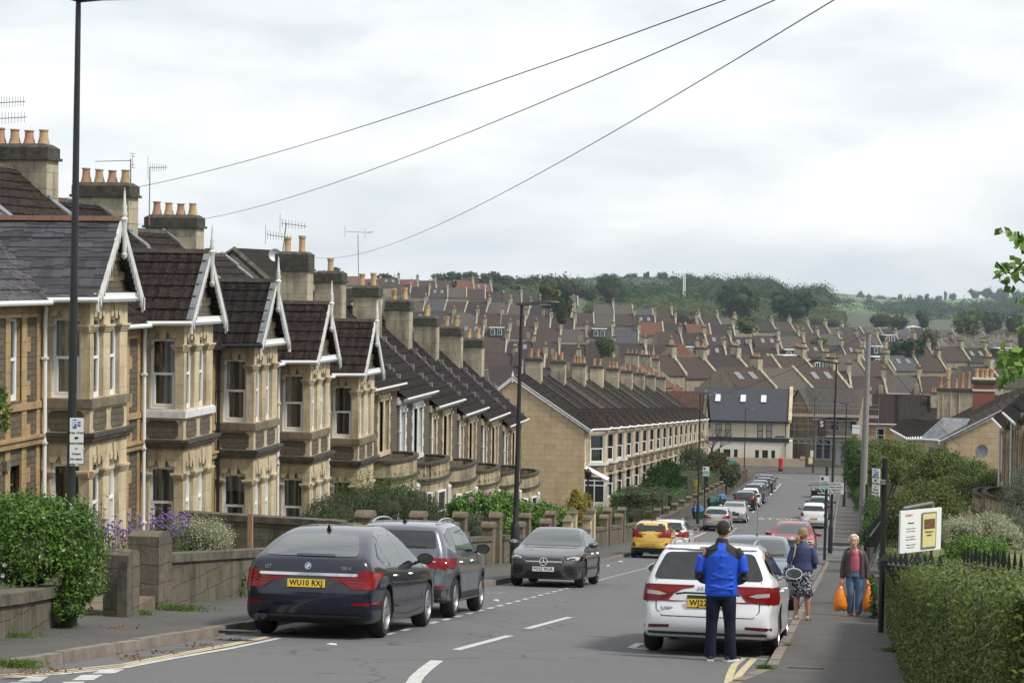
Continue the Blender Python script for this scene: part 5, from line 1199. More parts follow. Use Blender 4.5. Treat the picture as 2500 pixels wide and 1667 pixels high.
# ---- big white estate on the right
c=new_car('estate','white','white estate car parked on the right, behind the man in the blue jacket')
std_glass(c,None,rearw=[(-.73,1.00),(.73,1.00),(.68,1.15),(.58,1.355),(0,1.37),(-.58,1.355),(-.68,1.15)],dlo=[(1.0,1.02),(.4,1.28),(-.1,1.375),(-1.2,1.365),(-1.88,1.27),(-1.93,1.12),(-1.6,1.04)],pil=[(-.05,-.1,1.0,1.4),(-1.1,-1.2,1.0,1.4)],front=[(-.68,1.03),(.68,1.03),(.56,1.38),(-.56,1.38)],mt='cglass')
c.patch('spoiler',[(-.62,1.385),(.62,1.385),(.6,1.42),(-.6,1.42)],'b',PT['white'],off=.03);c.patch('brake_lamp',[(-.14,1.385),(.14,1.385),(.14,1.405),(-.14,1.405)],'b','redd',off=.034)
for s_ in (0,1):
    Q=(lambda P: MIR(P)) if s_ else (lambda P: P)
    a=c.patch('tail_lamp',Q([(.93,.93),(.91,.70),(.68,.71),(.58,.75),(.46,.815),(.62,.855),(.80,.92)]),'b','redl',off=.012,step=.03)
    c.patch('lamp_glass',Q([(.80,.85),(.80,.80),(.64,.785),(.54,.805),(.64,.835)]),'b','clearl',par=a,off=.017,step=.03)
    c.patch('tail_lamp',[(-2.36,.93),(-2.38,.71),(-2.12,.72),(-2.08,.86),(-2.2,.93)],'l' if s_ else 'r','redl',off=.008,step=.03)
    c.patch('reflector',Q([(.84,.40),(.84,.355),(.50,.375),(.50,.41)]),'b','redd',off=.008)
c.line([(-.70,.99),(-.68,.6),(-.6,.52),(.6,.52),(.68,.6),(.70,.99)],'b',.012);c.line([(-.42,.812),(-.3,.83),(.3,.83),(.42,.812)],'b',.02,'seam','crease',None,.004)
c.patch('bumper',[(-.78,.32),(.78,.32),(.86,.24),(.80,.2),(-.80,.2),(-.86,.24)],'b',M('rear_diffuser',(.03,.03,.032),.5),off=.01);c.patch('plate_holder',[(-.27,.80),(.27,.80),(.27,.635),(-.27,.635)],'b','trim',off=.008)
plate(c,'b',0,.70,'WJ22 LTO',.53);btext(c,'S K O D A',0,.89,.06,'alloy');btext(c,'SUPERB',.54,.62,.05,'alloy')
seams(c,[[(.95,.35),(1.0,1.0)],[(-.08,.3),(-.08,1.0)],[(-1.0,.4),(-1.15,.75),(-1.25,1.0)]]);c.mirrors(.8,1.0);handles(c,(-1.0,.15),.85)
for sd in 'lr': c.line([(-1.6,1.03),(-1.0,1.0),(.9,.99)],sd,.02,'chrome','belt_trim',None,.012)
rails(c,.4,-1.75);c.wheels(5);place(c,-1.86,30.4,R(.6))
# ---- blue grey hatchback facing up, between the white estate and the red suv
c=new_car('hatch2','bluegrey','blue grey hatchback facing uphill between the white estate and the red SUV',L=4.3,W=1.79,H=1.49)
std_glass(c,None,rearw=[(-.6,1.1),(.6,1.1),(.52,1.36),(-.52,1.36)],dlo=[(.9,1.02),(.3,1.31),(-.1,1.40),(-1.1,1.37),(-1.5,1.27),(-1.2,1.07)],pil=[(-.15,-.17,1.0,1.4)],front=[(-.68,1.04),(.68,1.04),(.56,1.38),(-.56,1.38)])
for s_ in (0,1): c.patch('headlamp',(MIR if s_ else list)([(.8,.82),(.8,.68),(.5,.66),(.52,.76)]),'f','clearl',off=.01,step=.04)
c.patch('grille',[(-.45,.64),(.45,.64),(.4,.46),(-.4,.46)],'f','trim',off=.006);plate(c,'f',0,.5,'WX19 KDA',white=True)
c.line([(-.6,1.06),(.1,1.08)],'f',.02,'trim','wiper',None,.02);c.line([(0,1.06),(.6,1.08)],'f',.02,'trim','wiper',None,.02)
antenna(c,-.1,'rod',h=.5,mt='trim');c.mirrors(.7,1.02,mt='gloss');c.wheels(6);seams(c,[[(.85,.35),(.9,1.0)],[(-.15,.33),(-.15,1.02)]]);place(c,-1.98,44.4,R(180))
# ---- red suv facing up
c=new_car('suv','red','red SUV facing the camera in the road by the side turning')
std_glass(c,None,rearw=[(-.66,1.16),(.66,1.16),(.6,1.44),(-.6,1.44)],dlo=[(.92,1.10),(.3,1.44),(-.3,1.53),(-1.3,1.50),(-1.72,1.40),(-1.62,1.20),(-1.3,1.11)],pil=[(-.08,-.12,1.07,1.54),(-1.05,-1.15,1.07,1.5)],frame='chrome',front=[(-.70,1.13),(.70,1.13),(.63,1.3),(.57,1.50),(0,1.52),(-.57,1.50),(-.63,1.3)])
for s_ in (0,1):
    Q=(lambda P: MIR(P)) if s_ else (lambda P: P)
    a=c.patch('headlamp',Q([(.86,.92),(.84,.78),(.54,.78),(.52,.90)]),'f','clearl',off=.01,step=.03);c.patch('lamp_core',Q([(.76,.88),(.75,.81),(.62,.81),(.62,.87)]),'f','gloss',par=a,off=.014,step=.03)
    c.patch('fog_lamp',Q([(.80,.72),(.79,.66),(.62,.66),(.62,.71)]),'f','clearl',off=.01,step=.03)
g_=c.patch('grille',[(-.47,.91),(.47,.91),(.42,.76),(-.42,.76)],'f','gloss',off=.008); 
for k in range(11): c.line([(-.4+k*.08,.89),(-.4+k*.08,.78)],'f',.014,'trim','grille_bar',g_,.012)
c.line([(-.48,.925),(.48,.925)],'f',.024,'chrome','grille_trim',g_,.014);c.line([(-.43,.75),(.43,.75)],'f',.02,'chrome','grille_trim',g_,.014)
c.patch('air_intake',[(-.60,.50),(.60,.50),(.70,.34),(-.70,.34)],'f','trim',off=.006);c.patch('badge',[(.055*math.cos(t),.975+.055*math.sin(t)) for t in np.linspace(0,2*PI,18,endpoint=False)],'f','chrome',off=.012,step=.03)
plate(c,'f',0,.62,'WP18 VKX',white=True);rails(c,.5,-1.5);c.mirrors(.72,1.08);c.wheels(5);place(c,-2.35,86.0,R(180))
# ---- cars farther down the hill
def far_car(kind,pt,label,X,Y,head=0,front=False,roof=None,**kw):
    c=new_car(kind,pt,label,**kw);b_=c.belt(0);H=c.H;tw=c.Wd/2-c.tumble*(H-.1-b_)-.04;Lx=c.L/2
    rear_z0=b_+.13
    std_glass(c,None,rearw=[(-tw-.02,rear_z0),(tw+.02,rear_z0),(tw-.1,H-.12),(-tw+.1,H-.12)],dlo=[(.88,b_+.11),(.35,H-.17),(-.2,H-.1),(-Lx*.55,H-.12),(-Lx*.78,H-.22),(-Lx*.7,b_+.16),(-.2,b_+.09)],pil=[(-.15,-.18,b_+.05,H-.08),(-.95,-1.0,b_+.05,H-.1)],front=[(-tw+.02,b_+.13),(tw-.02,b_+.13),(tw-.12,H-.11),(-tw+.12,H-.11)])
    W=c.Wd/2
    for s_ in (0,1):
        Q=MIR if s_ else list
        c.patch('headlamp',Q([(W-.06,.80),(W-.07,.66),(W-.38,.66),(W-.36,.78)]),'f','clearl',off=.01,step=.05)
        c.patch('tail_lamp',Q(kw.get('lamp',[(W-.08,1.02),(W-.05,.78),(W-.26,.78),(W-.24,.98)]) if False else [(W-.08,1.02),(W-.05,.80),(W-.28,.80),(W-.22,1.0)]),'b','redl',off=.012,step=.04)
        c.patch('tail_lamp',[(-Lx+.05,1.0),(-Lx+.04,.8),(-Lx+.25,.84),(-Lx+.28,1.02)],'l' if s_ else 'r','redl',off=.01,step=.04)
    c.patch('grille',[(-.4,.7),(.4,.7),(.36,.5),(-.36,.5)],'f','trim',off=.006);c.patch('bumper',[(-W+.1,.36),(W-.1,.36),(W-.12,.24),(-W+.12,.24)],'b','trim',off=.006)
    plate(c,'b',0,.64,random.choice(['WR14 LMO','WN61 HGC','WV12 OTE','WF09 PLK','WD66 CZU']),.5);plate(c,'f',0,.42,'WM15 ESK',.5,white=True)
    seams(c,[[(.82,.35),(.86,1.0)],[(-.15,.33),(-.15,1.0)]]);c.mirrors(.68,b_+.1);c.wheels(8 if kind != 'suv' else 5);place(c,X,Y,R(head));return c
c=far_car('hatch2','silver','silver hatchback at the kerb by the double yellow line',-8.3,132.6)
c=far_car('hatch2','silver','low silver car with a black soft top, next to the silver hatchback',-7.85,143.5,180,H=1.38,L=4.1)
sf=c.patch('soft_top',[(.25,-.58),(.25,.58),(-1.5,.60),(-1.5,-.60)],'t','trim',off=.012,round_=.1)
far_car('hatch2','black','black hatchback with red tail lamps below the bus stop sign',-8.1,162.5)
far_car('hatch','white','pale hatchback with dark glass beyond the black hatchback',-8.0,168.5,H=1.5)
far_car('mpv','blue','blue people carrier in the middle of the left hand line of cars',-8.0,175.5)
far_car('hatch2','dgrey','dark grey hatchback just beyond the blue people carrier',-8.1,182.6)
far_car('hatch2','blue','blue hatchback farther down the left hand line, beyond the dark grey one',-8.2,190.5)
far_car('hatch2','black','black hatchback with bright red lamps near the foot of the left hand line',-8.2,199.5)
far_car('estate','bluegrey','last car of the left hand line, blue grey, by the cross road',-8.4,208.5)
c=far_car('suv','white','white compact SUV parked on the right beyond the red SUV',-2.5,139.8,L=4.12,W=1.78,H=1.57)
far_car('mpv','bluegrey','grey blue car ahead of the white compact SUV',-2.3,152.5)
far_car('hatch2','black','black car driving by the cross road on the right',-2.9,192,180)
# ================================================================== people
MT['skin']=M('skin',(.50,.27,.19),.55);MT['skint']=M('tanned_skin',(.42,.22,.14),.55)
def ell(c,rx,ry,n=16,tilt=0.): return [(c[0]+rx*math.cos(t),c[1]+ry*math.sin(t),c[2]+tilt*math.sin(t)) for t in np.linspace(0,2*PI,n,endpoint=False)]
def fuse(q,name,mats,par,vox=.011,it=4,pick=None):
    """join overlapping limbs into one continuous smooth surface"""
    me=bpy.data.meshes.new(name);me.from_pydata(q.v,[],q.f);bm=bmesh.new();bm.from_mesh(me);bmesh.ops.recalc_face_normals(bm,faces=bm.faces);bm.to_mesh(me);bm.free()
    o=bpy.data.objects.new(name,me);COL.objects.link(o);r=o.modifiers.new('r','REMESH');r.mode='VOXEL';r.voxel_size=vox;s_=o.modifiers.new('s','SMOOTH');s_.factor=.5;s_.iterations=it
    ne=bpy.data.meshes.new_from_object(o.evaluated_get(bpy.context.evaluated_depsgraph_get()));o.modifiers.clear();o.data=ne;ne.materials.clear()
    for m_ in mats: ne.materials.append(MT[m_] if isinstance(m_,str) else m_)
    if pick: ne.polygons.foreach_set('material_index',[pick(p.center) for p in ne.polygons])
    ne.polygons.foreach_set('use_smooth',[True]*len(ne.polygons));uvmap(ne);o.parent=par;return o
def torso(q,rings): q.loft([ell((x,y,z),rx,ry) for x,y,z,rx,ry in rings])
def hand(q,w,d,side,curl=.6,k=1.):
    """palm, four fingers of unequal length and a thumb; d points along the fingers, side towards the thumb"""
    w,d,s_=Vector(w),Vector(d).normalized(),Vector(side).normalized();n=d.cross(s_);q.tube([tuple(w-d*.02*k),tuple(w+d*.045*k),tuple(w+d*.085*k)],[.024*k,.036*k,.034*k],10)
    for i,(ln,o_) in enumerate(((.068,.027),(.078,.010),(.072,-.009),(.056,-.026))):
        a=w+d*.08*k+s_*o_*k;b_=a+(d*.6+n*curl*.5).normalized()*ln*.5*k;c=b_+(d*(1-curl)+n*curl).normalized()*ln*.5*k;q.tube([tuple(a),tuple(b_),tuple(c)],[.0095*k,.0088*k,.007*k],7)
    a=w+d*.02*k+s_*.028*k;b_=a+(s_*.8+d*.7).normalized()*.035*k;q.tube([tuple(a),tuple(b_),tuple(b_+(d+n*.4).normalized()*.03*k)],[.012*k,.0105*k,.008*k],7)
def head(q,c,k=1.,f=(0,1)):
    """skull, jaw, nose and ears; f is the way the face looks"""
    c=Vector(c);F=Vector((f[0],f[1],0)).normalized();S=Vector((F.y,-F.x,0));P=lambda a,b_,z: tuple(c+S*a*k+F*b_*k+Vector((0,0,z*k)))
    q.loft([[P(rx*math.cos(t),oy+ry*math.sin(t),z) for t in np.linspace(0,2*PI,16,endpoint=False)] for z,rx,ry,oy in ((-.115,.03,.03,.045),(-.105,.048,.055,.03),(-.07,.062,.078,.012),(-.02,.071,.09,.004),(.03,.076,.097,0),(.07,.07,.09,-.004),(.1,.05,.066,-.006),(.118,.02,.03,-.006))])
    q.tube([P(0,-.01,-.2),P(0,-.008,-.13),P(0,.0,-.06)],[.062*k,.056*k,.055*k],12);q.tube([P(0,.088,.015),P(0,.108,-.025),P(0,.095,-.035)],[.008*k,.016*k,.01*k],8)
    for s_ in (-1,1): q.tube([P(s_*.072,-.01,.02),P(s_*.086,-.016,.0),P(s_*.076,-.005,-.035)],[.012*k,.017*k,.01*k],8)
    return P
def face(par,P,lips='skint'):
    e=MB()
    for s_ in (-1,1):
        e.mi=0;e.lathe([(.001,-.008),(.013,0),(.001,.006)],P(s_*.032,.083,.012),8,'y');e.mi=1;e.lathe([(.001,-.011),(.006,-.004),(.001,.01)],P(s_*.032,.088,.012),6,'y');e.tube([P(s_*.015,.092,.038),P(s_*.034,.09,.043),P(s_*.052,.08,.036)],.0035,5)
    e.obj('eyes',[MT['plate_w'],M('dark_iris',(.05,.04,.03),.3)],par,smooth=True);m_=MB();m_.tube([P(-.028,.082,-.05),P(-.012,.089,-.062),P(.012,.089,-.062),P(.028,.082,-.05)],.006,6);o=m_.obj('mouth',M('lips',(.35,.10,.09),.5),par,smooth=True)
def person(label,x,y,rot,off=.12):
    return thing('person',label,'person',(x,y,rz(y)+off),rot)
def shoe(q,x,y,ang=0.,L_=.28,h=.07):
    ca,sa=math.cos(ang),math.sin(ang);T=lambda a,b_,z: (x+a*ca+b_*sa,y-a*sa+b_*ca,z)
    q.loft([[T(w*math.cos(t),yy,max(0.003,hh*.5+hh*.5*math.sin(t))) for t in np.linspace(0,2*PI,12,endpoint=False)] for yy,w,hh in ((-.09,.02,.05),(-.08,.036,h),(0,.04,h+.02),(.08,.046,h*.8),(.15,.045,h*.6),(L_-.1,.02,h*.35))])
# ---- man in the blue jacket, back to the camera
fa=person('man seen from behind in blue and black jacket and dark jeans behind the white estate',-1.66,27.42,R(2),.004)
q=MB();P=head(q,(.01,.03,1.685),1.0,(.12,1));torso(q,[(0,0,.9,.15,.1),(0,0,1.2,.15,.1),(0,0,1.45,.17,.09),(0,.01,1.52,.06,.06)])
for s_ in (-1,1): q.tube([(s_*.09,0,.92),(s_*.11,.01,.5),(s_*.13,0,.08)],[.07,.05,.04],10);q.tube([(s_*.18,0,1.44),(s_*.28,-.03,1.16),(s_*.17,.17,1.0)],[.045,.04,.03],10);hand(q,(s_*.17,.18,1.0),(-s_*.8,.3,-.5),(0,.3,1),.5)
fuse(q,'body',['skin'],fa,.009,2);face(fa,P)
q=MB();q.loft([[P(rx*math.cos(t),oy+ry*math.sin(t),z) for t in np.linspace(0,2*PI,18,endpoint=False)] for z,rx,ry,oy in ((-.055,.05,.05,-.045),(-.04,.068,.06,-.04),(.01,.080,.082,-.026),(.06,.080,.094,-.008),(.1,.062,.076,-.004),(.124,.03,.035,-.004))]);fuse(q,'hair',[M('short_dark_brown_hair',(.022,.014,.010),.8,bmp=.6,bscale=180)],fa,.009,2)
q=MB();torso(q,[(.0,0,.84,.205,.135),(0,0,.88,.215,.15),(0,0,1.0,.21,.145),(0,-.005,1.2,.225,.145),(0,-.01,1.36,.235,.135),(0,0,1.45,.2,.115),(0,.01,1.51,.09,.08),(0,.02,1.57,.072,.07),(0,.02,1.585,.06,.06)])
for s_ in (-1,1): q.tube([(s_*.17,0,1.43),(s_*.25,-.01,1.33),(s_*.29,-.03,1.16),(s_*.295,-.03,1.09),(s_*.25,.07,1.03),(s_*.20,.15,1.0)],[.072,.072,.064,.056,.05,.045],14)
for k in range(7): z=.92+.07*k;q.tube([(-.2+.03*k,-.125-.01*(k % 2),z),(0,-.148,z-.03*(1 if k % 2 else -1)),(.2-.02*k,-.12,z+.02)],.012,6)
MT['jblue']=M('royal_blue_fleece',(.010,.085,.62),.75,col2=(.008,.065,.50),vscale=6,bmp=.3,bscale=30);MT['jblack']=M('black_fleece',(.014,.013,.014),.8)
def jk(c):
    a=abs(c.x)
    if c.z < 1.145 and a > .2 and not (a < .235 and c.y < .05): return 1
    if c.z > 1.53: return 1
    if c.z > 1.325+.8*max(0,.2-a)+1.2*max(0,a-.23) and a > .052: return 1
    return 0
fuse(q,'jacket',['jblue','jblack'],fa,.009,9,jk)
MT['jean']=M('dark_denim',(.009,.013,.026),.9,spec=.15,col2=(.015,.021,.038),vscale=7,bmp=.3,bscale=60)
q=MB();torso(q,[(0,0,.8,.175,.12),(0,0,.9,.18,.13),(0,0,1.02,.17,.12)])
for s_ in (-1,1): q.tube([(s_*.085,0,.92),(s_*.098,-.005,.75),(s_*.115,.01,.5),(s_*.125,-.015,.28),(s_*.13,0,.05)],[.105,.1,.078,.072,.082],14)
fuse(q,'jeans',['jean'],fa,.010,3)
q=MB();shoe(q,-.13,.0,-.1);shoe(q,.135,-.01,.75);q.mi=0;so=MB();shoe(so,-.13,0,-.1,.285,.024);shoe(so,.135,-.01,.75,.285,.024);so.xf(Matrix.Diagonal((1,1,1,1)));q.obj('shoes',M('dark_canvas',(.02,.025,.04),.8),fa,smooth=True)
so=MB()
for (x,y,a) in ((-.13,0,-.1),(.135,-.01,.75)): ca,sa=math.cos(a),math.sin(a);so.hexa([(x+u*ca+v*sa,y-u*sa+v*ca,.002) for u,v in ((-.04,-.095),(.04,-.095),(.052,.08),(.03,.185),(-.03,.185),(-.05,.08))],[(x+u*ca+v*sa,y-u*sa+v*ca,.026) for u,v in ((-.04,-.095),(.04,-.095),(.052,.08),(.03,.185),(-.03,.185),(-.05,.08))])
so.obj('shoe_soles',MT['plate_w'],fa);text_mesh('THE\nNORTH',.022,'galv',fa,Matrix(((1,0,0,.135),(0,0,1,-.132),(0,1,0,1.42),(0,0,0,1))),'logo')
# ---- woman with the ponytail, back to the camera
fb=person('woman seen from behind with a fair ponytail, navy jacket, patterned skirt and flip flops',-.84,36.75,R(-4))
q=MB();P=head(q,(.0,.03,1.475),.95,(.5,.85));torso(q,[(0,0,.8,.14,.1),(0,0,1.0,.12,.09),(0,0,1.25,.15,.09),(0,.01,1.32,.06,.06)])
for s_ in (-1,1):
    q.tube([(s_*.08,0,.82),(s_*.085,.0,.47),(s_*.09,-.015,.34),(s_*.10,0,.09)],[.075,.046,.054,.032],12);q.tube([(s_*.15,0,1.26),(s_*.2,-.02,1.0),(s_*.14,.15,.88)],[.04,.036,.028],10);hand(q,(s_*.14,.16,.88),(-s_*.6,.5,-.3),(0,.3,1),.5,.9)
    q.loft([[(s_*.1+a*.7,yy,zz) for a,zz in ((-.045,.012),(.045,.012),(.03,hh),(-.03,hh))] for yy,hh in ((-.06,.05),(.0,.09),(.08,.05),(.16,.025))])
fuse(q,'body',['skint'],fb,.009,2);face(fb,P)
MT['blond']=M('fair_hair',(.34,.22,.11),.75,col2=(.2,.12,.06),vscale=25,bmp=.5,bscale=120)
q=MB();q.loft([[P(rx*math.cos(t),oy+ry*math.sin(t),z) for t in np.linspace(0,2*PI,18,endpoint=False)] for z,rx,ry,oy in ((-.07,.05,.045,-.05),(-.03,.075,.07,-.04),(.03,.084,.088,-.022),(.08,.078,.088,-.01),(.118,.04,.05,-.008))]);b0=Vector(P(0,-.12,-.02));q.tube([tuple(b0),tuple(b0+Vector((-.02,-.04,-.03))),tuple(b0+Vector((-.03,-.04,-.13))),tuple(b0+Vector((-.03,-.02,-.17)))],[.025,.036,.034,.012],10);fuse(q,'hair',['blond'],fb,.009,2)
MT['navyj']=M('navy_jacket',(.028,.042,.105),.7,col2=(.04,.055,.13),vscale=7,bmp=.3,bscale=30)
q=MB();torso(q,[(0,0,.84,.185,.13),(0,0,.88,.19,.135),(0,0,1.0,.165,.115),(0,0,1.15,.175,.115),(0,0,1.25,.165,.1),(0,.01,1.32,.075,.07),(0,.02,1.36,.06,.06)])
for s_ in (-1,1): q.tube([(s_*.14,0,1.25),(s_*.2,-.01,1.1),(s_*.225,-.02,1.0),(s_*.2,.06,.92),(s_*.15,.13,.89)],[.062,.06,.055,.05,.04],12)
fuse(q,'jacket',['navyj'],fb,.009,7)
m,nt,b=nodes('patterned_skirt');f=nd(nt,'ShaderNodeTexVoronoi',{'Vector': nt.nodes.new('ShaderNodeTexCoord').outputs['Object'],'Scale': 42.},feature='DISTANCE_TO_EDGE').outputs[0];g_=noise(nt,30,3,pos=False);nt.links.new(mixc(nt,nd(nt,'ShaderNodeMapRange',{'Value': g_,'From Min': .52,'From Max': .56}).outputs[0],(.012,.012,.018),(.36,.37,.42)),b.inputs['Base Color']);b.inputs['Roughness'].default_value=.9
q=MB();q.loft([[((.165+.02*(1-k))*(1+.05*(1-k)*math.sin(6*t))*math.cos(t),.12*(1+.25*(1-k)+.06*(1-k)*math.sin(5*t))*math.sin(t),.42+.47*k) for t in np.linspace(0,2*PI,40,endpoint=False)] for k in (0,.25,.5,.75,1)]);q.obj('skirt',m,fb,smooth=2)
q=MB()
for s_ in (-1,1): q.hexa([(s_*.1+a,b_,.0) for a,b_ in ((-.035,-.09),(.035,-.09),(.045,.1),(.02,.17),(-.02,.17),(-.04,.1))],[(s_*.1+a,b_,.018) for a,b_ in ((-.035,-.09),(.035,-.09),(.045,.1),(.02,.17),(-.02,.17),(-.04,.1))]);q.tube([(s_*.1-.035,.04,.02),(s_*.1,.1,.05),(s_*.1+.035,.04,.02)],.007,5)
q.obj('flip_flops',MT['black'],fb)
bg=thing('shoulder_bag','navy shoulder bag with white dots on the ponytailed woman','bag',(-.84-.20,36.71,rz(36.75)+.12));m,nt,b=nodes('dotted_cloth');f=nd(nt,'ShaderNodeTexVoronoi',{'Vector': nt.nodes.new('ShaderNodeTexCoord').outputs['Object'],'Scale': 24.,'Randomness': .35}).outputs['Distance'];nt.links.new(mixc(nt,nd(nt,'ShaderNodeMapRange',{'Value': f,'From Min': .34,'From Max': .30}).outputs[0],(.015,.02,.05),(.6,.6,.62)),b.inputs['Base Color'])
q=MB();q.loft([ell((0,0,z),rx,ry) for z,rx,ry in ((.66,.06,.03),(.68,.13,.07),(.76,.15,.085),(.88,.12,.07),(.96,.05,.03))]);fuse(q,'cloth',[m],bg,.01,2);q=MB();q.tube([(0,.0,.95),(.05,-.06,1.1),(.08,-.08,1.28),(.09,-.02,1.345),(.09,.06,1.3)],.014,6);q.obj('strap',M('cream_strap',(.5,.46,.38),.8),bg,smooth=True)
# ---- white haired woman with two orange bags, facing up the hill
fc=person('smiling white haired woman in brown jacket, pink top and jeans carrying two orange bags',.05,39.05,PI)
q=MB();P=head(q,(.03,.07,1.36),.95,(.1,1));torso(q,[(0,0,.78,.13,.1),(0,0,1.0,.13,.095),(.01,.02,1.16,.14,.09),(.015,.04,1.22,.06,.06)])
for s_ in (-1,1):
    q.tube([(s_*.075,0,.8),(s_*.07,.02,.45),(s_*.07,-.02*s_,.08)],[.07,.05,.036],12);q.tube([(s_*.14,.02,1.16),(s_*.2,0,.9),(s_*.225,.04,.66)],[.036,.034,.024],10);hand(q,(s_*.225,.045,.65),(0,.1,-1),(0,1,.1),.85,.85)
fuse(q,'body',['skin'],fc,.008,2);face(fc,P)
q=MB();rr_=random.Random(2)
for i in range(60):
    t,ph=rr_.uniform(0,2*PI),rr_.uniform(-.3,1.5);a,b_,z=.086*math.cos(t)*math.cos(ph),.1*math.sin(t)*math.cos(ph)-.015,.03+.1*math.sin(ph)
    if b_ > .045 and z < .075: continue
    c=Vector(P(a,b_,z));q.tube([tuple(c-Vector((0,0,.012))),tuple(c),tuple(c+Vector((0,0,.012)))],[.012,.026,.012],7)
fuse(q,'hair',[M('white_hair',(.62,.60,.54),.8,bmp=.5,bscale=90)],fc,.009,2)
MT['pink']=M('pink_top',(.52,.13,.19),.8,bmp=.2,bscale=30);MT['brownj']=M('brown_jacket',(.095,.062,.058),.7,col2=(.06,.04,.038),vscale=12,bmp=.5,bscale=35)
q=MB();torso(q,[(0,.0,.82,.135,.115),(0,.005,.9,.14,.12),(0,.02,1.05,.135,.115),(.01,.03,1.17,.12,.1),(.015,.04,1.215,.06,.065)]);fuse(q,'top',['pink'],fc,.010,2)
q=MB();q.tube([P(-.045,.03,-.15),P(0,.085,-.23),P(.045,.03,-.15)],.006,6);q.tube([P(0,.085,-.23),P(0,.09,-.27)],.01,6);q.obj('necklace',M('dark_red_beads',(.2,.02,.02),.4),fc)
q=MB()
for s_ in (-1,1):
    q.loft([[(s_*(ox+w*math.cos(t)),oy+d_*math.sin(t),z) for t in np.linspace(0,2*PI,12,endpoint=False)] for z,ox,oy,w,d_ in ((.70,.115,-.01,.065,.11),(.85,.11,-.01,.06,.12),(1.0,.11,0,.055,.12),(1.14,.10,.02,.06,.11),(1.2,.06,.03,.04,.075))])
    q.tube([(s_*.12,.02,1.165),(s_*.19,.0,1.0),(s_*.22,.0,.85),(s_*.23,.03,.68)],[.062,.058,.05,.042],12)
q.loft([[(a,-.075+b_,z) for a,b_ in ((-w,-.02),(w,-.02),(w,.03),(-w,.03))] for z,w in ((.70,.13),(1.0,.13),(1.18,.1))]);fuse(q,'jacket',['brownj'],fc,.010,3)
MT['ljean']=M('faded_denim',(.10,.17,.27),.85,col2=(.045,.085,.16),vscale=6,bmp=.3,bscale=50)
q=MB();torso(q,[(0,0,.72,.15,.11),(0,0,.8,.15,.11),(0,0,.9,.14,.105)])
for s_ in (-1,1): q.tube([(s_*.075,0,.8),(s_*.08,.01,.6),(s_*.075,.03,.42),(s_*.072,-.02*s_,.06)],[.09,.082,.066,.062],12)
fuse(q,'jeans',['ljean'],fc,.010,3);q=MB();shoe(q,-.07,.02,.1,.24,.06);shoe(q,.07,-.02,-.2,.24,.06);q.obj('shoes',M('red_leather',(.16,.015,.015),.5),fc,smooth=True)
MT['obag']=M('orange_carrier',(.78,.22,.02),.35,bmp=.9,bscale=16)
for s_,lb in ((1,'fuller orange carrier bag, in the left hand side of the white haired woman'),(-1,'slimmer orange carrier bag of the white haired woman, beside the black post')):
    t=thing('carrier_bag',lb,'bag',(.05-s_*.25,39.0,rz(39.05)+.12),s_*.3,'orange carrier bags');q=MB();w=.13 if s_ > 0 else .11
    q.loft([[(rx*(1+.07*math.sin(5*t+z*20))*math.cos(t),ry*(1+.09*math.sin(4*t+z*9))*math.sin(t),z+.018*math.sin(3*t)*(z < .5)) for t in np.linspace(0,2*PI,24,endpoint=False)] for z,rx,ry in ((.1,w*.4,.04),(.115,w*.85,.075),(.2,w,.09),(.32,w*.92,.08),(.42,w*.6,.055),(.5,w*.33,.03),(.56,.02,.016))]);q.tube([(-.02,0,.5),(-.025,0,.58),(0,0,.625),(.025,0,.58),(.02,0,.5)],.009,6);q.obj('bag',MT['obag'],t,smooth=2)
# ================================================================== street furniture, walls, signs
TZ=lambda x,y: rz(y)+.12
def lamp_post(x,y,H_,head,label,lean=0.,slim=False,arm=(1,0),rs=1.):
    t=thing('street_lamp',label,'street lamp',(x,y,rz(y)+.1),(0,R(lean),0),'lamp columns along the street')
    p=MB();r0,r1=(.095*rs,.055*rs) if not slim else (.062,.04)
    p.lathe([(r0*1.75,0),(r0*1.75,1.15),(r0*1.2,1.3),(r0,1.35),(r0*.95,2.2),(r1,H_-.2),(r1*.9,H_)],(0,0,0),18);p.obj('column',MT['dkgrey'],t,smooth=35)
    a=Vector((arm[0],arm[1],0)).normalized();b_=Vector((-a.y,a.x,0));m=MB();rings=[]
    for s_,w_,h0,h1 in ((-.12,.05,-.03,.02),(0,.10,-.07,.03),(.25,.13,-.03,.09),(.5,.14,.03,.13),(.72,.10,.05,.12),(.8,.04,.06,.09)):
        c=a*s_*head;rings.append([c-b_*w_+Vector((0,0,H_+h0+.02)),c-b_*w_*.7+Vector((0,0,H_+h1)),c+b_*w_*.7+Vector((0,0,H_+h1)),c+b_*w_+Vector((0,0,H_+h0+.02)),c+b_*w_*.7+Vector((0,0,H_+h0)),c-b_*w_*.7+Vector((0,0,H_+h0))])
    m.loft(rings);hd=m.obj('lamp_head',MT['dkgrey'],t,smooth=50)
    g_=MB();c=a*.42*head;g_.hexa([tuple(c+b_*sy*.09+a*sx*.2*head+Vector((0,0,H_-.045+ (.42+sx*.2)*.05))) for sx,sy in ((-1,-1),(1,-1),(1,1),(-1,1))],[tuple(c+b_*sy*.09+a*sx*.2*head+Vector((0,0,H_+.0))) for sx,sy in ((-1,-1),(1,-1),(1,1),(-1,1))]);g_.obj('lens',MT['clearl'],hd)
    return t
def base_top(X,Y,u,v): p=atY(u,v,Y);return p
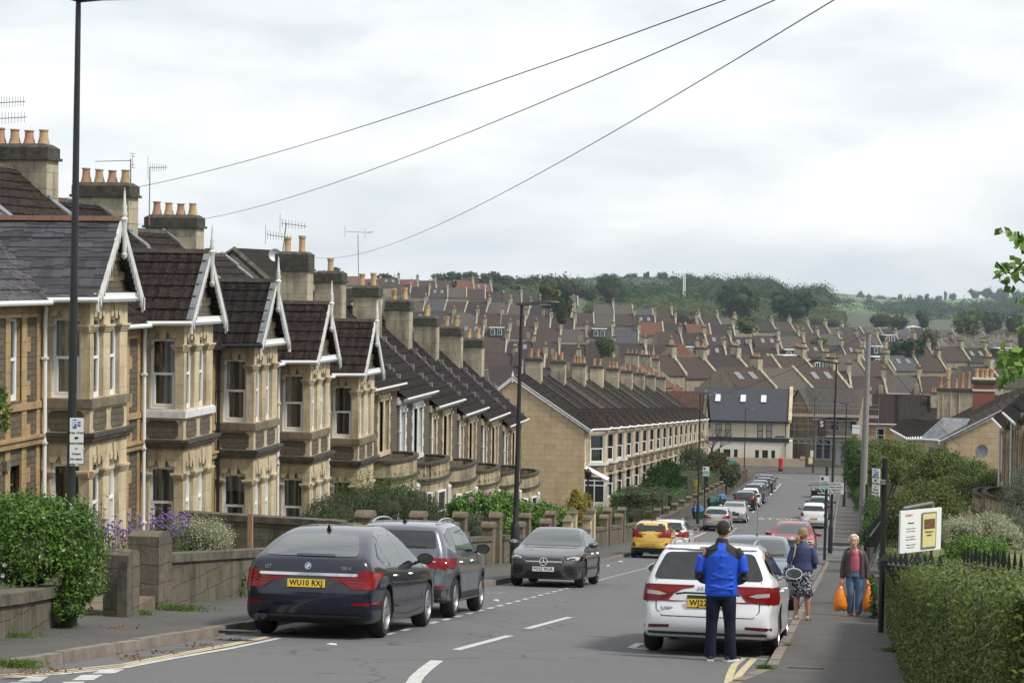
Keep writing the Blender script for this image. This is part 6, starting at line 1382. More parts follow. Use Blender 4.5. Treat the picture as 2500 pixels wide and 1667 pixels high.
LP=[(-10.44,27.35,8.47,1.35,'dark lamp column at the left with the parking sign, head at the top edge',.5,1),
      (-10.65,66.9,8.3,1.5,'dark lamp column in front of the curved bay houses, behind the grey saloon',.9,1),
      (-9.9,137.3,8.4,1.3,'lamp column carrying the bus stop sign, by the silver hatchback',.3,1),
      (-11.3,222.5,7.6,1.3,'lamp column in front of the cream rendered building',.3,1),
      (-1.0,97.0,8.6,1.5,'tall lamp column on the right pavement with the direction sign',.9,-1),
      (-.75,171.0,8.2,1.5,'farther lamp column on the right pavement beyond the black car',.6,-1),
      (-4.6,243.9,8.5,1.0,'thin lamp column across the cross road, with two small notices',.6,1)]
LO=[lamp_post(x,y,h,hd,lb,ln,slim=i > 1,arm=(s,.12),rs=.66 if i == 0 else (.9 if i == 1 else .55)) for i,(x,y,h,hd,lb,ln,s) in enumerate(LP)]
def board(par,name,w,h,loc,rot,mt='plate_w',th=.012,back='galv',border=None):
    """upright board; rot 0 faces up the hill (towards -Y)"""
    b_=MB();b_.box(-w/2,w/2,0,th,-h/2,h/2);o=b_.obj(name,MT[mt],par);o.location=loc;o.rotation_euler=(0,0,rot)
    bk=MB();bk.box(-w/2+.004,w/2-.004,th+.001,th+.006,-h/2+.004,h/2-.004);bk.obj('board_back',MT[back],o)
    return o
def write(o,txt,x,z,size,mt='seam',bold=.0,ax='CENTER',y=-.004,res=2):
    bold=min(bold,size*.022)
    M_=Matrix(((1,0,0,x),(0,0,1,y),(0,1,0,z),(0,0,0,1)));return text_mesh(txt,size,mt,o,M_,'lettering',.0008,bold,ax,res)
def rect(o,name,x0,x1,z0,z1,mt,y=-.003): r_=MB();r_.box(x0,x1,y,y+.0025,z0,z1);return r_.obj(name,MT[mt] if isinstance(mt,str) else mt,o)
MT['signblue']=M('sign_blue',(.012,.13,.45),.5);MT['signgreen']=M('sign_green',(.12,.33,.14),.5);MT['signlb']=M('sign_light_blue',(.32,.52,.62),.5);MT['signred']=M('sign_red',(.45,.03,.03),.5);MT['signyel']=M('sign_yellow',(.72,.52,.12),.5);MT['teal']=M('teal_board',(.03,.32,.36),.5)
MT['grn']=M('dark_green_post',(.012,.035,.028),.5)
def parking_sign(loc,rot,label,w=.42,h=1.5,s=1.):
    t=thing('parking_sign',label,'sign',loc,rot);o=board(t,'sign_face',w,h,(0,-.1,0),0)
    k=w/.42
    rect(o,'symbol',-.12*k,.0*k,h/2-.33*k,h/2-.05*k,'signblue');write(o,'P',-.06*k,h/2-.19*k,.26*k,'plate_w',.008,y=-.006)
    rect(o,'symbol',.035*k,.125*k,h/2-.26*k,h/2-.12*k,'seam');write(o,'28',.08*k,h/2-.19*k,.09*k,'plate_w',.003,y=-.006)
    for i,tx in enumerate(('8 am - 8 pm','','Permit holders','or','3 hours','No return','within 1 hour')):
        if tx: write(o,tx,0,h/2-(.46+i*.165)*k*(h/1.5/k),.088*k,'seam',.003)
    a=MB();zz=h/2-.625*(h/1.5);a.hexa([(-.06*k,-.005,zz-.012),(.03*k,-.005,zz-.012),(.03*k,-.003,zz-.012),(-.06*k,-.003,zz-.012)],[(-.06*k,-.005,zz+.012),(.03*k,-.005,zz+.012),(.03*k,-.003,zz+.012),(-.06*k,-.003,zz+.012)])
    a.poly([(.015*k,-.005,zz-.05*k),(.07*k,-.005,zz),(.015*k,-.005,zz+.05*k)]);a.obj('arrow',MT['seam'],o)
    f=MB(); 
    for z0 in (h/2-.2,-h/2+.2): f.box(-.1,.1,-.085,.02,z0,z0+.03)
    f.obj('clip',MT['galv'],t);return t
p=atY(193,1076,27.25);parking_sign((p.x+.0,p.y-.06,p.z),R(14),'white residents parking sign on the nearest lamp column, writing readable',w=.18,h=.64)
lb_=thing('label_plate','small white number plate low on the nearest lamp column','sign',tuple(atY(184,1243,27.2)),0);board(lb_,'plate',.045,.1,(0,-.14,0),0)
p=gp(2150,1543,.12);t=thing('sign_post','black sign post by the hedge, parking sign seen edge on','sign post',(p.x,p.y,p.z),(0,R(.35),0));q=MB();q.tube([(0,0,0),(0,0,2.72)],.044,14);q.lathe([(.046,2.70),(.046,2.73),(.02,2.745)],(0,0,0),14);q.obj('post',MT['black'],t,smooth=True)
parking_sign((p.x-.045,p.y-.03,p.z+2.35),R(-48),'white parking sign held by the black post beside the hedge',w=.17,h=.44)
# poles: tall grey one, black stub next to it
p=gp(2097,1334,.12);tp=thing('telegraph_pole','tall pale grey pole behind the white haired woman, wires at its top','pole',(.38,96.0,rz(96)+.1),(0,R(.9),0))
q=MB();q.lathe([(.17,-.2),(.165,2),(.12,8),(.105,9.95)],(0,0,0),14);q.box(-.12,.12,-.12,.12,9.9,9.98);q.obj('pole',MT['pole'],tp,smooth=40)
q=MB();q.tube([(-.35,0,9.8),(.0,0,9.86)],.02,6);q.tube([(.09,-.02,.6),(.08,-.02,9.6)],.015,6);q.obj('cable_guard',MT['wire'],tp)
t=thing('bollard','black lower post standing right beside the grey pole','post',(.52,86.8,rz(86.8)),0);q=MB();q.lathe([(.09,0),(.09,2.4),(.05,2.5),(.05,3.2),(.02,3.22)],(0,0,0),12);q.obj('post',MT['black'],t,smooth=40)
# direction sign on the right lamp column
def flag_sign(t,z,w,h,lines,rot,sc=1.):
    b_=MB();b_.prism([(-w/2,0),(-w/2+h*.42,h/2),(w/2,h/2),(w/2,-h/2),(-w/2+h*.42,-h/2)],-.012,0,'y');o=b_.obj('sign_face',MT['plate_w'],t);o.location=(0,-.12,z);o.rotation_euler=(0,0,rot)
    c=MB();c.prism([(-w/2+.09,0),(-w/2+h*.40,h*.38),(-w/2+h*.62,h*.38),(-w/2+h*.30,0),(-w/2+h*.62,-h*.38),(-w/2+h*.40,-h*.38)],-.015,-.013,'y');c.obj('arrow',MT['seam'],o)
    for i,tx in enumerate(lines): write(o,tx,.17,h/2-h*(i+.55)/len(lines),h/len(lines)*.86,'seam',.003,y=-.016)
    return o
dts=thing('direction_sign','white arrow sign pointing left to the school and church, on the right lamp column','sign',(-1.0,97.0,rz(97)+3.05),0);flag_sign(dts,0,1.12,.52,["St John's RC",'Primary School',"St Alphege's",'RC Church'],0)
# bus stop signs
def bus_sign(x,y,z,w,h,label,rot=0):
    t=thing('bus_stop_sign',label,'sign',(x,y,z),rot);o=board(t,'sign_face',w,h,(0,-.1,0),0);rect(o,'symbol',-w*.38,-w*.1,h*.18,h*.4,'seam');write(o,'Bus Stop',0,.02,w*.18,'seam',.002);rect(o,'band',-w/2+.01,w/2-.01,-h*.22,-h*.06,'signgreen');rect(o,'band',-w/2+.01,w/2-.01,-h*.48,-h*.22,'signlb');return t
p=atY(1724,1150,137.0);bus_sign(p.x,p.y,p.z,.42,.62,'green and white bus stop flag on the left, by the silver hatchback')
p=atY(2012,1184,88.0);bp=thing('bus_stop_post','dark green bus stop post on the right pavement','post',(-1.15,89.5,rz(89.5)+.0),(0,R(.6),0));q=MB();q.tube([(0,0,0),(0,0,3.9)],.06,12);q.lathe([(.065,3.88),(.065,3.92),(.03,3.95)],(0,0,0),12);q.obj('post',MT['grn'],bp,smooth=40)
bus_sign(p.x,89.3,p.z,.36,.54,'green and white bus stop flag on the right, above the arrow sign')
# notices, shop boards and banner beyond the cross road
for u,v,w,h,mt,lb in ((1982,1107,.35,.75,'plate_w','small white notice on the thin lamp column across the cross road'),(1979,1124,.5,.75,'signyel','yellow framed notice on the thin lamp column across the cross road')):
    p=atY(u,v,243.7);t=thing('notice',lb,'sign',tuple(p),0);o=board(t,'sign_face',w,h,(0,-.1,0),0,mt)
    if mt == 'signyel': rect(o,'sheet',-.15,.15,-.26,.24,'plate_w')
# garden walls and gate piers, left
def wall_run(name,label,pts,h,th,mt='garden_wall',cop=.0,cap=True,group=None,cat='wall',embed=.3,slope=True):
    """a garden wall following the ground through pts (x, y, extra height)"""
    t=thing(name,label,cat,(pts[0][0],pts[0][1],0),0,group);w=MB();c=MB();ox,oy=pts[0][0],pts[0][1];P=[]
    for a,b_ in zip(pts,pts[1:]):
        n=max(1,int(math.dist(a[:2],b_[:2])/1.2))
        for i in range(n): P.append((tuple(a[k]+(b_[k]-a[k])*i/n for k in range(3)),tuple(a[k]+(b_[k]-a[k])*(i+1)/n for k in range(3))))
    for a,b_ in P:
        dx,dy=b_[0]-a[0],b_[1]-a[1];l=math.hypot(dx,dy);nx_,ny_=dy/l*th/2,-dx/l*th/2
        for mb_,k,z0,z1 in ((w,1.,-embed,h-.1 if cap else h),(c,1.25,h-.1,h)):
            if mb_ is c and not cap: continue
            A=[(a[0]-nx_*k-ox,a[1]-ny_*k-oy,a),(a[0]+nx_*k-ox,a[1]+ny_*k-oy,a),(b_[0]+nx_*k-ox,b_[1]+ny_*k-oy,b_),(b_[0]-nx_*k-ox,b_[1]-ny_*k-oy,b_)]
            mb_.hexa([(x,y,rz(q[1])+z0+(q[2] if z0 > 0 else 0)) for x,y,q in A],[(x,y,rz(q[1])+z1+q[2]+(.0 if mb_ is w else (.04 if k_ in (0,3) else .04))) for k_,(x,y,q) in enumerate(A)])
    w.obj('stones',MT[mt],t)
    if cap: c.obj('coping',MT['coping'],t)
    return t
def pier(x,y,h,w,label,group='gate piers along the left gardens',mt='pier',top='round',th=.34,cat='gate pier',rot=0):
    t=thing('gate_pier',label,cat,(x,y,rz(y)),rot,group);m_=MB();m_.box(-th/2,th/2,-w/2,w/2,-.3,h-w*.28 if top == 'round' else h-.12);m_.obj('shaft',MT[mt],t);c=MB()
    if top == 'round':
        P=[(-w/2-.03,h-w*.28),(-w/2-.03,h-w*.22)]+[((w/2+.03)*math.cos(a),h-w*.22+w*.26*math.sin(a)) for a in np.linspace(PI*.85,PI*.15,7)]+[(w/2+.03,h-w*.22),(w/2+.03,h-w*.28)]
        c.prism(P,-th/2-.03,th/2+.03,'x')
    elif top == 'flat': c.hexa([(-th/2-.05,-w/2-.05,h-.12),(th/2+.05,-w/2-.05,h-.12),(th/2+.05,w/2+.05,h-.12),(-th/2-.05,w/2+.05,h-.12)],[(-th/2,-w/2,h),(th/2,-w/2,h),(th/2,w/2,h),(-th/2,w/2,h)])
    else: c.hexa([(-th/2-.05,-w/2-.05,h-.12),(th/2+.05,-w/2-.05,h-.12),(th/2+.05,w/2+.05,h-.12),(-th/2-.05,w/2+.05,h-.12)],[(-.04,-.04,h+.14),(.04,-.04,h+.14),(.04,.04,h+.14),(-.04,.04,h+.14)])
    c.obj('cap',MT['pier'],t,smooth=False);return t
wall_run('garden_wall','low mossy stone wall at the left edge, under the glossy green bush',[(-10.0,19,0),(-10.35,25,0),(-10.72,27.4,0)],.62,.38)
pA=gp(298,1521,.12);pB=gp(384,1500,.12)
def slab_pier(x,y,h,w,th,label,curved=False):
    t=thing('gate_pier',label,'gate pier',(x,y,rz(y)),R(-4),'mossy gate piers by the nearest garden');s_=MB()
    prof=[(-w/2,-.3),(-w/2,h*.95),(-w*.3,h),(w*.25,h*.985),(w/2,h*.9),(w/2,-.3)] if curved else [(-w/2,-.3),(-w/2,h*.93),(-w*.2,h),(w*.3,h*.97),(w/2,h*.9),(w/2,-.3)]
    s_.prism(prof,-th/2,th/2,'x');s_.obj('shaft',MT['garden_wall'],t);return t
slab_pier(-10.68,30.1,1.12,.42,.40,'mossy gate pier nearer the lamp column, with a pale repair strip')
st_=thing('stone_post','thin pale square post against the nearer mossy gate pier','post',(-10.5,29.72,rz(29.72)),0,None);q=MB();q.hexa([(-.08,-.1,-.2),(.08,-.1,-.2),(.08,.1,-.2),(-.08,.1,-.2)],[(-.07,-.09,.94),(.07,-.09,.94),(.07,.09,.9),(-.07,.09,.9)]);q.obj('shaft',MT['coping'],st_)
slab_pier(-11.02,32.4,1.36,.55,.52,'tall mossy gate pier with a rounded shoulder, left of the low wall',True)
step=thing('doorstep','stone step between the two mossy gate piers','step',(-11.2,31.2,rz(31.2)),0);q=MB();q.box(-.5,.4,-.7,.8,-.1,.24);q.obj('slab',MT['pier'],step)
wall_run('garden_wall','low mossy wall below the variegated shrub, behind the navy car',[(-11.15,32.75,0),(-11.15,46.0,0)],.93,.36,group='garden walls on the left')
wall_run('garden_wall','taller inner garden wall dividing the first two gardens',[(-11.3,46.6,.0),(-15.2,46.9,.1)],1.45,.3,group='garden walls on the left')
wp=thing('fence_post','bare timber post standing by the low wall left of the navy car','post',tuple(atY(611,1305,40.3)),0);q=MB();q.box(-.045,.045,-.045,.045,-1.4,.42);q.obj('post',M('new_timber',(.34,.2,.11),.8,var=.3),wp)
GY=[46.9,53.0,59.0,65.2,71.3,77.6,83.8,90.0,96.2,102.4]
nm=['first','second','third','fourth','fifth','sixth','seventh','eighth','ninth','tenth']
for i,y in enumerate(GY):
    sq=i in (6,7);k_='round' if not sq else ('ball' if i == 6 else 'flat')
    pier(-11.2,y,1.42+(.1 if i > 4 else 0),.55,'nearer %s pier of the %s garden gate down the left side' % ('rounded' if not sq else 'square',nm[i]),mt='pier' if not sq else 'dress',top=k_)
    pier(-11.2,y+1.35,1.72+(.1 if i > 4 else 0),.5,'farther, taller %s pier of the %s garden gate down the left side' % ('rounded' if not sq else 'square',nm[i]),mt='pier' if not sq else 'dress',top=k_)
    if i < len(GY)-1: wall_run('garden_wall','low garden wall between the %s and %s garden gates on the left' % (nm[i],nm[i+1]),[(-11.2,y+1.65,0),(-11.2,GY[i+1]-.3,0)],.95,.32,group='garden walls on the left')
wall_run('garden_wall','long garden wall in front of the lower terrace, left pavement',[(-11.2,104.2,0),(-11.3,150,0)],.95,.32,group='garden walls on the left')
wall_run('garden_wall','farthest garden wall on the left, down to the cross road',[(-11.3,151.5,0),(-11.5,232,0)],1.0,.32,group='garden walls on the left')
od=['first','second','third','fourth','fifth','sixth','seventh','eighth','ninth','tenth','eleventh','twelfth','thirteenth','fourteenth','fifteenth','sixteenth','seventeenth','eighteenth','nineteenth','twentieth']
for k,y in enumerate(range(112,232,6)): pier(-11.3,y,1.45,.45,'%s small stone pier downhill in the lower garden walls on the left' % od[k],group='small piers of the lower garden walls')
gt_=thing('garden_gate','black iron garden gate between square stone piers on the left','gate',(-11.2,83.8,rz(83.8)),0);q=MB()
for k in range(8): q.tube([(0,.35+k*.1,.1),(0,.35+k*.1,1.1)],.012,6)
q.box(-.015,.015,.3,1.1,.15,.2);q.box(-.015,.015,.3,1.1,.95,1.0);q.obj('bars',MT['black'],gt_)
# steel handrail, cone, bins, lantern
t=thing('handrail','white painted steps handrail in the lower left gardens','handrail',(-12.2,121,rz(121)+.3),0);q=MB()
for k in range(4): q.tube([(k*.35,0,0),(k*.35,0,1.15-k*.15)],.03,6)
q.tube([(0,0,1.15),(1.05,0,.7)],.035,6);q.obj('rail',MT['whitew'],t)
p=gp(1486,1343,.12);t=thing('traffic_cone','orange and white traffic cone beside the garden wall','traffic cone',(-10.75,77.6,rz(77.6)+.12),0);q=MB();q.box(-.2,.2,-.2,.2,0,.04);q.lathe([(.15,.04),(.12,.2)],n=14);q.mi=1;q.lathe([(.12,.2),(.095,.32)],n=14);q.mi=0;q.lathe([(.095,.32),(.07,.45)],n=14);q.mi=1;q.lathe([(.07,.45),(.05,.56)],n=14);q.mi=0;q.lathe([(.05,.56),(.03,.68)],n=14);q.obj('cone',[M('cone_orange',(.55,.10,.04),.6),MT['plate_w']],t)
def bin_(x,y,col,label,s=.8,lid=None):
    t=thing('recycling_box',label,'bin',(x,y,rz(y)+.12),R(20));q=MB();q.hexa([(-.22*s,-.3*s,0),(.22*s,-.3*s,0),(.22*s,.3*s,0),(-.22*s,.3*s,0)],[(-.3*s,-.38*s,.5*s),(.3*s,-.38*s,.5*s),(.3*s,.38*s,.5*s),(-.3*s,.38*s,.5*s)]);q.obj('box',col,t)
    q=MB();q.hexa([(-.33*s,-.4*s,.5*s),(.33*s,-.4*s,.5*s),(.33*s,.4*s,.5*s),(-.33*s,.4*s,.5*s)],[(-.25*s,-.3*s,.74*s),(.25*s,-.3*s,.78*s),(.2*s,.3*s,.84*s),(-.25*s,.3*s,.7*s)]);q.obj('lid',lid or col,t);return t
GB=M('green_box_plastic',(.012,.07,.05),.6);BB=M('blue_sack',(.02,.13,.32),.6,bmp=.6,bscale=9)
bin_(-10.3,78.9,GB,'dark green recycling box on the left pavement by the yellow car');bin_(-10.35,143.5,GB,'green box under a blue sack, nearer one on the left pavement',1.1,BB);bin_(-10.3,158.5,GB,'green box with no sack on the left pavement, between the two with sacks',1.2)
bin_(-10.2,166,GB,'green box under a blue sack, farther one on the left pavement',1.1,BB);bin_(.75,121,GB,'green and blue recycling box on the right pavement',1.1,BB)
t=thing('garden_lantern','black garden lantern on a post above the clipped shrubs, in front of the porch','lantern',(-12.3,99,rz(99)),0);q=MB();q.tube([(0,0,0),(0,0,3.2)],.04,8);q.lathe([(.05,3.15),(.14,3.25),(.16,3.5),(.05,3.62),(.02,3.68)],(0,0,0),10);q.obj('lantern',MT['black'],t,smooth=True)
for (x,y,h,lb) in ((-10.2,112.5,2.9,'slim black post on the left pavement, before the silver hatchback'),(-10.5,152,3.3,'slim black post on the left pavement under the trees'),(.95,121.5,5.2,'slim black post on the right pavement by the recycling box')):
    if h == 2.9: continue
    t=thing('post',lb,'post',(x,y,rz(y)+.1),0);q=MB();q.tube([(0,0,0),(0,0,h)],.05,8);q.obj('shaft',MT['black'],t,smooth=True)
for x,y in ((-9.75,158),(-8.95,147)):
    t=thing('bollard','short black bollard %s' % ('on the left pavement behind the black hatchback' if y == 158 else 'at the kerb beside the soft top car'),'bollard',(x,y,rz(y)+.1),0);q=MB();q.lathe([(.07,0),(.07,.9),(.05,.95),(.08,1.0),(.06,1.1),(.01,1.14)],(0,0,0),12);q.obj('shaft',MT['black'],t,smooth=40)
# overhead wires
def wire(label,pts,sag=.0,r=.013):
    t=thing('overhead_wire',label,'wire',pts[0],0,'wires crossing the sky');q=MB();P=[];a,b_=Vector(pts[0]),Vector(pts[1])
    for i in range(25): k=i/24;P.append(a.lerp(b_,k)+Vector((0,0,-sag*4*k*(1-k)))-a)
    q.tube([tuple(v) for v in P],r,5);q.obj('cable',MT['wire'],t,smooth=True);return t
def W3(u,v,Y): return tuple(atY(u,v,Y))
wire('upper wire from the top right down to the second chimney',[W3(1800,-10,14),W3(0,487,50)],.42,.0045);wire('middle wire from the top right to the third chimney',[W3(1915,-10,14),W3(300,545,57)],.5,.0045);wire('lower wire from the top right to the tall round capped chimney',[W3(2050,-8,14),W3(765,628,74)],.55,.0045)
wire('thin service wire from the grey pole down to the right hand roofs',[(.38,96,rz(96)+10.0),W3(2345,1090,120)],.3,.012)
wire('thin dark service wire from the grey pole towards the left terrace',[(.38,96,rz(96)+9.9),W3(1440,1010,132)],1.0,.011)
# television aerials and dishes
def yagi(par,c,d,n,ln,el=.32,tilt=0,dbl=False,mt='galv'):
    q=MB();d=Vector(d).normalized();s_=Vector((0,0,1)) if tilt else d.cross(Vector((0,0,1))).normalized();c=Vector(c);q.tube([tuple(c),tuple(c+d*ln)],.011,5)
    for i in range(n): k=c+d*ln*(i+.3)/n;e=el*(1-.35*i/n);q.tube([tuple(k-s_*e/2),tuple(k+s_*e/2)],.007,4)
    for dz in (-.12,.12,-.2,.2): q.tube([tuple(c-d*.05+Vector((0,0,dz))-s_*.16),tuple(c-d*.05+Vector((0,0,dz))+s_*.16)],.007,4)
    q.tube([tuple(c-d*.05+Vector((0,0,-.2))),tuple(c-d*.05+Vector((0,0,.2)))],.008,4);return q.obj('antenna_array',MT[mt],par)
def aerial(label,base,top,arr,dish=None,mt='galv'):
    t=thing('tv_aerial',label,'aerial',base,0,'aerials on the chimneys');h=top[2]-base[2];q=MB();q.tube([(0,0,0),(top[0]-base[0],top[1]-base[1],h)],.018,6);q.obj('mast',MT[mt],t)
    for a in arr: yagi(t,(a[0],a[1],h+a[2]),a[3],a[4],a[5],el=a[6],tilt=a[7] if len(a) > 7 else 0,mt=mt)
    return t
def at3(u,v,Y): p=atY(u,v,Y);return (p.x,p.y,p.z)
aerial('aerial with a long thin rod above the second chimney',at3(319,500,57.6),at3(319,388,57.6),[(0,0,-.05,(-1,.1,-.02),3,1.1,.12)])
aerial('aerial with a comb array on a tall mast left of the third chimney',at3(364,560,63.6),at3(366,408,63.6),[(0,0,-.02,(1,.1,.03),8,.55,.28,1)])
aerial('double aerial on a black mast by the tall round capped chimney',at3(686,650,76.5),at3(699,545,76.5),[(0,0,.0,(1,.2,-.12),8,.95,.34,1),(-.55,0,-.42,(1,.1,-.15),9,.95,.34,1)],mt='dkgrey')
aerial('tall thin mast with an arrow shaped aerial between the chimneys',at3(876,735,90),at3(874,573,90),[(-.6,0,.12,(1,.1,-.02),2,1.1,.1),(.3,0,.1,(1,.2,.1),5,.3,.5)])
aerial('pair of long comb aerials at the left edge above the first chimney',at3(-20,420,51),at3(-20,262,51),[(0,0,.1,(1,.1,.06),12,.85,.34,1),(-.1,0,-.3,(1,.1,.06),12,.98,.34,1)])
aerial('tall mast with two long arrays over the last curved bay houses',at3(1125,940,104),at3(1125,755,104),[(-.2,0,-.2,(1,.1,-.1),8,.75,.3)])
aerial('mast with a long level array near the last left chimney',at3(1142,905,112),at3(1143,772,112),[(-1.0,0,.0,(1,.15,-.04),9,1.5,.35)])
aerial('grid aerial high on the left rooftops',at3(980,760,104),at3(980,690,104),[(-.3,0,.1,(1,.1,.03),10,1.2,.3,1)])
def dish(par_label,loc,r,face,mt='galv'):
    t=thing('satellite_dish',par_label,'satellite dish',loc,0,'satellite dishes');q=MB();prof=[(r*k,-.18*r*(1-k*k)) for k in (.02,.35,.6,.8,1.)];q.lathe(prof+[(r,.012),(r*.97,.012)]+[(r*k,-.18*r*(1-k*k)+.012) for k in (.8,.6,.35,.02)],(0,0,0),24,'y',cap=False)
    f=Vector(face).normalized();rot=Vector((0,1,0)).rotation_difference(f)
    for i in range(len(q.v)): q.v[i]=tuple(rot @ Vector(q.v[i]))
    q.obj('dish',MT[mt],t,smooth=2,fix=False);a=MB();a.tube([tuple(rot @ Vector((0,-.05,-r))),tuple(rot @ Vector((0,r*1.1,-r*.35)))],.012,5);a.box(-.03,.03,r*.95,r*1.1,-r*.4,-r*.3);a.tube([tuple(rot @ Vector((0,-.1,0))),tuple(rot @ Vector((0,-.25,-.1))),tuple(rot @ Vector((0,-.25,-.45)))],.02,6);a.obj('feed_arm',MT['dkgrey'],t);return t
dish('grey satellite dish left of the tall round capped chimney',at3(672,623,76.3),.25,(.5,-1,.3));dish('large pale satellite dish in front of the right hand gable end',at3(2397,1101,104),.33,(-.5,-1,.25))
dish('dark satellite dish at the right edge, highest one',at3(2480,1053,84),.30,(-.3,-1,.2),'dkgrey');dish('dark round dish on the cream building',at3(1727,1040,251.5),.40,(-.3,-1,.2),'dkgrey')
# notice board in the church garden
nb=thing('notice_board','white church notice board on two grey posts, with a yellow poster','notice board',(0,0,0),0);c0=atY(2199,1288,43.5);c1=atY(2297,1300,44.6);mid=(c0+c1)/2;ang=math.atan2((c1-c0).y,(c1-c0).x);wd=(c1-c0).length
nb.location=mid;nb.rotation_euler=(0,R(.6),ang);o=board(nb,'sign_face',wd,.86,(0,0,0),0,'white',th=.04)
rect(o,'poster',wd*.0+.0,wd*.36,-.38,.36,'galv',y=-.02);rect(o,'poster',.03,wd*.36-.03,-.35,.33,M('poster_yellow',(.60,.55,.25),.7),y=-.024);rect(o,'picture',.07,wd*.36-.06,.02,.22,M('poster_photo',(.03,.015,.012),.6,col2=(.25,.13,.07),vscale=18),y=-.027)
def wr2(tx,x,z,s_,mt='seam',ax='CENTER',y=-.028): return write(o,tx,x,z,s_,mt,.001,ax,y)
wr2('Welcome to',wd*.18,-.04,.055);wr2("St Bart's",wd*.18,-.11,.055,'seam');wr2('St Bart\'s',-wd*.3,.33,.07,'signred',y=-.003);wr2('Welcome!',-wd*.25,.17,.05,y=-.003)
for k,tx in enumerate(('We are here for you','and all are welcome','','Join us each Sunday','morning at half past ten','','Telephone and details','inside the church')):
    if tx: wr2(tx,-wd*.25,.06-k*.055,.036,'galv',y=-.003)
q=MB();q.tube([(-wd*.36,.09,-1.25),(-wd*.36,.09,.40)],.035,10);q.tube([(wd*.36,.09,-1.25),(wd*.36,.09,.55)],.035,10);q.tube([(-wd*.36,.09,.47),(wd*.36,.09,.53)],.03,8);q.obj('posts',MT['galv'],nb,smooth=40)
# iron railings leaning behind the hedge
def railing(label,pts,h,n,spear=True,lean=0.,group='church garden railings',w=.03):
    a,b_=Vector(pts[0]),Vector(pts[1]);t=thing('railing',label,'railing',tuple(a),0,group);q=MB();d=b_-a
    for i in range(n+1):
        p=d*i/n;ln_=Vector((lean,0,0));z=h*(1+.04*math.sin(i*3.3));top=p+ln_*z+Vector((0,0,z))
        s_=w*(1.7 if i % 6 == 0 else 1);q.hexa([tuple(p+Vector((-s_/2,-s_/2,0))),tuple(p+Vector((s_/2,-s_/2,0))),tuple(p+Vector((s_/2,s_/2,0))),tuple(p+Vector((-s_/2,s_/2,0)))],[tuple(top+Vector((-s_/2,-s_/2,0))),tuple(top+Vector((s_/2,-s_/2,0))),tuple(top+Vector((s_/2,s_/2,0))),tuple(top+Vector((-s_/2,s_/2,0)))])
        q.hexa([tuple(top+Vector((-s_,-s_/2,0))),tuple(top+Vector((s_,-s_/2,0))),tuple(top+Vector((s_,s_/2,0))),tuple(top+Vector((-s_,s_/2,0)))],[tuple(top+Vector((-.003,-.003,.11))),tuple(top+Vector((.003,-.003,.11))),tuple(top+Vector((.003,.003,.11))),tuple(top+Vector((-.003,.003,.11)))])
    for z in (.12*h,.85*h): q.tube([tuple(Vector((lean*z,0,z))),tuple(d+Vector((lean*z,0,z)))],.02,5)
    q.obj('bars',MT['black'],t);return t
def RP(u,v,Y): return tuple(atY(u,v,Y))
railing('leaning row of broad railing spikes sticking out of the hedge top',[RP(2190,1425,28),RP(2330,1455,21)],.3,9,lean=-.5,w=.04)
railing('upright railing run at the right, in front of the stone pillar',[RP(2540,1520,13.5),RP(2352,1450,19.5)],.32,15,w=.016)
railing('thin low railing behind the woman and the posts',[RP(2120,1400,40),RP(2150,1330,60)],.8,13,w=.016)
railing('distant low railing below the notice board',[RP(2160,1375,58),RP(2260,1380,58)],.55,16,w=.03)
# stone pillar at the right edge, drain covers, litter
sp2=thing('stone_pillar','pale stone pillar cut off by the right edge, behind the railings','pillar',tuple(atY(2495,1425,22)),R(10));q=MB();q.box(-.22,.35,-.25,.25,-1.2,.0);q.obj('shaft',MT['dress'],sp2);q=MB();q.hexa([(-.25,-.28,0),(.38,-.28,0),(.38,.28,0),(-.25,.28,0)],[(-.19,-.2,.1),(.32,-.2,.1),(.32,.2,.1),(-.19,.2,.1)]);q.obj('cap',MT['coping'],sp2);q=MB();q.box(-.06,.06,-.258,-.25,-.28,-.18);q.obj('socket',MT['inside'],sp2)
for k,(u,v,w,l) in enumerate(((1967,1630,.42,.06),(585,1540,.5,.3))):
    p=gp(u,v,.126);t=thing('drain_cover',('rusty slotted drain cover on the right pavement','square iron cover on the left pavement by the navy car')[k],'drain cover',(p.x,p.y,p.z),0);q=MB();q.hexa([(-w/2,-l/2,-.01-.0),(w/2,-l/2,-.01),(w/2,l/2,-.01-.108*l),(-w/2,l/2,-.01-.108*l)],[(-w/2,-l/2,.012+.054*l),(w/2,-l/2,.012+.054*l),(w/2,l/2,.012-.054*l),(-w/2,l/2,.012-.054*l)]);q.obj('plate',M('rusty_iron',(.22,.12,.08),.9,col2=(.12,.1,.09),vscale=30) if k == 0 else MT['dkgrey'],t)
MT['litter']=M('crumpled_paper',(.62,.62,.60),.8)
def litter(u,v,s_,label,off=.0,mt='litter'):
    p=gp(u,v,off);t=thing('litter',label,'litter',(p.x,p.y,p.z+.004),random.random()*3,'scraps of litter');q=MB()
    q.loft([[(s_*math.cos(a)*(r+.2*math.sin(a*3)),s_*.7*math.sin(a)*(r+.2*math.cos(a*2)),h*s_-s_*.075*math.sin(a)) for a in np.linspace(0,2*PI,9,endpoint=False)] for r,h in ((1,.02),(.9,.22),(.4,.3))]);q.obj('scrap',MT[mt],t)
litter(810,1574,.07,'small white scrap in the road behind the navy car');litter(700,1542,.16,'crumpled white bag under the navy car');litter(1932,1511,.06,'white crumpled paper in the right gutter');litter(1514,1371,.1,'pale scraps in the gutter before the yellow car');litter(1484,1381,.08,'pale scrap in the road near the grey saloon');litter(1212,1466,.07,'tiny pale scrap on the parking bay');litter(1563,1574,.06,'white crumpled can by the white estate wheel')
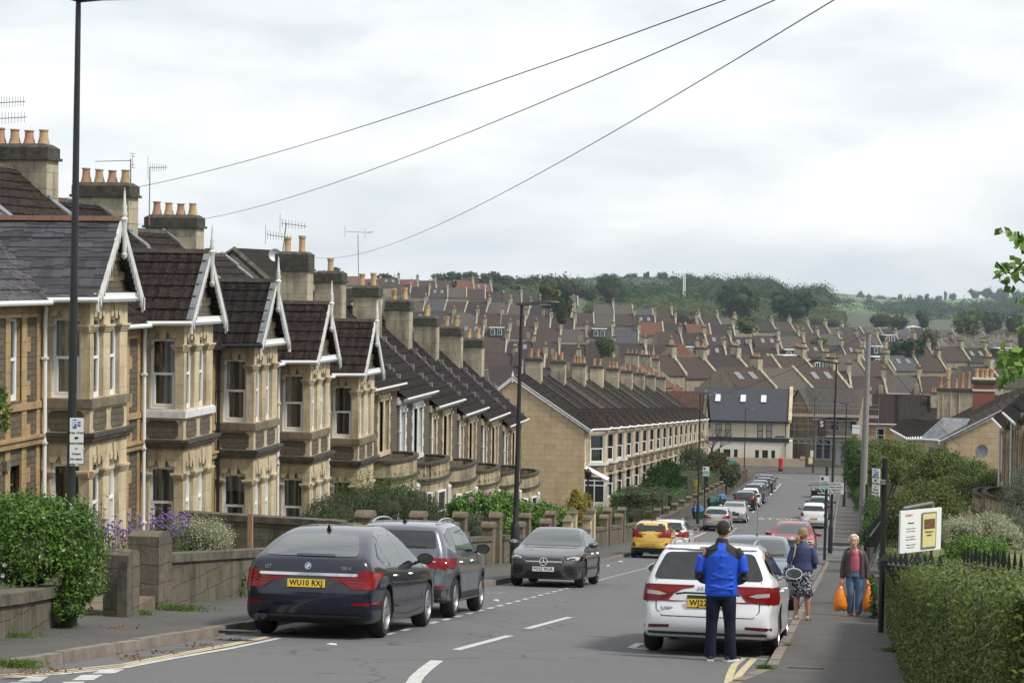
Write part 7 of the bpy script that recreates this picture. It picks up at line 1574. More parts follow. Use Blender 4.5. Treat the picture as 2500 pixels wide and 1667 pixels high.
# garden wall of the church side, low, under the hedge
wall_run('garden_wall','low wall along the far right pavement beyond the side road',[(1.75,113,0),(1.9,232,0)],.9,.3,group=None)
wall_run('garden_wall','short wall on the near side of the side road',[(2.0,86.2,0),(20,86.5,.3)],.9,.3)
# ================================================================== plants
LF={'laurel': leafmat('glossy_green_leaves',(.035,.085,.012),(.085,.17,.025),(.15,.25,.045),rough=.35),'dark': leafmat('dark_shrub_leaves',(.018,.035,.012),(.04,.065,.02),(.07,.085,.03)),
      'hydr': leafmat('hydrangea_leaves',(.05,.11,.015),(.10,.20,.03),(.17,.27,.06),rough=.45),'gold': leafmat('golden_conifer',(.17,.16,.025),(.32,.27,.04),(.42,.34,.06)),
      'vari': leafmat('variegated_leaves',(.12,.15,.07),(.34,.36,.22),(.5,.5,.36)),'grey': leafmat('grey_green_leaves',(.06,.075,.05),(.12,.14,.10),(.2,.22,.17)),
      'hedge': leafmat('hedge_leaves',(.045,.075,.012),(.10,.15,.028),(.18,.20,.06),patch=1.6),'privet': leafmat('privet_leaves',(.035,.085,.015),(.075,.15,.03),(.11,.19,.04)),
      'autumn': leafmat('turning_leaves',(.035,.065,.012),(.08,.12,.025),(.20,.13,.035),patch=1.0),'olive': leafmat('olive_tree_leaves',(.05,.08,.015),(.10,.14,.03),(.17,.20,.05),patch=.9),
      'far': leafmat('distant_tree_leaves',(.012,.032,.010),(.026,.058,.016),(.048,.088,.022),patch=.03,trans=0,rough=1),'farlight': leafmat('pale_tree_leaves',(.05,.08,.02),(.09,.125,.035),(.13,.15,.05),patch=.05,trans=0,rough=1),
      'farbrown': leafmat('brown_tree_leaves',(.04,.045,.02),(.08,.07,.03),(.11,.09,.04),patch=.05,trans=0,rough=1),'grassy': leafmat('grass_blades',(.06,.12,.015),(.12,.2,.03),None)}
MT['bark']=M('bark',(.07,.055,.04),.95,var=.5,vscale=12,bmp=.5,bscale=30)
MT['core']=M('core_shade',(.022,.028,.012),1,col2=(.04,.045,.02),vscale=9)  # solid dark filling added inside plants, their inner shade put into its colour
def leafmesh(name,P,N,size,mat,rs,asp=.5,fold=True):
    n=len(P);t=rs.normal(size=(n,3));N=N/np.linalg.norm(N,axis=1,keepdims=True);a=np.cross(N,t);a /= np.linalg.norm(a,axis=1,keepdims=True)+1e-9;b_=np.cross(N,a)
    s=(size*rs.uniform(.6,1.35,n))[:,None];w=s*asp
    V=np.stack([P-a*s*.5,P+b_*w*.5+N*s*.06,P+a*s*.5,P-b_*w*.5+N*s*.06],1).reshape(-1,3).astype('f4')
    me=bpy.data.meshes.new(name);me.vertices.add(4*n);me.vertices.foreach_set('co',V.ravel());me.loops.add(4*n);me.loops.foreach_set('vertex_index',np.arange(4*n,dtype='i4'));me.polygons.add(n);me.polygons.foreach_set('loop_start',np.arange(0,4*n,4,dtype='i4'))
    me.update(calc_edges=True);at=me.attributes.new('rnd','FLOAT','FACE');at.data.foreach_set('value',rs.uniform(0,1,n).astype('f4'));me.materials.append(mat);return me
def cloud(blobs,n,rs,clump=28,cr=.22,shell=.35,gap=.0,zmin=None):
    """leaf positions and normals in clumps near the skin of a set of ellipsoids"""
    B=np.array(blobs,float);area=(B[:,3]*B[:,4]+B[:,4]*B[:,5]+B[:,3]*B[:,5]);k=max(1,n//clump);w=rs.choice(len(B),k,p=area/area.sum())
    d=rs.normal(size=(k,3));d /= np.linalg.norm(d,axis=1,keepdims=True);d[:,2]=np.where((d[:,2] < -.5),-d[:,2],d[:,2]);r=1-shell*rs.uniform(0,1,k)**2+rs.normal(0,.05,k)
    C=B[w,:3]+d*B[w,3:6]*r[:,None];R_=B[w,3:6].min(1)*cr
    P=np.repeat(C,clump,0)+rs.normal(size=(k*clump,3))*np.repeat(R_,clump)[:,None]*.6;N=np.repeat(d,clump,0)*.7+rs.normal(size=(k*clump,3))*.75+np.array([0,0,.35])
    if zmin is not None: m_=P[:,2] > zmin;P,N=P[m_],N[m_]
    return P,N
SEED=[100]
def blobmesh(blobs,sc,seed):
    q=MB()
    for x,y,z,a,b_,c in blobs:
        R_=[]
        for i in range(7): ph=-PI/2+PI*(i+.01)/6.02;R_.append([(x+a*sc*math.cos(ph)*math.cos(t)*(1+.08*math.sin(3*t+i+seed)),y+b_*sc*math.cos(ph)*math.sin(t)*(1+.08*math.cos(2*t+i)),z+c*sc*math.sin(ph)) for t in np.linspace(0,2*PI,10,endpoint=False)])
        q.loft(R_)
    return q
def plant(name,label,cat,base,blobs,n,size,mat,group=None,trunk=None,core=.62,asp=.5,clump=28,cr=.25,shell=.35,part='foliage',floor=True,tr=None):
    """blobs are relative to base"""
    SEED[0]+=1;rs=np.random.default_rng(SEED[0]);t=thing(name,label,cat,base,0,group)
    P,N=cloud(blobs,n,rs,clump,cr,shell,zmin=-.05 if floor else None)
    o=bpy.data.objects.new(part,leafmesh(part,P,N,size,LF[mat],rs,asp));COL.objects.link(o);o.parent=t
    if core: c=blobmesh(blobs,core,SEED[0]);c.obj('dark_core',MT['core'],t,smooth=2)
    if trunk:
        q=MB();h,r=trunk;q.tube([(0,0,-.3),(.05*r,0,h*.4),(0,.1*r,h)],[r,r*.8,r*.5],8)
        for k,b_ in enumerate(blobs[:6]): c=Vector(b_[:3]);s0=Vector((0,0,h*(.55+.06*k)));q.tube([s0,s0.lerp(c,.5)+Vector((0,0,.1)),c],[r*.5,r*.35,r*.15],6)
        q.obj('trunk',MT['bark'],t,smooth=True)
    return t
def PB(u,v,Y,ru,rv,rd=None):
    """ellipsoid seen centred on (u, v) at distance Y, radii in photograph pixels; returned in world coordinates"""
    p=atY(u,v,Y);k=p.length/FPX;return (p.x,p.y,p.z,ru*k,rd if rd else ru*k*.9,rv*k)
def vplant(name,label,cat,B,n,size,mat,**k):
    W=[PB(*b_) for b_ in B];zb=rz(W[0][1]);base=(W[0][0],W[0][1],min(zb,min(w[2]-w[5]*.6 for w in W)));k['floor']=k.get('floor',False)
    return plant(name,label,cat,base,[(w[0]-base[0],w[1]-base[1],w[2]-base[2],w[3],w[4],w[5]) for w in W],n,size,LFK(mat),**k)
LFK=lambda m_: m_
vplant('bush','big glossy green bush at the left edge with two white flowers, around the lamp column','bush',[(60,1350,26.9,130,115,.7),(165,1330,27.2,80,95,.5),(20,1300,27.0,90,80,.6),(205,1420,27.0,45,70,.35),(180,1480,26.8,40,40,.3),(90,1265,27.4,80,45,.5),(160,1270,27.4,50,40,.4)],25000,.062,'laurel',clump=16,cr=.3,asp=.42,core=.7)
for u,v in ((12,1378),(8,1404)):
    t=thing('flower','white flower on the big glossy bush, %s one' % ('upper' if v < 1390 else 'lower'),'flower',tuple(atY(u,v,26.2)),0);q=MB()
    for k in range(5): a=2*PI*k/5;q.loft([[(math.cos(a)*.0,-.01,0),(math.cos(a-.5)*.025,-.02,math.sin(a-.5)*.025),(math.cos(a)*.035,-.02,math.sin(a)*.035),(math.cos(a+.5)*.025,-.02,math.sin(a+.5)*.025)],[(0,0,0),(math.cos(a-.5)*.022,-.01,math.sin(a-.5)*.022),(math.cos(a)*.03,-.01,math.sin(a)*.03),(math.cos(a+.5)*.022,-.01,math.sin(a+.5)*.022)]])
    q.obj('petals',MT['plate_w'],t)
vplant('bush','small leafy tree tip poking in at the left edge, above the glossy bush','bush',[(-10,1010,27.3,26,75,.3)],1500,.05,'laurel',core=0,clump=12)
vplant('shrub','cream variegated shrub over the low wall, left of the navy car','shrub',[(480,1325,36.8,75,60,.5),(530,1318,37.5,40,40,.35),(425,1350,36.5,40,40,.3)],12000,.035,'vari',clump=14,asp=.45)
# purple flowers on thin stems
MT['purple']=M('purple_petals',(.22,.12,.38),.8,col2=(.13,.06,.2),vscale=20)
t=thing('flowers','purple verbena flowers on thin stems behind the mossy gate piers','flowers',tuple(atY(330,1330,36.2)),0,kind='stuff');b0=t.location.copy();q=MB();s_=MB();rr_=random.Random(3)
for i in range(400):
    u=rr_.choice([rr_.uniform(215,345),rr_.uniform(365,470)]);v=rr_.gauss(1290,22)+(8 if u < 340 else -2);Y=rr_.uniform(35.8,37.4);p=atY(u,v,Y)-b0
    for k in range(5): d=Vector((rr_.gauss(0,.014),rr_.gauss(0,.012),rr_.gauss(0,.009)));q.lathe([(.003,-.01),(.019,0),(.003,.012)],tuple(p+d),5)
    s_.tube([tuple(p),(p.x+rr_.gauss(0,.04),p.y,p.z-.4),(p.x+rr_.gauss(0,.05),p.y,-.5)],.0035,3,False)
s_.obj('stems',LF['grassy'],t);q.obj('heads',MT['purple'],t,fix=False)
vplant('shrub','wide dark green shrub in front of the lowest gabled houses','shrub',[(820,1260,50,75,45,1.3),(930,1240,55,80,45,1.3),(1010,1250,60,60,50,1.2),(870,1225,52,60,30,1.0),(1050,1270,62,45,45,.9),(770,1280,48,45,28,.8),(960,1225,57,70,35,1.0)],36000,.05,'dark',clump=18,asp=.4)
vplant('shrub','wispy upright sprays above the wide dark shrub','shrub',[(900,1190,54,95,35,1.0),(990,1195,59,60,40,.8)],1500,.05,'privet',core=0,clump=6,cr=.5)
vplant('hydrangea','bright green hydrangea with pink heads, left one, beyond the grey SUV','shrub',[(1170,1245,69,55,38,.9),(1225,1240,71,45,35,.8),(1120,1250,68,30,28,.6),(1180,1285,70,75,28,.6)],10000,.10,'hydr',clump=10,asp=.7)
vplant('hydrangea','bright green hydrangea behind the dark grey saloon, right one','shrub',[(1320,1265,84,55,35,.9),(1370,1285,86,35,40,.7),(1285,1255,82,30,28,.6),(1330,1310,86,60,28,.6)],10000,.10,'hydr',clump=10,asp=.7)
MT['pinkp']=M('pink_petals',(.5,.27,.38),.9,col2=(.36,.2,.4),vscale=30)
for k,(u,v,Y) in enumerate(((1187,1204,68),(1150,1219,68),(1298,1231,82),(1256,1246,82))):
    t=thing('hydrangea_bloom','pink hydrangea head, %s' % ('highest, left bush','lower left, left bush','top of the right bush','left side of the right bush')[k],'flower',tuple(atY(u,v,Y)),0,'pink hydrangea heads');q=MB();rr_=random.Random(k)
    for i in range(40): d=Vector((rr_.gauss(0,1),rr_.gauss(0,1),rr_.gauss(0,1))).normalized()*.075;q.lathe([(.004,-.012),(.022,0),(.004,.012)],tuple(d),5)
    q.obj('florets',MT['pinkp'],t,fix=False)
vplant('shrub','grey green straggly shrub by the gate, above the roof of the grey SUV','shrub',[(1165,1310,66,38,55,.5),(1150,1350,66,28,40,.4)],5000,.05,'grey',clump=10,asp=.25,core=.5)
vplant('shrub','yellowing tall grasses beside the second lamp column','shrub',[(1240,1330,72,14,50,.4)],900,.16,'gold',clump=8,asp=.1,core=0)
vplant('conifer','golden conifer in front of the ashlar gable end','tree',[(1408,1245,98,24,35,.6),(1407,1215,98,13,22,.4),(1432,1235,99,14,30,.4),(1405,1270,98,28,25,.6)],7000,.09,'gold',clump=14,asp=.5)
vplant('shrub','rounded bright green privet behind the square gate piers','shrub',[(1465,1270,103,45,30,1.0),(1500,1290,106,32,45,.8),(1430,1270,102,30,25,.8)],11000,.07,'privet',clump=16)
vplant('hedge','long dark clipped hedge behind the yellow hatchback','hedge',[(1540,1258,118,60,22,1.0),(1590,1265,130,38,24,1.0),(1500,1255,116,30,16,1.0)],13000,.06,'dark',clump=22,core=.85,shell=.15)
rsh=np.random.default_rng(5)
def boxhedge(label,x0,x1,y0,y1,h,n,size,mat,base=0.0,dens=None,name='hedge',part='foliage',hf=None,jit=.03,grp=None,core=True):
    """clipped hedge following the ground: leaves over its faces and a dense core"""
    t=thing(name,label,'hedge',((x0+x1)/2,y0,0),0,grp);q=MB();ox=(x0+x1)/2;N_=max(2,int((y1-y0)/1.5));H=hf or (lambda y: h)
    for i in range(N_):
        a,b_=y0+(y1-y0)*i/N_,y0+(y1-y0)*(i+1)/N_;e=.05
        q.hexa([(x0+e-ox,a-y0+(e if i == 0 else 0),rz(a)-.2),(x1-e-ox,a-y0+(e if i == 0 else 0),rz(a)-.2),(x1-e-ox,b_-y0,rz(b_)-.2),(x0+e-ox,b_-y0,rz(b_)-.2)],[(x0+e-ox,a-y0+(e if i == 0 else 0),rz(a)+base+H(a)-e),(x1-e-ox,a-y0+(e if i == 0 else 0),rz(a)+base+H(a)-e),(x1-e-ox,b_-y0,rz(b_)+base+H(b_)-e),(x0+e-ox,b_-y0,rz(b_)+base+H(b_)-e)])
    if core: q.obj('dark_core',MT['core'],t)
    W,L_=x1-x0,y1-y0;A=np.array([L_*h,L_*h*.3,L_*W,W*h*1.5]);w=rsh.choice(4,n,p=A/A.sum());r1,r2=rsh.uniform(0,1,n),rsh.uniform(0,1,n)
    if dens: r1=r1**dens
    y=y0+L_*r1;g_=np.interp(y,PX,PZ)+base;hh=np.array([H(v) for v in y]) if hf else np.full(n,h)
    X=np.where(w == 0,x0,np.where(w == 1,x1,x0+W*r2));Y=np.where(w == 3,y0,y);Z=np.where(w <= 1,r2*hh+g_,g_+hh);Z=np.where(w == 3,np.interp(y0,PX,PZ)+base+rsh.uniform(0,1,n)*H(y0),Z)
    lump=.05*np.sin(Y*2.3+Z*3)+.04*np.sin(Y*5.1+X*7)+.03*np.sin(Z*9+Y)
    Nn=np.stack([np.where(w == 0,-1.,np.where(w == 1,1.,0.)),np.where(w == 3,-1.,0.),np.where(w == 2,1.,0.)],1);P=np.stack([X-ox,Y-y0,Z],1)+Nn*(lump[:,None]*.6+rsh.normal(0,jit,n)[:,None]);Nn=Nn+rsh.normal(size=(n,3))*.6+np.array([0,0,.3])
    s=np.full(n,size) if not dens else size*(1+.5*r1)
    o=bpy.data.objects.new(part,leafmesh(part,P,Nn,s,LF[mat],rsh));COL.objects.link(o);o.parent=t;return t
boxhedge('big clipped hedge along the right pavement, nearest, filling the lower right corner',.62,1.75,8.5,36.0,1.45,150000,.026,'hedge',dens=1.7,hf=lambda y: float(np.interp(y,[8,14,26,36],[1.62,1.5,1.3,1.18])))
boxhedge('far part of the clipped hedge behind the black sign post',.85,1.7,36.3,66.0,1.1,26000,.05,'hedge')
boxhedge('clipped box hedge with square corners on the left, below the terrace',-13.4,-11.6,118,124,2.3,9000,.08,'privet')
for k,(y0,y1,x0,x1,h,mt,lb) in enumerate(((126,136,-14,-11.7,2.4,'dark','dark hedge beside the lamp column with the bus sign'),(138,150,-13.6,-11.6,1.9,'privet','green hedge on the left by the green boxes'),(152,170,-13.8,-11.7,2.8,'dark','tall dark hedge on the left along the line of cars'),(174,196,-13.5,-11.7,2.2,'autumn','brownish hedge farther along the left wall'),(198,226,-13.4,-11.9,1.9,'privet','last green hedge before the cream building'))): boxhedge(lb,x0,x1,y0,y1,h,6000,.13,mt,jit=.12)
# white roses bush, dark trees by the lower terrace
vplant('tree','dark green small tree over the lower terrace gardens, left one','tree',[(1605,1170,138,34,28,1.2),(1630,1150,144,30,24,1.1),(1585,1190,134,20,20,.8),(1640,1180,146,24,28,1.0)],9000,.12,'far',clump=16,trunk=(2.0,.1))
vplant('tree','rounded dark green tree in front of the end of the lower terrace','tree',[(1690,1120,172,32,28,1.5),(1715,1140,184,28,28,1.4),(1680,1150,168,24,24,1.2),(1735,1160,190,24,24,1.2)],9000,.13,'dark',clump=16,trunk=(2.5,.12))
vplant('shrub','yellow green shrub beside the clipped box hedge','shrub',[(1680,1188,158,22,24,.9),(1665,1183,156,14,18,.7),(1698,1212,164,18,24,.9)],5000,.13,'gold',clump=14)
vplant('shrub','orange brown shrub below the bare tree by the cream building','shrub',[(1750,1125,185,24,20,1.2),(1735,1140,184,18,16,1.0)],3500,.2,'farbrown',clump=14)
vplant('shrub','green bush by the wall next to the thin lamp column','shrub',[(1770,1170,190,26,30,1.4),(1790,1160,200,16,26,1.1)],5000,.2,'dark',clump=14)
vplant('shrub','small roses and shrubs below the porch of the lower terrace','shrub',[(1580,1225,112,34,14,1.0),(1545,1215,112,20,12,.8)],3500,.12,'dark',clump=12)
t=thing('bare_tree','leafless pruned tree in front of the cream building','tree',tuple(atY(1733,1135,215)),0);q=MB();rr_=random.Random(9)
def branch(p,d,l,r,k):
    e=p+d*l;q.tube([tuple(p),tuple(p.lerp(e,.5)+Vector((rr_.gauss(0,.06),0,.03))),tuple(e)],[r,r*.8,r*.6],5)
    if k:
        for i in range(3): branch(e,(d+Vector((rr_.gauss(0,.6),rr_.gauss(0,.5),rr_.uniform(-.1,.5)))).normalized(),l*.62,r*.55,k-1)
branch(Vector((0,0,-2)),Vector((0,0,1)),2.6,.17,4);q.obj('branches',MT['bark'],t)
# right hand gardens
vplant('tree','tall clipped green conifer left of the grey pole','tree',[(2082,1110,104,24,40,.8),(2088,1160,104,26,50,.8),(2095,1200,104,24,40,.8)],12000,.08,'privet',clump=18,shell=.2,core=.8)
vplant('tree','rounded olive green tree right of the grey pole, in front of the far terrace','tree',[(2160,1110,108,48,34,1.6),(2215,1120,108,45,36,1.5),(2130,1150,104,35,45,1.3),(2190,1160,106,55,40,1.6)],17000,.11,'olive',clump=16,trunk=(2.6,.14))
vplant('tree','yellow green tree in front of the right hand gable end','tree',[(2300,1140,92,55,36,1.5),(2370,1165,90,50,38,1.4),(2260,1170,92,45,45,1.3),(2430,1190,88,48,40,1.3),(2340,1210,88,70,45,1.6),(2300,1120,92,22,30,.7)],26000,.10,'olive',clump=16,trunk=(2.8,.15))
vplant('tree','low domed tree with orange tinged leaves above the notice board','tree',[(2260,1230,72,75,50,1.5),(2210,1260,70,55,50,1.2),(2310,1250,72,55,50,1.2),(2250,1290,70,80,45,1.4)],24000,.075,'autumn',clump=16,trunk=(1.8,.12))
vplant('tree','silvery green tree at the right edge above the stone pillar','tree',[(2500,1240,62,55,80,1.2),(2480,1300,60,45,60,1.0),(2520,1180,63,40,45,.9)],16000,.055,'grey',clump=16,asp=.35,core=.7)
vplant('shrub','cream edged shrub right of the notice board','shrub',[(2350,1300,50,55,35,.8),(2420,1290,52,50,35,.8),(2460,1320,50,40,40,.7)],10000,.05,'vari',clump=12,asp=.4)
vplant('shrub','bright yellow green shrub right of the notice board, below the cream one','shrub',[(2370,1345,46,45,35,.7),(2330,1360,46,30,35,.5),(2420,1350,47,40,35,.6)],9000,.05,'hydr',clump=12)
vplant('shrub','yellow green hedge bushes left of the black sign post','shrub',[(2130,1260,84,24,45,.8),(2110,1230,98,24,40,.8),(2120,1310,72,22,40,.6),(2170,1300,70,35,40,.7)],13000,.07,'privet',clump=16)
vplant('shrub','low dark shrub at the foot of the grey pole','shrub',[(2080,1355,84,18,16,.4)],1800,.06,'dark',clump=12)
vplant('shrub','low mixed shrubs under the notice board and behind the railings','shrub',[(2250,1375,56,80,18,1.0),(2380,1390,44,70,22,.8),(2190,1350,62,40,25,.6)],9000,.055,'olive',clump=12)
vplant('flowers','small red flowers with green leaves by the pavement behind the woman','flowers',[(2133,1480,38.5,9,60,.2),(2128,1430,42,8,30,.2)],2200,.04,'privet',clump=10,core=.5)
ln=MB();ys2=yl(19,66,2)
for a,b_ in zip(ys2,ys2[1:]): ln.poly([(1.72,a,rz(a)+1.05),(9,a,rz(a)+1.1),(9,b_,rz(b_)+1.1),(1.72,b_,rz(b_)+1.05)])
struct(ln.obj('lawn',MT['lawn'],smooth=2))
# overhanging branch near the camera, top right
tb=thing('tree','leafy branch hanging in from the right edge, close to the camera','tree',(2.9,11.4,rz(11.4)),0);q=MB();b0=tb.location
q.tube([(0,0,-.3),(.05,0,1.5),(-.05,.1,3.4)],[.12,.1,.07],8);rs=np.random.default_rng(77);LP_,LN_=[],[]
for pts in (((2640,560),(2500,640),(2470,670),(2447,655),(2432,640)),((2640,640),(2500,690),(2470,665)),((2640,800),(2500,850),(2470,865),(2455,900),(2450,925)),((2500,620),(2490,590),(2485,565))):
    P3=[atY(u,v,11.0)-b0 for u,v in pts]
    if pts[0][0] > 2600: P3=[Vector((-.0,.1,2.6))]+P3
    q.tube([tuple(p) for p in P3],[.012]+[.006]*(len(P3)-1),5)
for (u,v,ru,rv,n) in ((2440,665,16,16,8),(2455,650,14,14,7),(2468,570,20,12,7),(2490,590,22,20,14),(2485,655,24,22,16),(2480,690,26,20,16),(2500,730,20,16,8),(2455,870,26,22,22),(2470,900,28,26,26),(2492,880,24,36,24),(2460,925,16,16,10),(2496,780,10,30,6)):
    for i in range(n): p=atY(u+rs.normal()*ru*.6,v+rs.normal()*rv*.6,11+rs.normal()*.08)-b0;LP_.append(tuple(p));LN_.append(rs.normal(size=3)+np.array([0,-1.1,.5]))
o=bpy.data.objects.new('leaves',leafmesh('leaves',np.array(LP_),np.array(LN_),.052,leafmat('near_branch_leaves',(.06,.13,.02),(.12,.22,.035),(.2,.32,.06),patch=3),rs,.75));COL.objects.link(o);o.parent=tb;q.obj('branches',MT['bark'],tb,smooth=True)
# weeds, fallen leaves
def tuft(u,v,n,sx,label,h=.1,off=.12,mat='grassy'):
    rs=np.random.default_rng(int(u+v));p=gp(u,v,off);t=thing('weeds',label,'weeds',tuple(p),0,kind='stuff');P=np.stack([rs.normal(0,sx,n),rs.normal(0,sx*.5,n),rs.uniform(0,h,n)],1);P[:,2]-=P[:,1]*.108;N=rs.normal(size=(n,3))*np.array([1,1,.3])
    o=bpy.data.objects.new('blades',leafmesh('blades',P,N,h*.9,LF[mat],rs,.16));COL.objects.link(o);o.parent=t
tuft(40,1628,700,.14,'grass tuft on the kerb in the bottom left corner',.07);tuft(440,1490,500,.22,'weeds at the foot of the low mossy wall',.09);tuft(330,1500,400,.15,'weeds between the two mossy gate piers',.07);tuft(150,1530,300,.1,'small weeds at the foot of the lamp column',.07);tuft(1868,1632,500,.05,'grass tuft at the end of the right kerb',.045);tuft(30,1555,500,.2,'green weeds along the foot of the left wall',.06);tuft(560,1455,400,.1,'ivy patch on the low wall behind the navy car',.35,mat='privet');tuft(1922,1575,160,.03,'tiny grass tuft on the right kerb',.03);tuft(2190,1590,700,.1,'weeds along the foot of the near hedge',.05)
t=thing('fallen_leaves','brown fallen leaves in the left gutter beside the yellow lines','leaves',tuple(gp(330,1605,.01)),0,kind='stuff');rs=np.random.default_rng(4);P=[]
for u,v,n in ((325,1602,70),(400,1590,30),(480,1575,40),(70,1640,50),(300,1530,25),(150,1635,20),(560,1560,15)):
    for i in range(n): p=gp(u+rs.normal()*22,v+rs.normal()*3.5,.012 if v > 1545 else .135)-t.location;P.append(tuple(p))
o=bpy.data.objects.new('leaves',leafmesh('leaves',np.array(P),rs.normal(size=(len(P),3))+np.array([0,-.5,1.5]),.045,leafmat('dead_leaves',(.09,.035,.015),(.2,.085,.035),(.28,.15,.06)),rs,.6));COL.objects.link(o);o.parent=t

for k,(x,y,r,h) in enumerate(((-17,-16,5,11),(-8,-26,5,12),(2,-30,5,12),(9,-18,5,11),(16,-8,4.5,10),(17,6,4,9),(18,20,4,9),(18,34,4,8.5),(17,47,4,8))):   # the trees round the viewer, mirrored in paint and glass
    plant('tree','%s garden tree outside the picture, behind or right of the viewer' % od[k],'tree',(x,y,rz(y)),[(0,0,h*.6,r,r,h*.4),(r*.5,0,h*.45,r*.6,r*.6,h*.3),(-r*.5,0,h*.5,r*.6,r*.6,h*.3)],2600,.6,'dark','trees around the viewer',trunk=(h*.5,.25),core=.8)
# ================================================================== buildings across the cross road
def winbox(par,T,rects,fm='white',gm='winglass',fw=.09,sill=True,bars=True):
    for (a,b_,c,e) in rects:
        f=MB();D=.02
        for u0,u1,z0,z1 in ((a,a+fw,c,e),(b_-fw,b_,c,e),(a+fw,b_-fw,c,c+fw),(a+fw,b_-fw,e-fw,e))+(((a+fw,b_-fw,(c+e)/2-.03,(c+e)/2+.03),) if bars else ()): bxT(f,T,u0,u1,-.05,D,z0,z1)
        w_=f.obj('window',MT[fm],par);g_=MB();g_.poly([T(a+fw,-.0,c+fw),T(b_-fw,-.0,c+fw),T(b_-fw,-.0,e-fw),T(a+fw,-.0,e-fw)]);g_.obj('pane',MT[gm],w_)
Y_=252.0;PZ0=-22.2
def zp(v,u=1800): return atY(u,v,Y_).z
def xp(u,v=1000): return atY(u,v,Y_).x
xl,xr=xp(1690),xp(1926)
t=thing('public_house','cream rendered building with dark slate roof and four rooflights, across the cross road','building',(xl,Y_,PZ0));Wd=xr-xl;TF=lambda u,n,z: (u,-n,z);ze=zp(1026)-PZ0;zrg=zp(951)-PZ0
sx_=lambda x: xp(1650+x/3.484)-xl;sz_=lambda y: zp(900+y/3.484)-PZ0
up=[(sx_(a),sx_(b_),sz_(582),sz_(468)) for a,b_ in ((342,395),(420,472),(695,745),(770,822))];lo=[(sx_(a),sx_(b_),sz_(785),sz_(686)) for a,b_ in ((350,382),(500,531),(680,713),(740,790),(818,850))];dr=(sx_(410),sx_(470),.1,sz_(686));bd=sz_(618)
q=MB();wallf(q,TF,0,Wd,bd,ze,up,.15,0,1);wallf(q,TF,0,Wd+.4,-.3,bd,lo+[dr],.15,2,2);q.mi=0
for x in (0,Wd): q.poly([(x,0,-.3),(x,9,-.3),(x,9,ze),(x,4.2,zrg),(x,0,ze)])
q.mi=2;q.box(Wd,Wd+.4,.02,5,-.3,bd+.2);q.mi=1
for a,b_ in ((up[0][0]-.2,up[1][1]+.2),(up[2][0]-.2,up[3][1]+.2)): bxT(q,TF,a,b_,-.02,.03,up[0][3],up[0][3]+.3);bxT(q,TF,a,b_,-.02,.06,up[0][2]-.12,up[0][2])
q.obj('wall',[stone('pale_ashlar',(.62,.53,.40),(.55,.46,.34),(.4,.33,.24),w=.55,h=.22,stain=.15),MT['dress'],MT['cream']],t)
q=MB();bxT(q,TF,0,Wd+.1,-.02,.1,bd,bd+.42);bxT(q,TF,0,Wd+.15,-.02,.18,bd+.42,bd+.52);q.obj('fascia',MT['newslate'],t)
winbox(t,lambda u,n,z: TF(u,n-.1,z),up,'gloss','curtain',.06);winbox(t,lambda u,n,z: TF(u,n-.1,z),lo,'black','winglass',.05,bars=False);q=MB();bxT(q,TF,dr[0],dr[1],-.14,-.1,dr[2],dr[3]);q.obj('door',MT['dkgrey'],t)
roofslab('roof',t,[(-.1,-.3,ze),(Wd+.1,-.3,ze),(Wd+.1-.0,4.2,zrg),(-.1,4.2,zrg)],.08,'newslate');roofslab('roof',t,[(-.1,9,ze),(Wd+.1,9,ze),(Wd+.1,4.2,zrg),(-.1,4.2,zrg)],.08,'newslate')
q=MB();q.prism([(-.4,ze-.1),(-.4,ze+.25),(4.2,zrg+.3),(4.2,zrg)],Wd-.05,Wd+.35,'x');q.obj('verge_coping',MT['dress'],t);q=MB();q.box(-.1,Wd+.1,-.42,-.28,ze-.2,ze+.02);q.obj('gutter',MT['black'],t);downpipe(t,Wd-.35,-.1,0,ze-.1,'black')
for x in (225,345,562,738):
    u=sx_(x);q=MB();z0=ze+(zrg-ze)*.54;z1=ze+(zrg-ze)*.76;y0,y1=-.3+4.5*.54,-.3+4.5*.76;q.hexa([(u-.36,y0,z0),(u+.36,y0,z0),(u+.36,y1,z1),(u-.36,y1,z1)],[(u-.36,y0-.05,z0+.12),(u+.36,y0-.05,z0+.12),(u+.36,y1-.05,z1+.12),(u-.36,y1-.05,z1+.12)]);f=q.obj('rooflight',MT['galv'],t);q=MB();q.poly([(u-.28,y0-.08,z0+.18),(u+.28,y0-.08,z0+.18),(u+.28,y1-.12,z1+.12),(u-.28,y1-.12,z1+.12)]);q.obj('pane',MT['white'],f)
q=MB();bxT(q,TF,sx_(850),sx_(928),.01,.05,sz_(572),sz_(562));q.obj('name_plate',MT['black'],t)
wl=thing('low_wall','low tan rendered wall along the foot of the cream building','wall',(xl-.5,Y_-.9,PZ0));q=MB();q.box(xp(1711)-xl+.5,xp(1968)-xl+.5,0,.3,0,1.28);q.box(xp(1956)-xl+.5,xp(1968)-xl+.5,-.05,.35,1.28,1.55);q.obj('stones',MT['tan'],wl)
p=gp(1900,1163,.13);pb=thing('pillar_box','red pillar box in front of the low tan wall','post box',(p.x,244.8,-21.87));q=MB();q.lathe([(.27,.0),(.27,.32)],n=20);q.obj('base',MT['black'],pb,smooth=40);q=MB();q.lathe([(.24,.32),(.24,1.35),(.27,1.37),(.28,1.45),(.24,1.5),(.15,1.58),(.02,1.62)],n=20);q.obj('body',M('post_box_red',(.50,.012,.012),.35,coat=.4),pb,smooth=40);q=MB();q.box(-.1,.1,-.25,-.22,1.15,1.19);q.obj('slot',MT['seam'],pb)
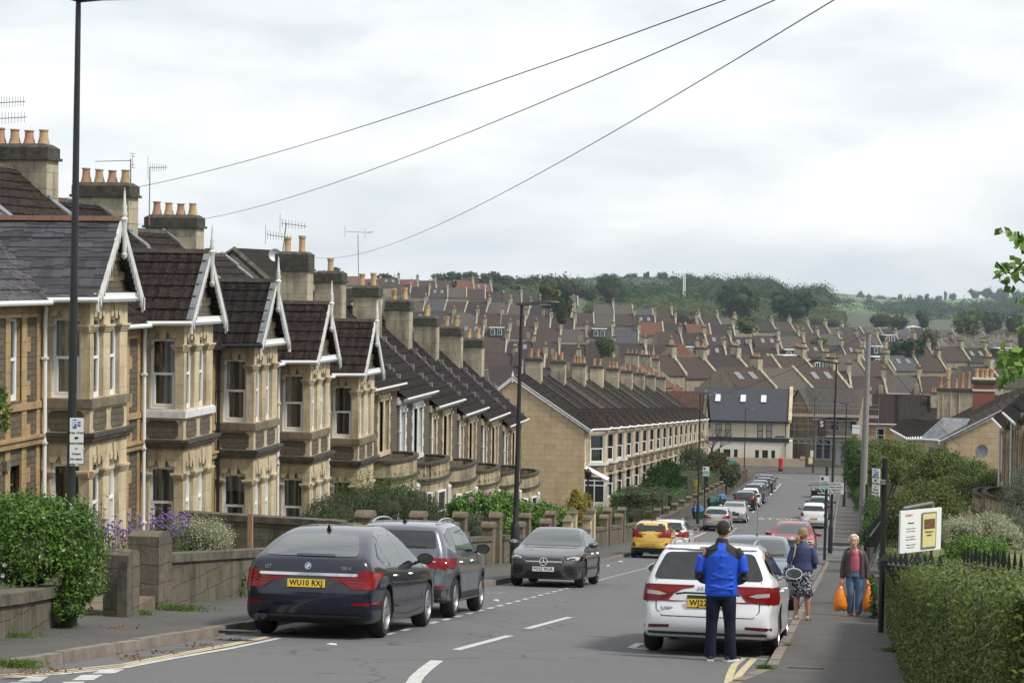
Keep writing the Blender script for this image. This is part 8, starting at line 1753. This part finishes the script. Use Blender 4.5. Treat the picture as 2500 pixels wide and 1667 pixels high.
bn=thing('sale_board','turquoise and white board by the corner of the cream building','sign',tuple(atY(1789,1131,236)));o=board(bn,'sign_face',.95,.75,(0,0,0),0,'plate_w');rect(o,'band',-.46,.46,.02,.36,'teal');q=MB();q.box(-.04,.04,.02,.08,-1.9,.4);q.obj('post',MT['wood'],bn)
# house with the red brown roof between the lower terrace and the cream building
def gen_house(name,label,cat,base,rot,w,d,he,hr,roofm,wallm='town_wall',wins=(),ov=.25,hip=0.,cop=True,wy=.0,ext=3.0,group=None,asym=.5):
    t=thing(name,label,cat,base,rot,group);q=MB();dd=d*asym
    for x in (0,w): q.poly([(x,0,-ext),(x,d,-ext),(x,d,he),(x,dd,hr),(x,0,he)])
    q.poly([(0,d,-ext),(w,d,-ext),(w,d,he),(0,d,he)]);wallf(q,lambda u,n,z: (u,-n,z),0,w,-ext,he,[],.1);q.obj('wall',MT[wallm],t)
    r=MB();k=hip;r.poly([(-ov,-ov,he-.05),(w+ov,-ov,he-.05),(w+ov-k,dd,hr+.05),(-ov+k,dd,hr+.05)]);r.poly([(-ov,d+ov,he-.05),(-ov+k,dd,hr+.05),(w+ov-k,dd,hr+.05),(w+ov,d+ov,he-.05)])
    if k: r.poly([(-ov,-ov,he-.05),(-ov+k,dd,hr+.05),(-ov,d+ov,he-.05)]);r.poly([(w+ov,-ov,he-.05),(w+ov,d+ov,he-.05),(w+ov-k,dd,hr+.05)])
    r.obj('roof',MT[roofm],t);winbox(t,lambda u,n,z: (u,-n,z),wins);q=MB();q.box(0,w,-ov-.12,-ov,he-.14,he-.02);q.obj('gutter',MT['white'],t)
    if cop: q=MB();[q.prism([(-ov,he),(-ov,he+.2),(dd,hr+.32),(d+ov,he+.2),(d+ov,he),(dd,hr+.05)],x-.13,x+.13,'x') for x in (w+.02,)];q.obj('coping',MT['coping'],t)
    return t
p0=atY(1600,1042,232);p1=atY(1716,1042,232);pr=atY(1650,955,236)
MT['tilerb']=tiles('red_brown_pantiles',(.115,.062,.045),(.07,.04,.034))
gen_house('terraced_house','house with red brown pantiled roof and pale coping, left of the cream building','house',(p0.x,232,p0.z-5.6),0,p1.x-p0.x,9,5.6,5.6+pr.z-p0.z,'tilerb',asym=.45)
# scaffolded corner house
B=256.
pA,pB_=atY(1985,1022,B),atY(2078,1025,B);pt=atY(1931,961,B);hz=pA.z
t=gen_house('corner_shop','corner house with tan tiled roof and grey shop front, wrapped in scaffolding','building',(pA.x,B,-22.2),R(-9),5.2,8.0,pA.z+22.2,pt.z+22.2+.6,'tgrey',asym=.5,cop=False)
sw=MB();gx=atY(1902,1025,B).x-pA.x;sw.poly([(gx,2.0,-.5),(0,0,-.5),(0,0,pA.z+22.2),(gx*.5,1.0,pt.z+22.2+.3),(gx,2.0,pA.z+22.6)]);sw.obj('gable_wall',stone('grey_rubble_gable',(.26,.22,.16),(.2,.17,.12),(.12,.1,.08),stain=.5),t)
rs_=MB();rs_.poly([(gx*.5,1.0,pt.z+22.2+.42),(0,0-.1,pA.z+22.2),(5.4,-1.0,pA.z+22.2),(4.0,3.2,pt.z+22.8),(gx*.5+.2,4.0,pt.z+22.8)]);rs_.obj('roof',MT['tgrey'],t)
vg=MB();vg.tube([(gx,1.9,pA.z+22.65),(gx*.5,.9,pt.z+22.2+.45),(0,-.1,pA.z+22.1)],.13,5);vg.obj('verge',MT['black'],t)
TS=lambda u,n,z: (u*math.cos(0),-n,z)
q=MB()
for a,b_,c,e in ((.3,2.3,.8,3.7),(2.8,3.4,.3,3.7),(3.7,5.0,.8,3.7)): bxT(q,TS,a,b_,.02,.08,c,e)
q.obj('shop_front',M('grey_timber',(.34,.37,.42),.5),t);winbox(t,lambda u,n,z: TS(u,n+.1,z),[(.45,1.2,1.0,3.5),(1.35,2.15,1.0,3.5),(3.85,4.35,1.0,3.4),(4.45,4.9,1.0,3.4)],'galv','winglass',.07);winbox(t,lambda u,n,z: TS(u,n+.03,z),[(2.2,3.0,4.5,5.7),(4.4,5.1,4.5,5.7)],'gloss','winglass',.07)
s_=thing('scaffolding','galvanised scaffolding with boards and lattice beam around the corner house','scaffolding',(atY(1905,1100,B).x,B-1.4,-22.0));q=MB();L_=11.5
for k in range(8): x=k*L_/7;q.tube([(x,0,0 if k > 3 else 3.0),(x,0,6.6+(1.6 if k in (0,2,4,7) else .3))],.03,5);q.tube([(x,1.1,0),(x,1.1,7)],.03,5)
for z in (3.1,4.3,5.0,6.9,7.4): q.tube([(0,0,z),(L_,0,z)],.028,5)
q.tube([(0,0,3.2),(3.3,0,6.4)],.025,5);q.tube([(8,0,3.2),(5.5,0,6.4)],.025,5);q.tube([(8.2,-.1,1.0),(9.4,-.1,-.8)],.03,5);q.obj('tubes',MT['galv'],s_)
q=MB();q.box(0,L_,-.2,.9,5.85,5.92);q.box(0,L_,-.22,-.18,5.95,6.2);q.box(4.5,L_,-.2,.9,3.45,3.5);q.box(4.5,L_,-.22,-.18,3.5,3.72);q.obj('boards',M('scaffold_boards',(.42,.33,.26),.9,var=.3),s_)
q=MB()
for z in (2.75,3.35): q.tube([(.3,-.3,z),(L_-1,-.3,z-.25)],.035,5)
for k in range(26): x=.3+k*(L_-1.3)/26;q.tube([(x,-.3,2.75-.02*k*.4),(x+.2,-.3,3.35-.02*k*.4)] if k % 2 else [(x,-.3,3.35-.02*k*.4),(x+.4,-.3,2.75-.02*k*.4)],.022,4)
q.obj('lattice_beam',MT['galv'],s_)
bn=thing('banner','dark scaffolding banner with a large white S','banner',tuple(atY(2006,1045,254.2)));o=board(bn,'cloth',.95,1.95,(0,0,0),0,'dkgrey');write(o,'S',0,.48,.95,'plate_w',.03,y=-.01)
for k in range(4): write(o,('scaffolding','design hire','and safety','access')[k],0,-.12-k*.2,.15,'galv',.0,y=-.01)
bn=thing('sale_board','white sale board with red lettering on the scaffolding','sign',tuple(atY(2090,1048,253)));o=board(bn,'sign_face',.9,1.05,(0,0,0),0);write(o,'FOR SALE',0,.2,.17,'signred',.005,y=-.01)
# long stone terrace right of it
q0=atY(2030,1030,262);zz=q0.z
for i in range(4):
    x=q0.x+i*3.9;wn_=[(1.5,2.5,3.2,4.9)] if i != 0 else [(2.2,3.2,3.2,4.9)]
    t=gen_house('terraced_house','stone terrace house under the long brown roof, %s right of the scaffolding' % ('first','second','third','fourth')[i],'house',(x,262,zz-5.5),0,3.9,9.5,5.5,5.5+atY(2150,962,267).z-zz,'tile','ashlar',wn_,asym=.5,cop=False,group='houses under the long brown roof')
    if i in (1,3): chimney(t,.2,.95,2.6,3.5,6.5,9.3,2,caph=.25,kind='roll',ph=.5)
    if i == 3: q=MB();q.hexa([(1.4,3.0,8.2),(3.6,3.0,8.2),(3.6,4.3,9.1),(1.4,4.3,9.1)],[(1.4,2.9,8.4),(3.6,2.9,8.4),(3.6,4.2,9.3),(1.4,4.2,9.3)]);q.obj('rooflight',MT['white'],t)
# big stacks on the right hand terrace
def stack(u0,u1,v0,v1,Y,dep,mt,label,pots,caps=.25):
    a,b_=atY(u0,v0,Y),atY(u1,v1,Y);t=thing('chimney_stack',label,'chimney',(a.x,Y,b_.z));q=MB();w=b_.x-a.x;h=a.z-b_.z;q.box(0,w,0,dep,-3,h-caps);q.mi=1;q.box(-.12,w+.12,-.12,dep+.12,h-caps,h-caps+.12);q.box(-.04,w+.04,-.04,dep+.04,h-caps+.12,h);q.obj('stack',[mt,MT['chimcap']],t)
    if mt is MT['chim']:
        r=MB();[r.box(w*k-.04,w*k+.04,-.05,.0,-1.5,h-caps) for k in (.15,.38,.62,.02)];r.obj('ribs',MT['dress'],t)
    for i,(k,hh,mm,kd) in enumerate(pots): pot(t,w*k,dep*.5,h-.02,hh,.15,mm,kd)
    return t
stack(2290,2374,947,1003,168,1.2,MT['chim'],'wide ribbed stone chimney stack on the right hand terrace',[(.08,.9,'pot','roll'),(.3,1.55,'poty','louvre'),(.52,.75,'pot','roll'),(.7,1.2,'pot','roll'),(.88,1.3,'pot','roll')])
brk=stone('red_brick',(.26,.06,.04),(.19,.045,.035),(.35,.3,.25),w=.22,h=.075,mortar=.01,stain=.1)
tb_=stack(2378,2428,926,985,150,1.1,brk,'red brick chimney stack with white bands on the right hand terrace',[(.15,.75,'poty','roll'),(.42,.75,'pot','roll'),(.62,.75,'poty','roll'),(.85,.75,'pot','roll')]);q=MB();hh_=atY(2378,926,150).z-atY(2428,985,150).z;wd_=atY(2428,985,150).x-atY(2378,926,150).x
for z in (hh_-.8,hh_-.02): q.box(-.05,wd_+.05,-.05,1.15,z,z+.12)
q.obj('bands',MT['cream'],tb_)
# ================================================================== the town filling the valley
RM={'brown': 'tbrown','dark brown': 'tdark','grey brown': 'tgrey','red': 'tred','pink': 'tilep','slate': 'slate'}
ORD=od+['twenty first','twenty second','twenty third','twenty fourth','twenty fifth','twenty sixth','twenty seventh','twenty eighth']
PROTO={}
def town_house(roof,feat,near):
    key=(roof,feat,near)
    if key in PROTO: return PROTO[key]
    w,d,he,hr=5.6,8.6,5.4,8.5;t=thing('terraced_house','x','house',(0,0,-500));q=MB();q.mi=0
    for x in (0,w): q.poly([(x,0,-9),(x,d,-9),(x,d,he),(x,d/2,hr),(x,0,he)])
    q.poly([(0,0,-9),(w,0,-9),(w,0,he),(0,0,he)]);q.poly([(0,d,-9),(w,d,-9),(w,d,he),(0,d,he)]);q.obj('wall',MT['town_wall'],t)
    r=MB();r.poly([(0,-.3,he-.1),(w-.15,-.3,he-.1),(w-.15,d/2,hr),(0,d/2,hr)]);r.poly([(0,d+.3,he-.1),(0,d/2,hr),(w-.15,d/2,hr),(w-.15,d+.3,he-.1)]);r.obj('roof',MT[RM[roof]],t)
    c=MB();c.prism([(-.3,he-.1),(-.3,he+.25),(d/2,hr+.35),(d+.3,he+.25),(d+.3,he-.1),(d/2,hr)],w-.2,w+.15,'x');c.obj('coping',MT['chim'],t)
    if feat != 'plain':
        k=MB();k.box(w-.35,w+.35,d/2-.9,d/2+.9,hr-1.2,hr+1.5);k.mi=1;k.box(w-.43,w+.43,d/2-1.0,d/2+1.0,hr+1.3,hr+1.55);k.mi=2
        for i in range(3): k.lathe([(.15,hr+1.5),(.11,hr+1.7),(.1,hr+2.1),(.13,hr+2.15)],(w,d/2-.6+i*.6,0),7)
        k.obj('chimney',[MT['chim'],MT['chimcap'],MT['pot' if len(roof) % 2 else 'poty']],t)
    if near or feat == 'gable': q=MB();q.box(0,w,-.42,-.3,he-.25,he-.1);q.obj('gutter',MT['whitew'],t)
    S=lambda u,v: (u,-.3+(d/2+.3)*v,he-.1+(hr-he+.1)*v)
    if feat == 'rooflights':
        for u in (1.3,3.4): q=MB();A=[S(u,.45),S(u+.8,.45),S(u+.8,.75),S(u,.75)];q.hexa([(x,y,z+.0) for x,y,z in A],[(x,y-.06,z+.14) for x,y,z in A]);q.obj('rooflight',MT['lead' if len(roof) % 2 else 'galv'],t)
    if feat == 'dormer':
        q=MB();q.box(1.2,4.3,.7,3.9,he+.9,hr-.15);f=q.obj('dormer',MT['newslate' if len(roof) > 5 else 'tilerb'],t);q=MB();q.box(1.1,4.4,.5,3.9,hr-.15,hr-.02);q.obj('dormer_roof',MT['white'],f)
        for u in (1.5,3.0): q=MB();q.box(u,u+.95,.63,.69,he+1.25,hr-.45);q2=q.obj('window',MT['white'],f);g_=MB();[g_.box(u+.1+k*.4,u+.42+k*.4,.60,.625,he+1.35,hr-.55) for k in (0,1)];g_.obj('pane',MT['winglass'],q2)
    if feat == 'gable':                         # a lower rear wing with its own small gable and stack towards the camera
        q=MB();a,b_=2.9,5.5;q.poly([(a,-3,-9),(b_,-3,-9),(b_,-3,3.6),((a+b_)/2,-3,6.2),(a,-3,3.6)])
        for x in (a,b_): q.poly([(x,-3,-9),(x,.1,-9),(x,.1,3.6),(x,-3,3.6)])
        q.box((a+b_)/2-.35,(a+b_)/2+.35,-3.02,-2.3,4.5,7.2);q.obj('rear_wing',MT['town_wall'],t);r=MB();m_=(a+b_)/2;r.poly([(a-.15,-3.1,3.5),(m_,-3.1,6.2),(m_,2,6.2),(a-.15,2,3.5)]);r.poly([(b_+.15,-3.1,3.5),(b_+.15,2,3.5),(m_,2,6.2),(m_,-3.1,6.2)]);r.obj('roof',MT[RM[roof]],t)
        q=MB();q.box(.7,1.5,-.03,.02,3.6,4.9);q.box(3.4,4.0,-3.05,-2.98,2.2,3.4);q.obj('window',MT['winglass'],t)
    elif near: 
        for u in (.9,3.4): q=MB();q.box(u,u+1.1,-.05,.02,3.2,4.9);f=q.obj('window',MT['white'],t);q=MB();q.box(u+.12,u+.98,-.07,-.052,3.32,4.78);q.obj('pane',MT['winglass'],f)
    PROTO[key]=(reg(t),[False]);return PROTO[key]
FD={'plain': '','stack': ', stone chimney','rooflights': ', rooflights','dormer': ', dormer','gable': ', gable wing'}
COUNT=[0];rt=random.Random(21)
def row(name,a,b_,roofs,feats,unit=5.6,near=0,flip=False,group=None,stepz=0):
    A,B_=atY(*a),atY(*b_);d=Vector((B_.x-A.x,B_.y-A.y,0));n=max(1,int(round(d.length/unit)));ang=math.atan2(d.y,d.x);sc=d.length/n/5.6
    for i in range(n):
        p=A.lerp(B_,i/n);rf=roofs[(i*7+int(a[0])) % len(roofs)] if rt.random() < .8 else rt.choice(roofs);ft=rt.choice(feats);(tree,used)=town_house(rf,ft,near)
        off=Vector((-math.sin(ang),math.cos(ang),0))*-4.3
        label='%s roof%s, %s from left, %s' % (rf,FD[ft],ORD[i % 28],name.replace('the ',''));jy=rt.uniform(-.7,.7);o=dup(tree,(p.x+off.x,p.y+off.y+jy,p.z-8.5+rt.uniform(-.5,.5)),ang+rt.uniform(-.03,.03),label,group or 'terraced houses across the valley',scale=(sc*.99,rt.uniform(.9,1.1),1));COUNT[0]+=1
BR=['brown','dark brown','brown','grey brown','brown','dark brown'];GR=['grey brown','brown','grey brown','dark brown','slate'];RD=['red','brown','red','dark brown']
row('the skyline row on the left',(745,672,740),(1200,690,760),['red','brown','brown','pink','red','brown'],['plain','stack','rooflights','stack'],6.5)
row('the second hillside row',(960,694,690),(1410,726,700),BR,['stack','plain','rooflights','stack'],6.2)
row('the third hillside row',(940,728,600),(1400,748,600),GR,['stack','plain','stack','gable'],6.2)
row('the fourth hillside row',(930,760,540),(1405,774,545),BR,['stack','gable','rooflights','stack'],6.0)
row('the fifth hillside row',(1060,792,500),(1560,806,505),GR,['gable','dormer','rooflights','stack','stack'],6.2)
row('the sixth hillside row',(1040,826,470),(1500,838,475),BR,['gable','stack','rooflights','gable'],6.0)
row('the seventh hillside row',(1180,860,430),(1490,868,432),BR,['gable','stack','stack'],5.8,1)
row('the eighth hillside row',(1190,896,360),(1430,905,365),['dark brown','brown','dark brown'],['gable','stack'],5.8,1)
row('the upper middle row',(1450,744,660),(1640,760,665),GR,['stack','plain','stack'],6.0)
row('the row below the upper middle',(1400,766,600),(1700,778,605),BR,['stack','plain','rooflights'],6.2)
row('the red middle row',(1560,790,560),(1790,796,565),RD,['stack','plain','stack'],6.6)
row('the crowded middle row',(1600,812,520),(1960,824,530),BR,['stack','dormer','rooflights','gable','stack'],6.0)
row('the lower middle row',(1510,836,480),(1960,848,490),BR+['pink'],['stack','gable','dormer','rooflights'],6.0)
row('the first slanting row',(1470,866,335),(1800,876,352),BR+RD,['stack','plain','rooflights','stack'],6.4,0)
row('the second slanting row',(1640,862,375),(1960,872,392),BR,['stack','plain','rooflights','dormer'],6.4,0)
row('the third slanting row',(1800,866,410),(2160,880,428),BR,['stack','plain','dormer','stack'],6.4,0)
row('the fourth slanting row',(1760,892,320),(2030,904,334),BR,['stack','plain','rooflights'],6.2,0)
row('the red roofed row behind the lower terrace',(1470,900,300),(1600,895,330),['red','red','brown'],['stack','plain'],6.5,0)
row('the row of pale gables on the right',(1900,908,400),(2330,914,405),BR,['gable'],6.0,1)
row('the row behind the pale gables',(2040,868,470),(2290,872,480),GR,['dormer','stack','rooflights'],6.0)
row('the upper right row',(1950,838,560),(2270,842,570),BR,['stack','dormer','rooflights'],6.2)
row('the right hand back row',(1900,812,640),(2280,822,660),GR+['brown'],['stack','dormer','stack'],6.2)
row('the farthest middle row',(1660,770,700),(2100,802,730),['grey brown','brown','dark brown'],['stack','stack','plain'],6.5)
row('the right edge middle row',(2290,846,500),(2520,852,510),BR,['stack','rooflights','dormer'],6.2)
row('the right edge lower row',(2340,900,360),(2560,905,370),['dark brown','brown'],['gable','stack'],6.0)
row('the very last right hand row',(2110,800,900),(2500,806,930),GR,['stack','plain'],7.0)
for k in range(4): row('the %s tiny slanting row at far right' % ORD[k],(2270+k*62,838-k*2,740),(2330+k*62,822-k,830+k*8),GR+['slate'],['stack','stack','plain'],9.5)
for (tree,used) in PROTO.values():
    def kill(x):
        for c in x[1]: kill(c)
        bpy.data.objects.remove(x[0])
    kill(tree)
# rear wings seen over the near terrace
def rear_gable(label,u,v,ul,vl,ur,vr,Y,dep=7):
    a,l_,r_=atY(u,v,Y),atY(ul,vl,Y),atY(ur,vr,Y);t=thing('rear_wing_house',label,'house',tuple(a));q=MB();P=[(l_.x-a.x,l_.z-a.z),(0,0),(r_.x-a.x,r_.z-a.z),(r_.x-a.x,-9),(l_.x-a.x,-9)];q.prism(P,0,dep,'y');q.obj('wall',MT['chim'],t)
    c=MB();c.tube([(P[0][0]-.1,-.02,P[0][1]),(0,-.02,.05),(P[2][0]+.1,-.02,P[2][1])],.16,5);c.obj('coping',MT['coping'],t);r=MB();[r.poly([(P[0][0]*s_+P[2][0]*(1-s_),.2,(P[0][1]*s_+P[2][1]*(1-s_))+.12),(0,.2,.12),(0,dep,.12),(P[0][0]*s_+P[2][0]*(1-s_),dep,(P[0][1]*s_+P[2][1]*(1-s_))+.12)]) for s_ in (0,1)];r.obj('roof',MT['tile2'],t);return t
rear_gable('large stone rear gable with mossy coping behind the third gabled house',571,612,533,641,668,700,88)
rear_gable('small stone rear gable just left of the tall round capped chimney',678,668,650,690,715,705,92)
rear_gable('small stone rear gable between the first two of the lower chimneys',783,711,762,735,815,745,100)
# single odd buildings
t=gen_house('hipped_house','hipped dark roofed building in the middle of the town, below the wood','building',(atY(1605,800,600).x,600,atY(1605,800,600).z),0,11,11,0,3.4,'tile2',hip=3.5,cop=False,ext=6)
t=gen_house('hipped_house','red brown hipped roof with pale hips, above the red roofed row','building',(atY(1590,880,420).x,420,atY(1590,885,420).z),0,9.5,9.5,0,3.6,'tiler',hip=4,cop=False,ext=6)
# wireless mast on the wooded hill
mp_=atY(1670,730,1100);t=thing('mast','slender white mast standing in front of the wooded hill','mast',tuple(mp_));q=MB();hm=atY(1672,664,1100).z-mp_.z
for x,y in ((-.5,-.5),(.5,-.5),(.5,.5),(-.5,.5)): q.tube([(x,y,0),(x*.8,y*.8,hm)],.18,4)
for k in range(14): z=hm*k/14;q.tube([(-.5,-.5,z),(.5,-.5,z+hm/14)],.09,4);q.tube([(.5,.5,z),(-.5,.5,z+hm/14)],.09,4)
q.obj('lattice',MT['white'],t)
t=thing('warehouse','low white roofed shed among the far trees at the right','building',tuple(atY(2213,800,1150)));q=MB();q.box(0,8,0,14,-6,0);q.prism([(0,0),(4,1.0),(8,0)],0,14,'y');q.obj('shed',MT['white'],t)
t=thing('block_of_flats','small pale building among the trees at the far right edge','building',tuple(atY(2465,790,1300)));q=MB();q.box(0,5,0,8,-5,4);q.obj('walls',MT['cream'],t)
# ------------------------------------------------------------------ trees of the valley and the hills
def ftree(label,u,v,ru,rv,Y,mat='far',n=900,sz=None,group='trees across the valley',lobes=5):
    p=atY(u,v+rv*.9,Y);k=p.length/FPX;r,h=ru*k,rv*k*2;rr=random.Random(int(u*3+v));B=[(0,0,h*.45,r*.75,r*.7,h*.47),(0,0,h*.15,r*.6,r*.5,h*.2)]
    for i in range(lobes): a=rr.uniform(0,6.28);B.append((math.cos(a)*r*.5,math.sin(a)*r*.4,h*rr.uniform(.35,.78),r*.45,r*.45,h*.25))
    return plant('tree',label,'tree',tuple(p),B,n,sz or r*.16,mat,group,core=.8,clump=14,cr=.3,floor=False,part='crown')
TT=[('dark spreading tree above the roofs, next to the second lamp head',1372,755,28,40,420,'far',2500),('feathery pale tree just right of the second lamp head',1340,725,30,32,480,'farlight',1800),('round bright tree in a garden behind the lower terrace',1478,853,28,27,400,'farlight',2200),
      ('big round dark tree left of the wooded hill',1492,710,38,34,800,'far',2200),('wide dark tree under the wooded hill, middle',1800,742,58,36,820,'far',2600),('wide dark tree under the wooded hill, right',1935,748,60,34,830,'far',2600),('weeping yellow green tree among the middle roofs',1825,797,36,20,640,'farlight',1800),
      ('large round dark green tree among the roofs right of the pole',2212,862,52,30,480,'far',3200),('pale green round tree at the far right',2362,792,46,30,800,'farlight',2200),('brown dome tree right of the middle',2150,782,30,18,850,'farbrown',1500),('brown and green tree beside the brown dome tree',2190,790,30,17,840,'farbrown',1500),
      ('dark tree at the left end of the skyline row',945,680,32,11,800,'far',900),('small round tree in the skyline row',1108,695,10,11,720,'farlight',600),('bright green tree in the skyline row behind the chimneys',1150,690,22,14,780,'farlight',900),('dark tree in the skyline row near the chimneys',1180,692,20,14,790,'far',900),('small green tree behind the left chimneys',905,705,10,16,690,'farlight',600),
      ('grey green tree at the right, dark',2255,780,22,22,860,'far',1200),('dark tree at the far right edge',2420,790,34,28,900,'far',1500),('second dark tree at the far right edge',2480,800,30,34,820,'far',1500),('spindly tree among the right hand roofs',2270,832,30,26,600,'farlight',1100),('green bush row tree over the far middle roofs',1998,838,26,12,640,'farlight',900),('spruce like tree at the right edge behind the branch',2496,830,16,45,520,'far',1400)]
TT+=[('dark hilltop tree seen left of the stone rear gable',525,640,30,20,700,'far',1200),('dark hilltop tree right of the stone rear gable',650,648,26,14,700,'far',900),('dark hilltop trees peeping between the second and third chimneys',350,578,14,14,600,'far',600),('spiky green tree behind the tall round capped chimney',815,663,18,11,640,'farlight',700)]
for q_ in TT: ftree(*q_)
for k,(u,v,ru,rv) in enumerate(((1075,680,26,12),(1110,677,28,13),(1150,676,26,13),(1195,678,30,14),(1235,686,26,14),(1275,693,22,13),(1300,690,20,16),(1345,697,34,24),(1385,705,30,22),(1420,712,26,18),(1260,706,30,12),(1210,703,26,10),(1440,722,22,14))): ftree('%s tree from the left in the clump along the left skyline' % ORD[k],u,v,ru,rv,1000 if k < 7 else 860,'far' if k not in (10,11) else 'farlight',900)
for k,(u,v,ru,rv) in enumerate(((1475,684,16,16),(1498,682,13,14),(1540,680,18,12),(1578,675,9,12),(1616,676,16,12),(1685,678,16,12),(1705,686,12,10),(1725,682,10,10),(1750,692,18,12),(1790,694,24,12),(1840,702,26,10),(1890,708,24,9),(1650,684,18,10))): ftree('%s crest tree from the left on the wooded hill' % ORD[k],u,v,ru,rv,1480,'far',800,group='crest trees of the wooded hill')
for k,(u,v,ru,rv) in enumerate(((1985,722,10,12),(2005,724,8,9),(2030,726,12,7),(2060,726,16,8),(2101,722,12,14),(2120,727,10,9),(2150,728,14,8),(2183,732,10,7),(2196,726,8,9),(2222,733,12,8),(2244,728,9,9),(2262,726,8,9),(2291,730,11,9),(2308,722,6,12),(2327,724,13,10),(2380,718,18,11),(2410,715,18,14),(2450,718,22,12),(2485,720,22,11),(2430,722,20,9))): ftree('%s tree from the left on the crest of the far hill' % ORD[k],u,v,ru,rv,2750,'far',420,group='crest trees of the far hill',lobes=3)
def wood(label,regions,mat,n,leaf):
    rs=np.random.default_rng(len(label));t=thing('wood',label,'wood',(0,900,-20),kind='stuff');B=[]
    for u0,u1,v0,v1,y0,y1,r,cnt in regions:
        for i in range(cnt): k=rs.uniform();Y=y0+(y1-y0)*k;u=rs.uniform(u0,u1);v=v1+(v0-v1)*k+rs.normal()*1.5;p=atY(u,v,Y);rr=r*rs.uniform(.7,1.3);B.append((p.x,p.y-900,p.z+20-rr*.3,rr,rr,rr*.8))
    P,N=cloud(B,n,rs,16,.35,.3);o=bpy.data.objects.new('crowns',leafmesh('crowns',P,N,leaf,LF[mat],rs,.7));COL.objects.link(o);o.parent=t;blobmesh(B,.8,1).obj('dark_crown_core',MT['core'],t,smooth=2,fix=False)  # solid dark filling stands for the shade within the crowns
wood('dense dark wood covering the rounded hill in the middle',[(1450,1900,690,742,1050,1470,8,170),(1880,2010,712,765,1050,1450,8,50),(1420,1560,705,735,1100,1400,7,40)],'far',95000,1.0)
wood('lighter scrub and hedges at the foot of the wooded hill',[(1440,1740,742,762,860,960,4.5,80),(1740,2050,762,782,880,980,5,60),(1230,1330,712,722,820,860,3.5,16)],'farlight',30000,.7)
wood('bands of far woodland below the pasture of the far hill',[(1960,2520,752,792,1500,1950,9,150),(2100,2300,742,756,1950,2200,9,26),(2350,2520,738,756,1950,2300,10,30),(1060,1420,688,704,1250,1500,7,50),(1950,2080,735,775,1700,2200,10,36)],'far',70000,1.5)
# ------------------------------------------------------------------ air
hz_=MB();hz_.box(-1300,1300,-60,3400,-40,45);m,nt,b=nodes('haze');nt.nodes.remove(b);pv_=nd(nt,'ShaderNodeVolumePrincipled',{'Color': (.74,.87,1.0,1),'Density': .00011,'Anisotropy': .2});nt.links.new(pv_.outputs[0],nt.nodes['Material Output'].inputs['Volume']);ho=hz_.obj('haze',m);ho['kind']='stuff';ho['label']='pale blue haze in the air over the valley'
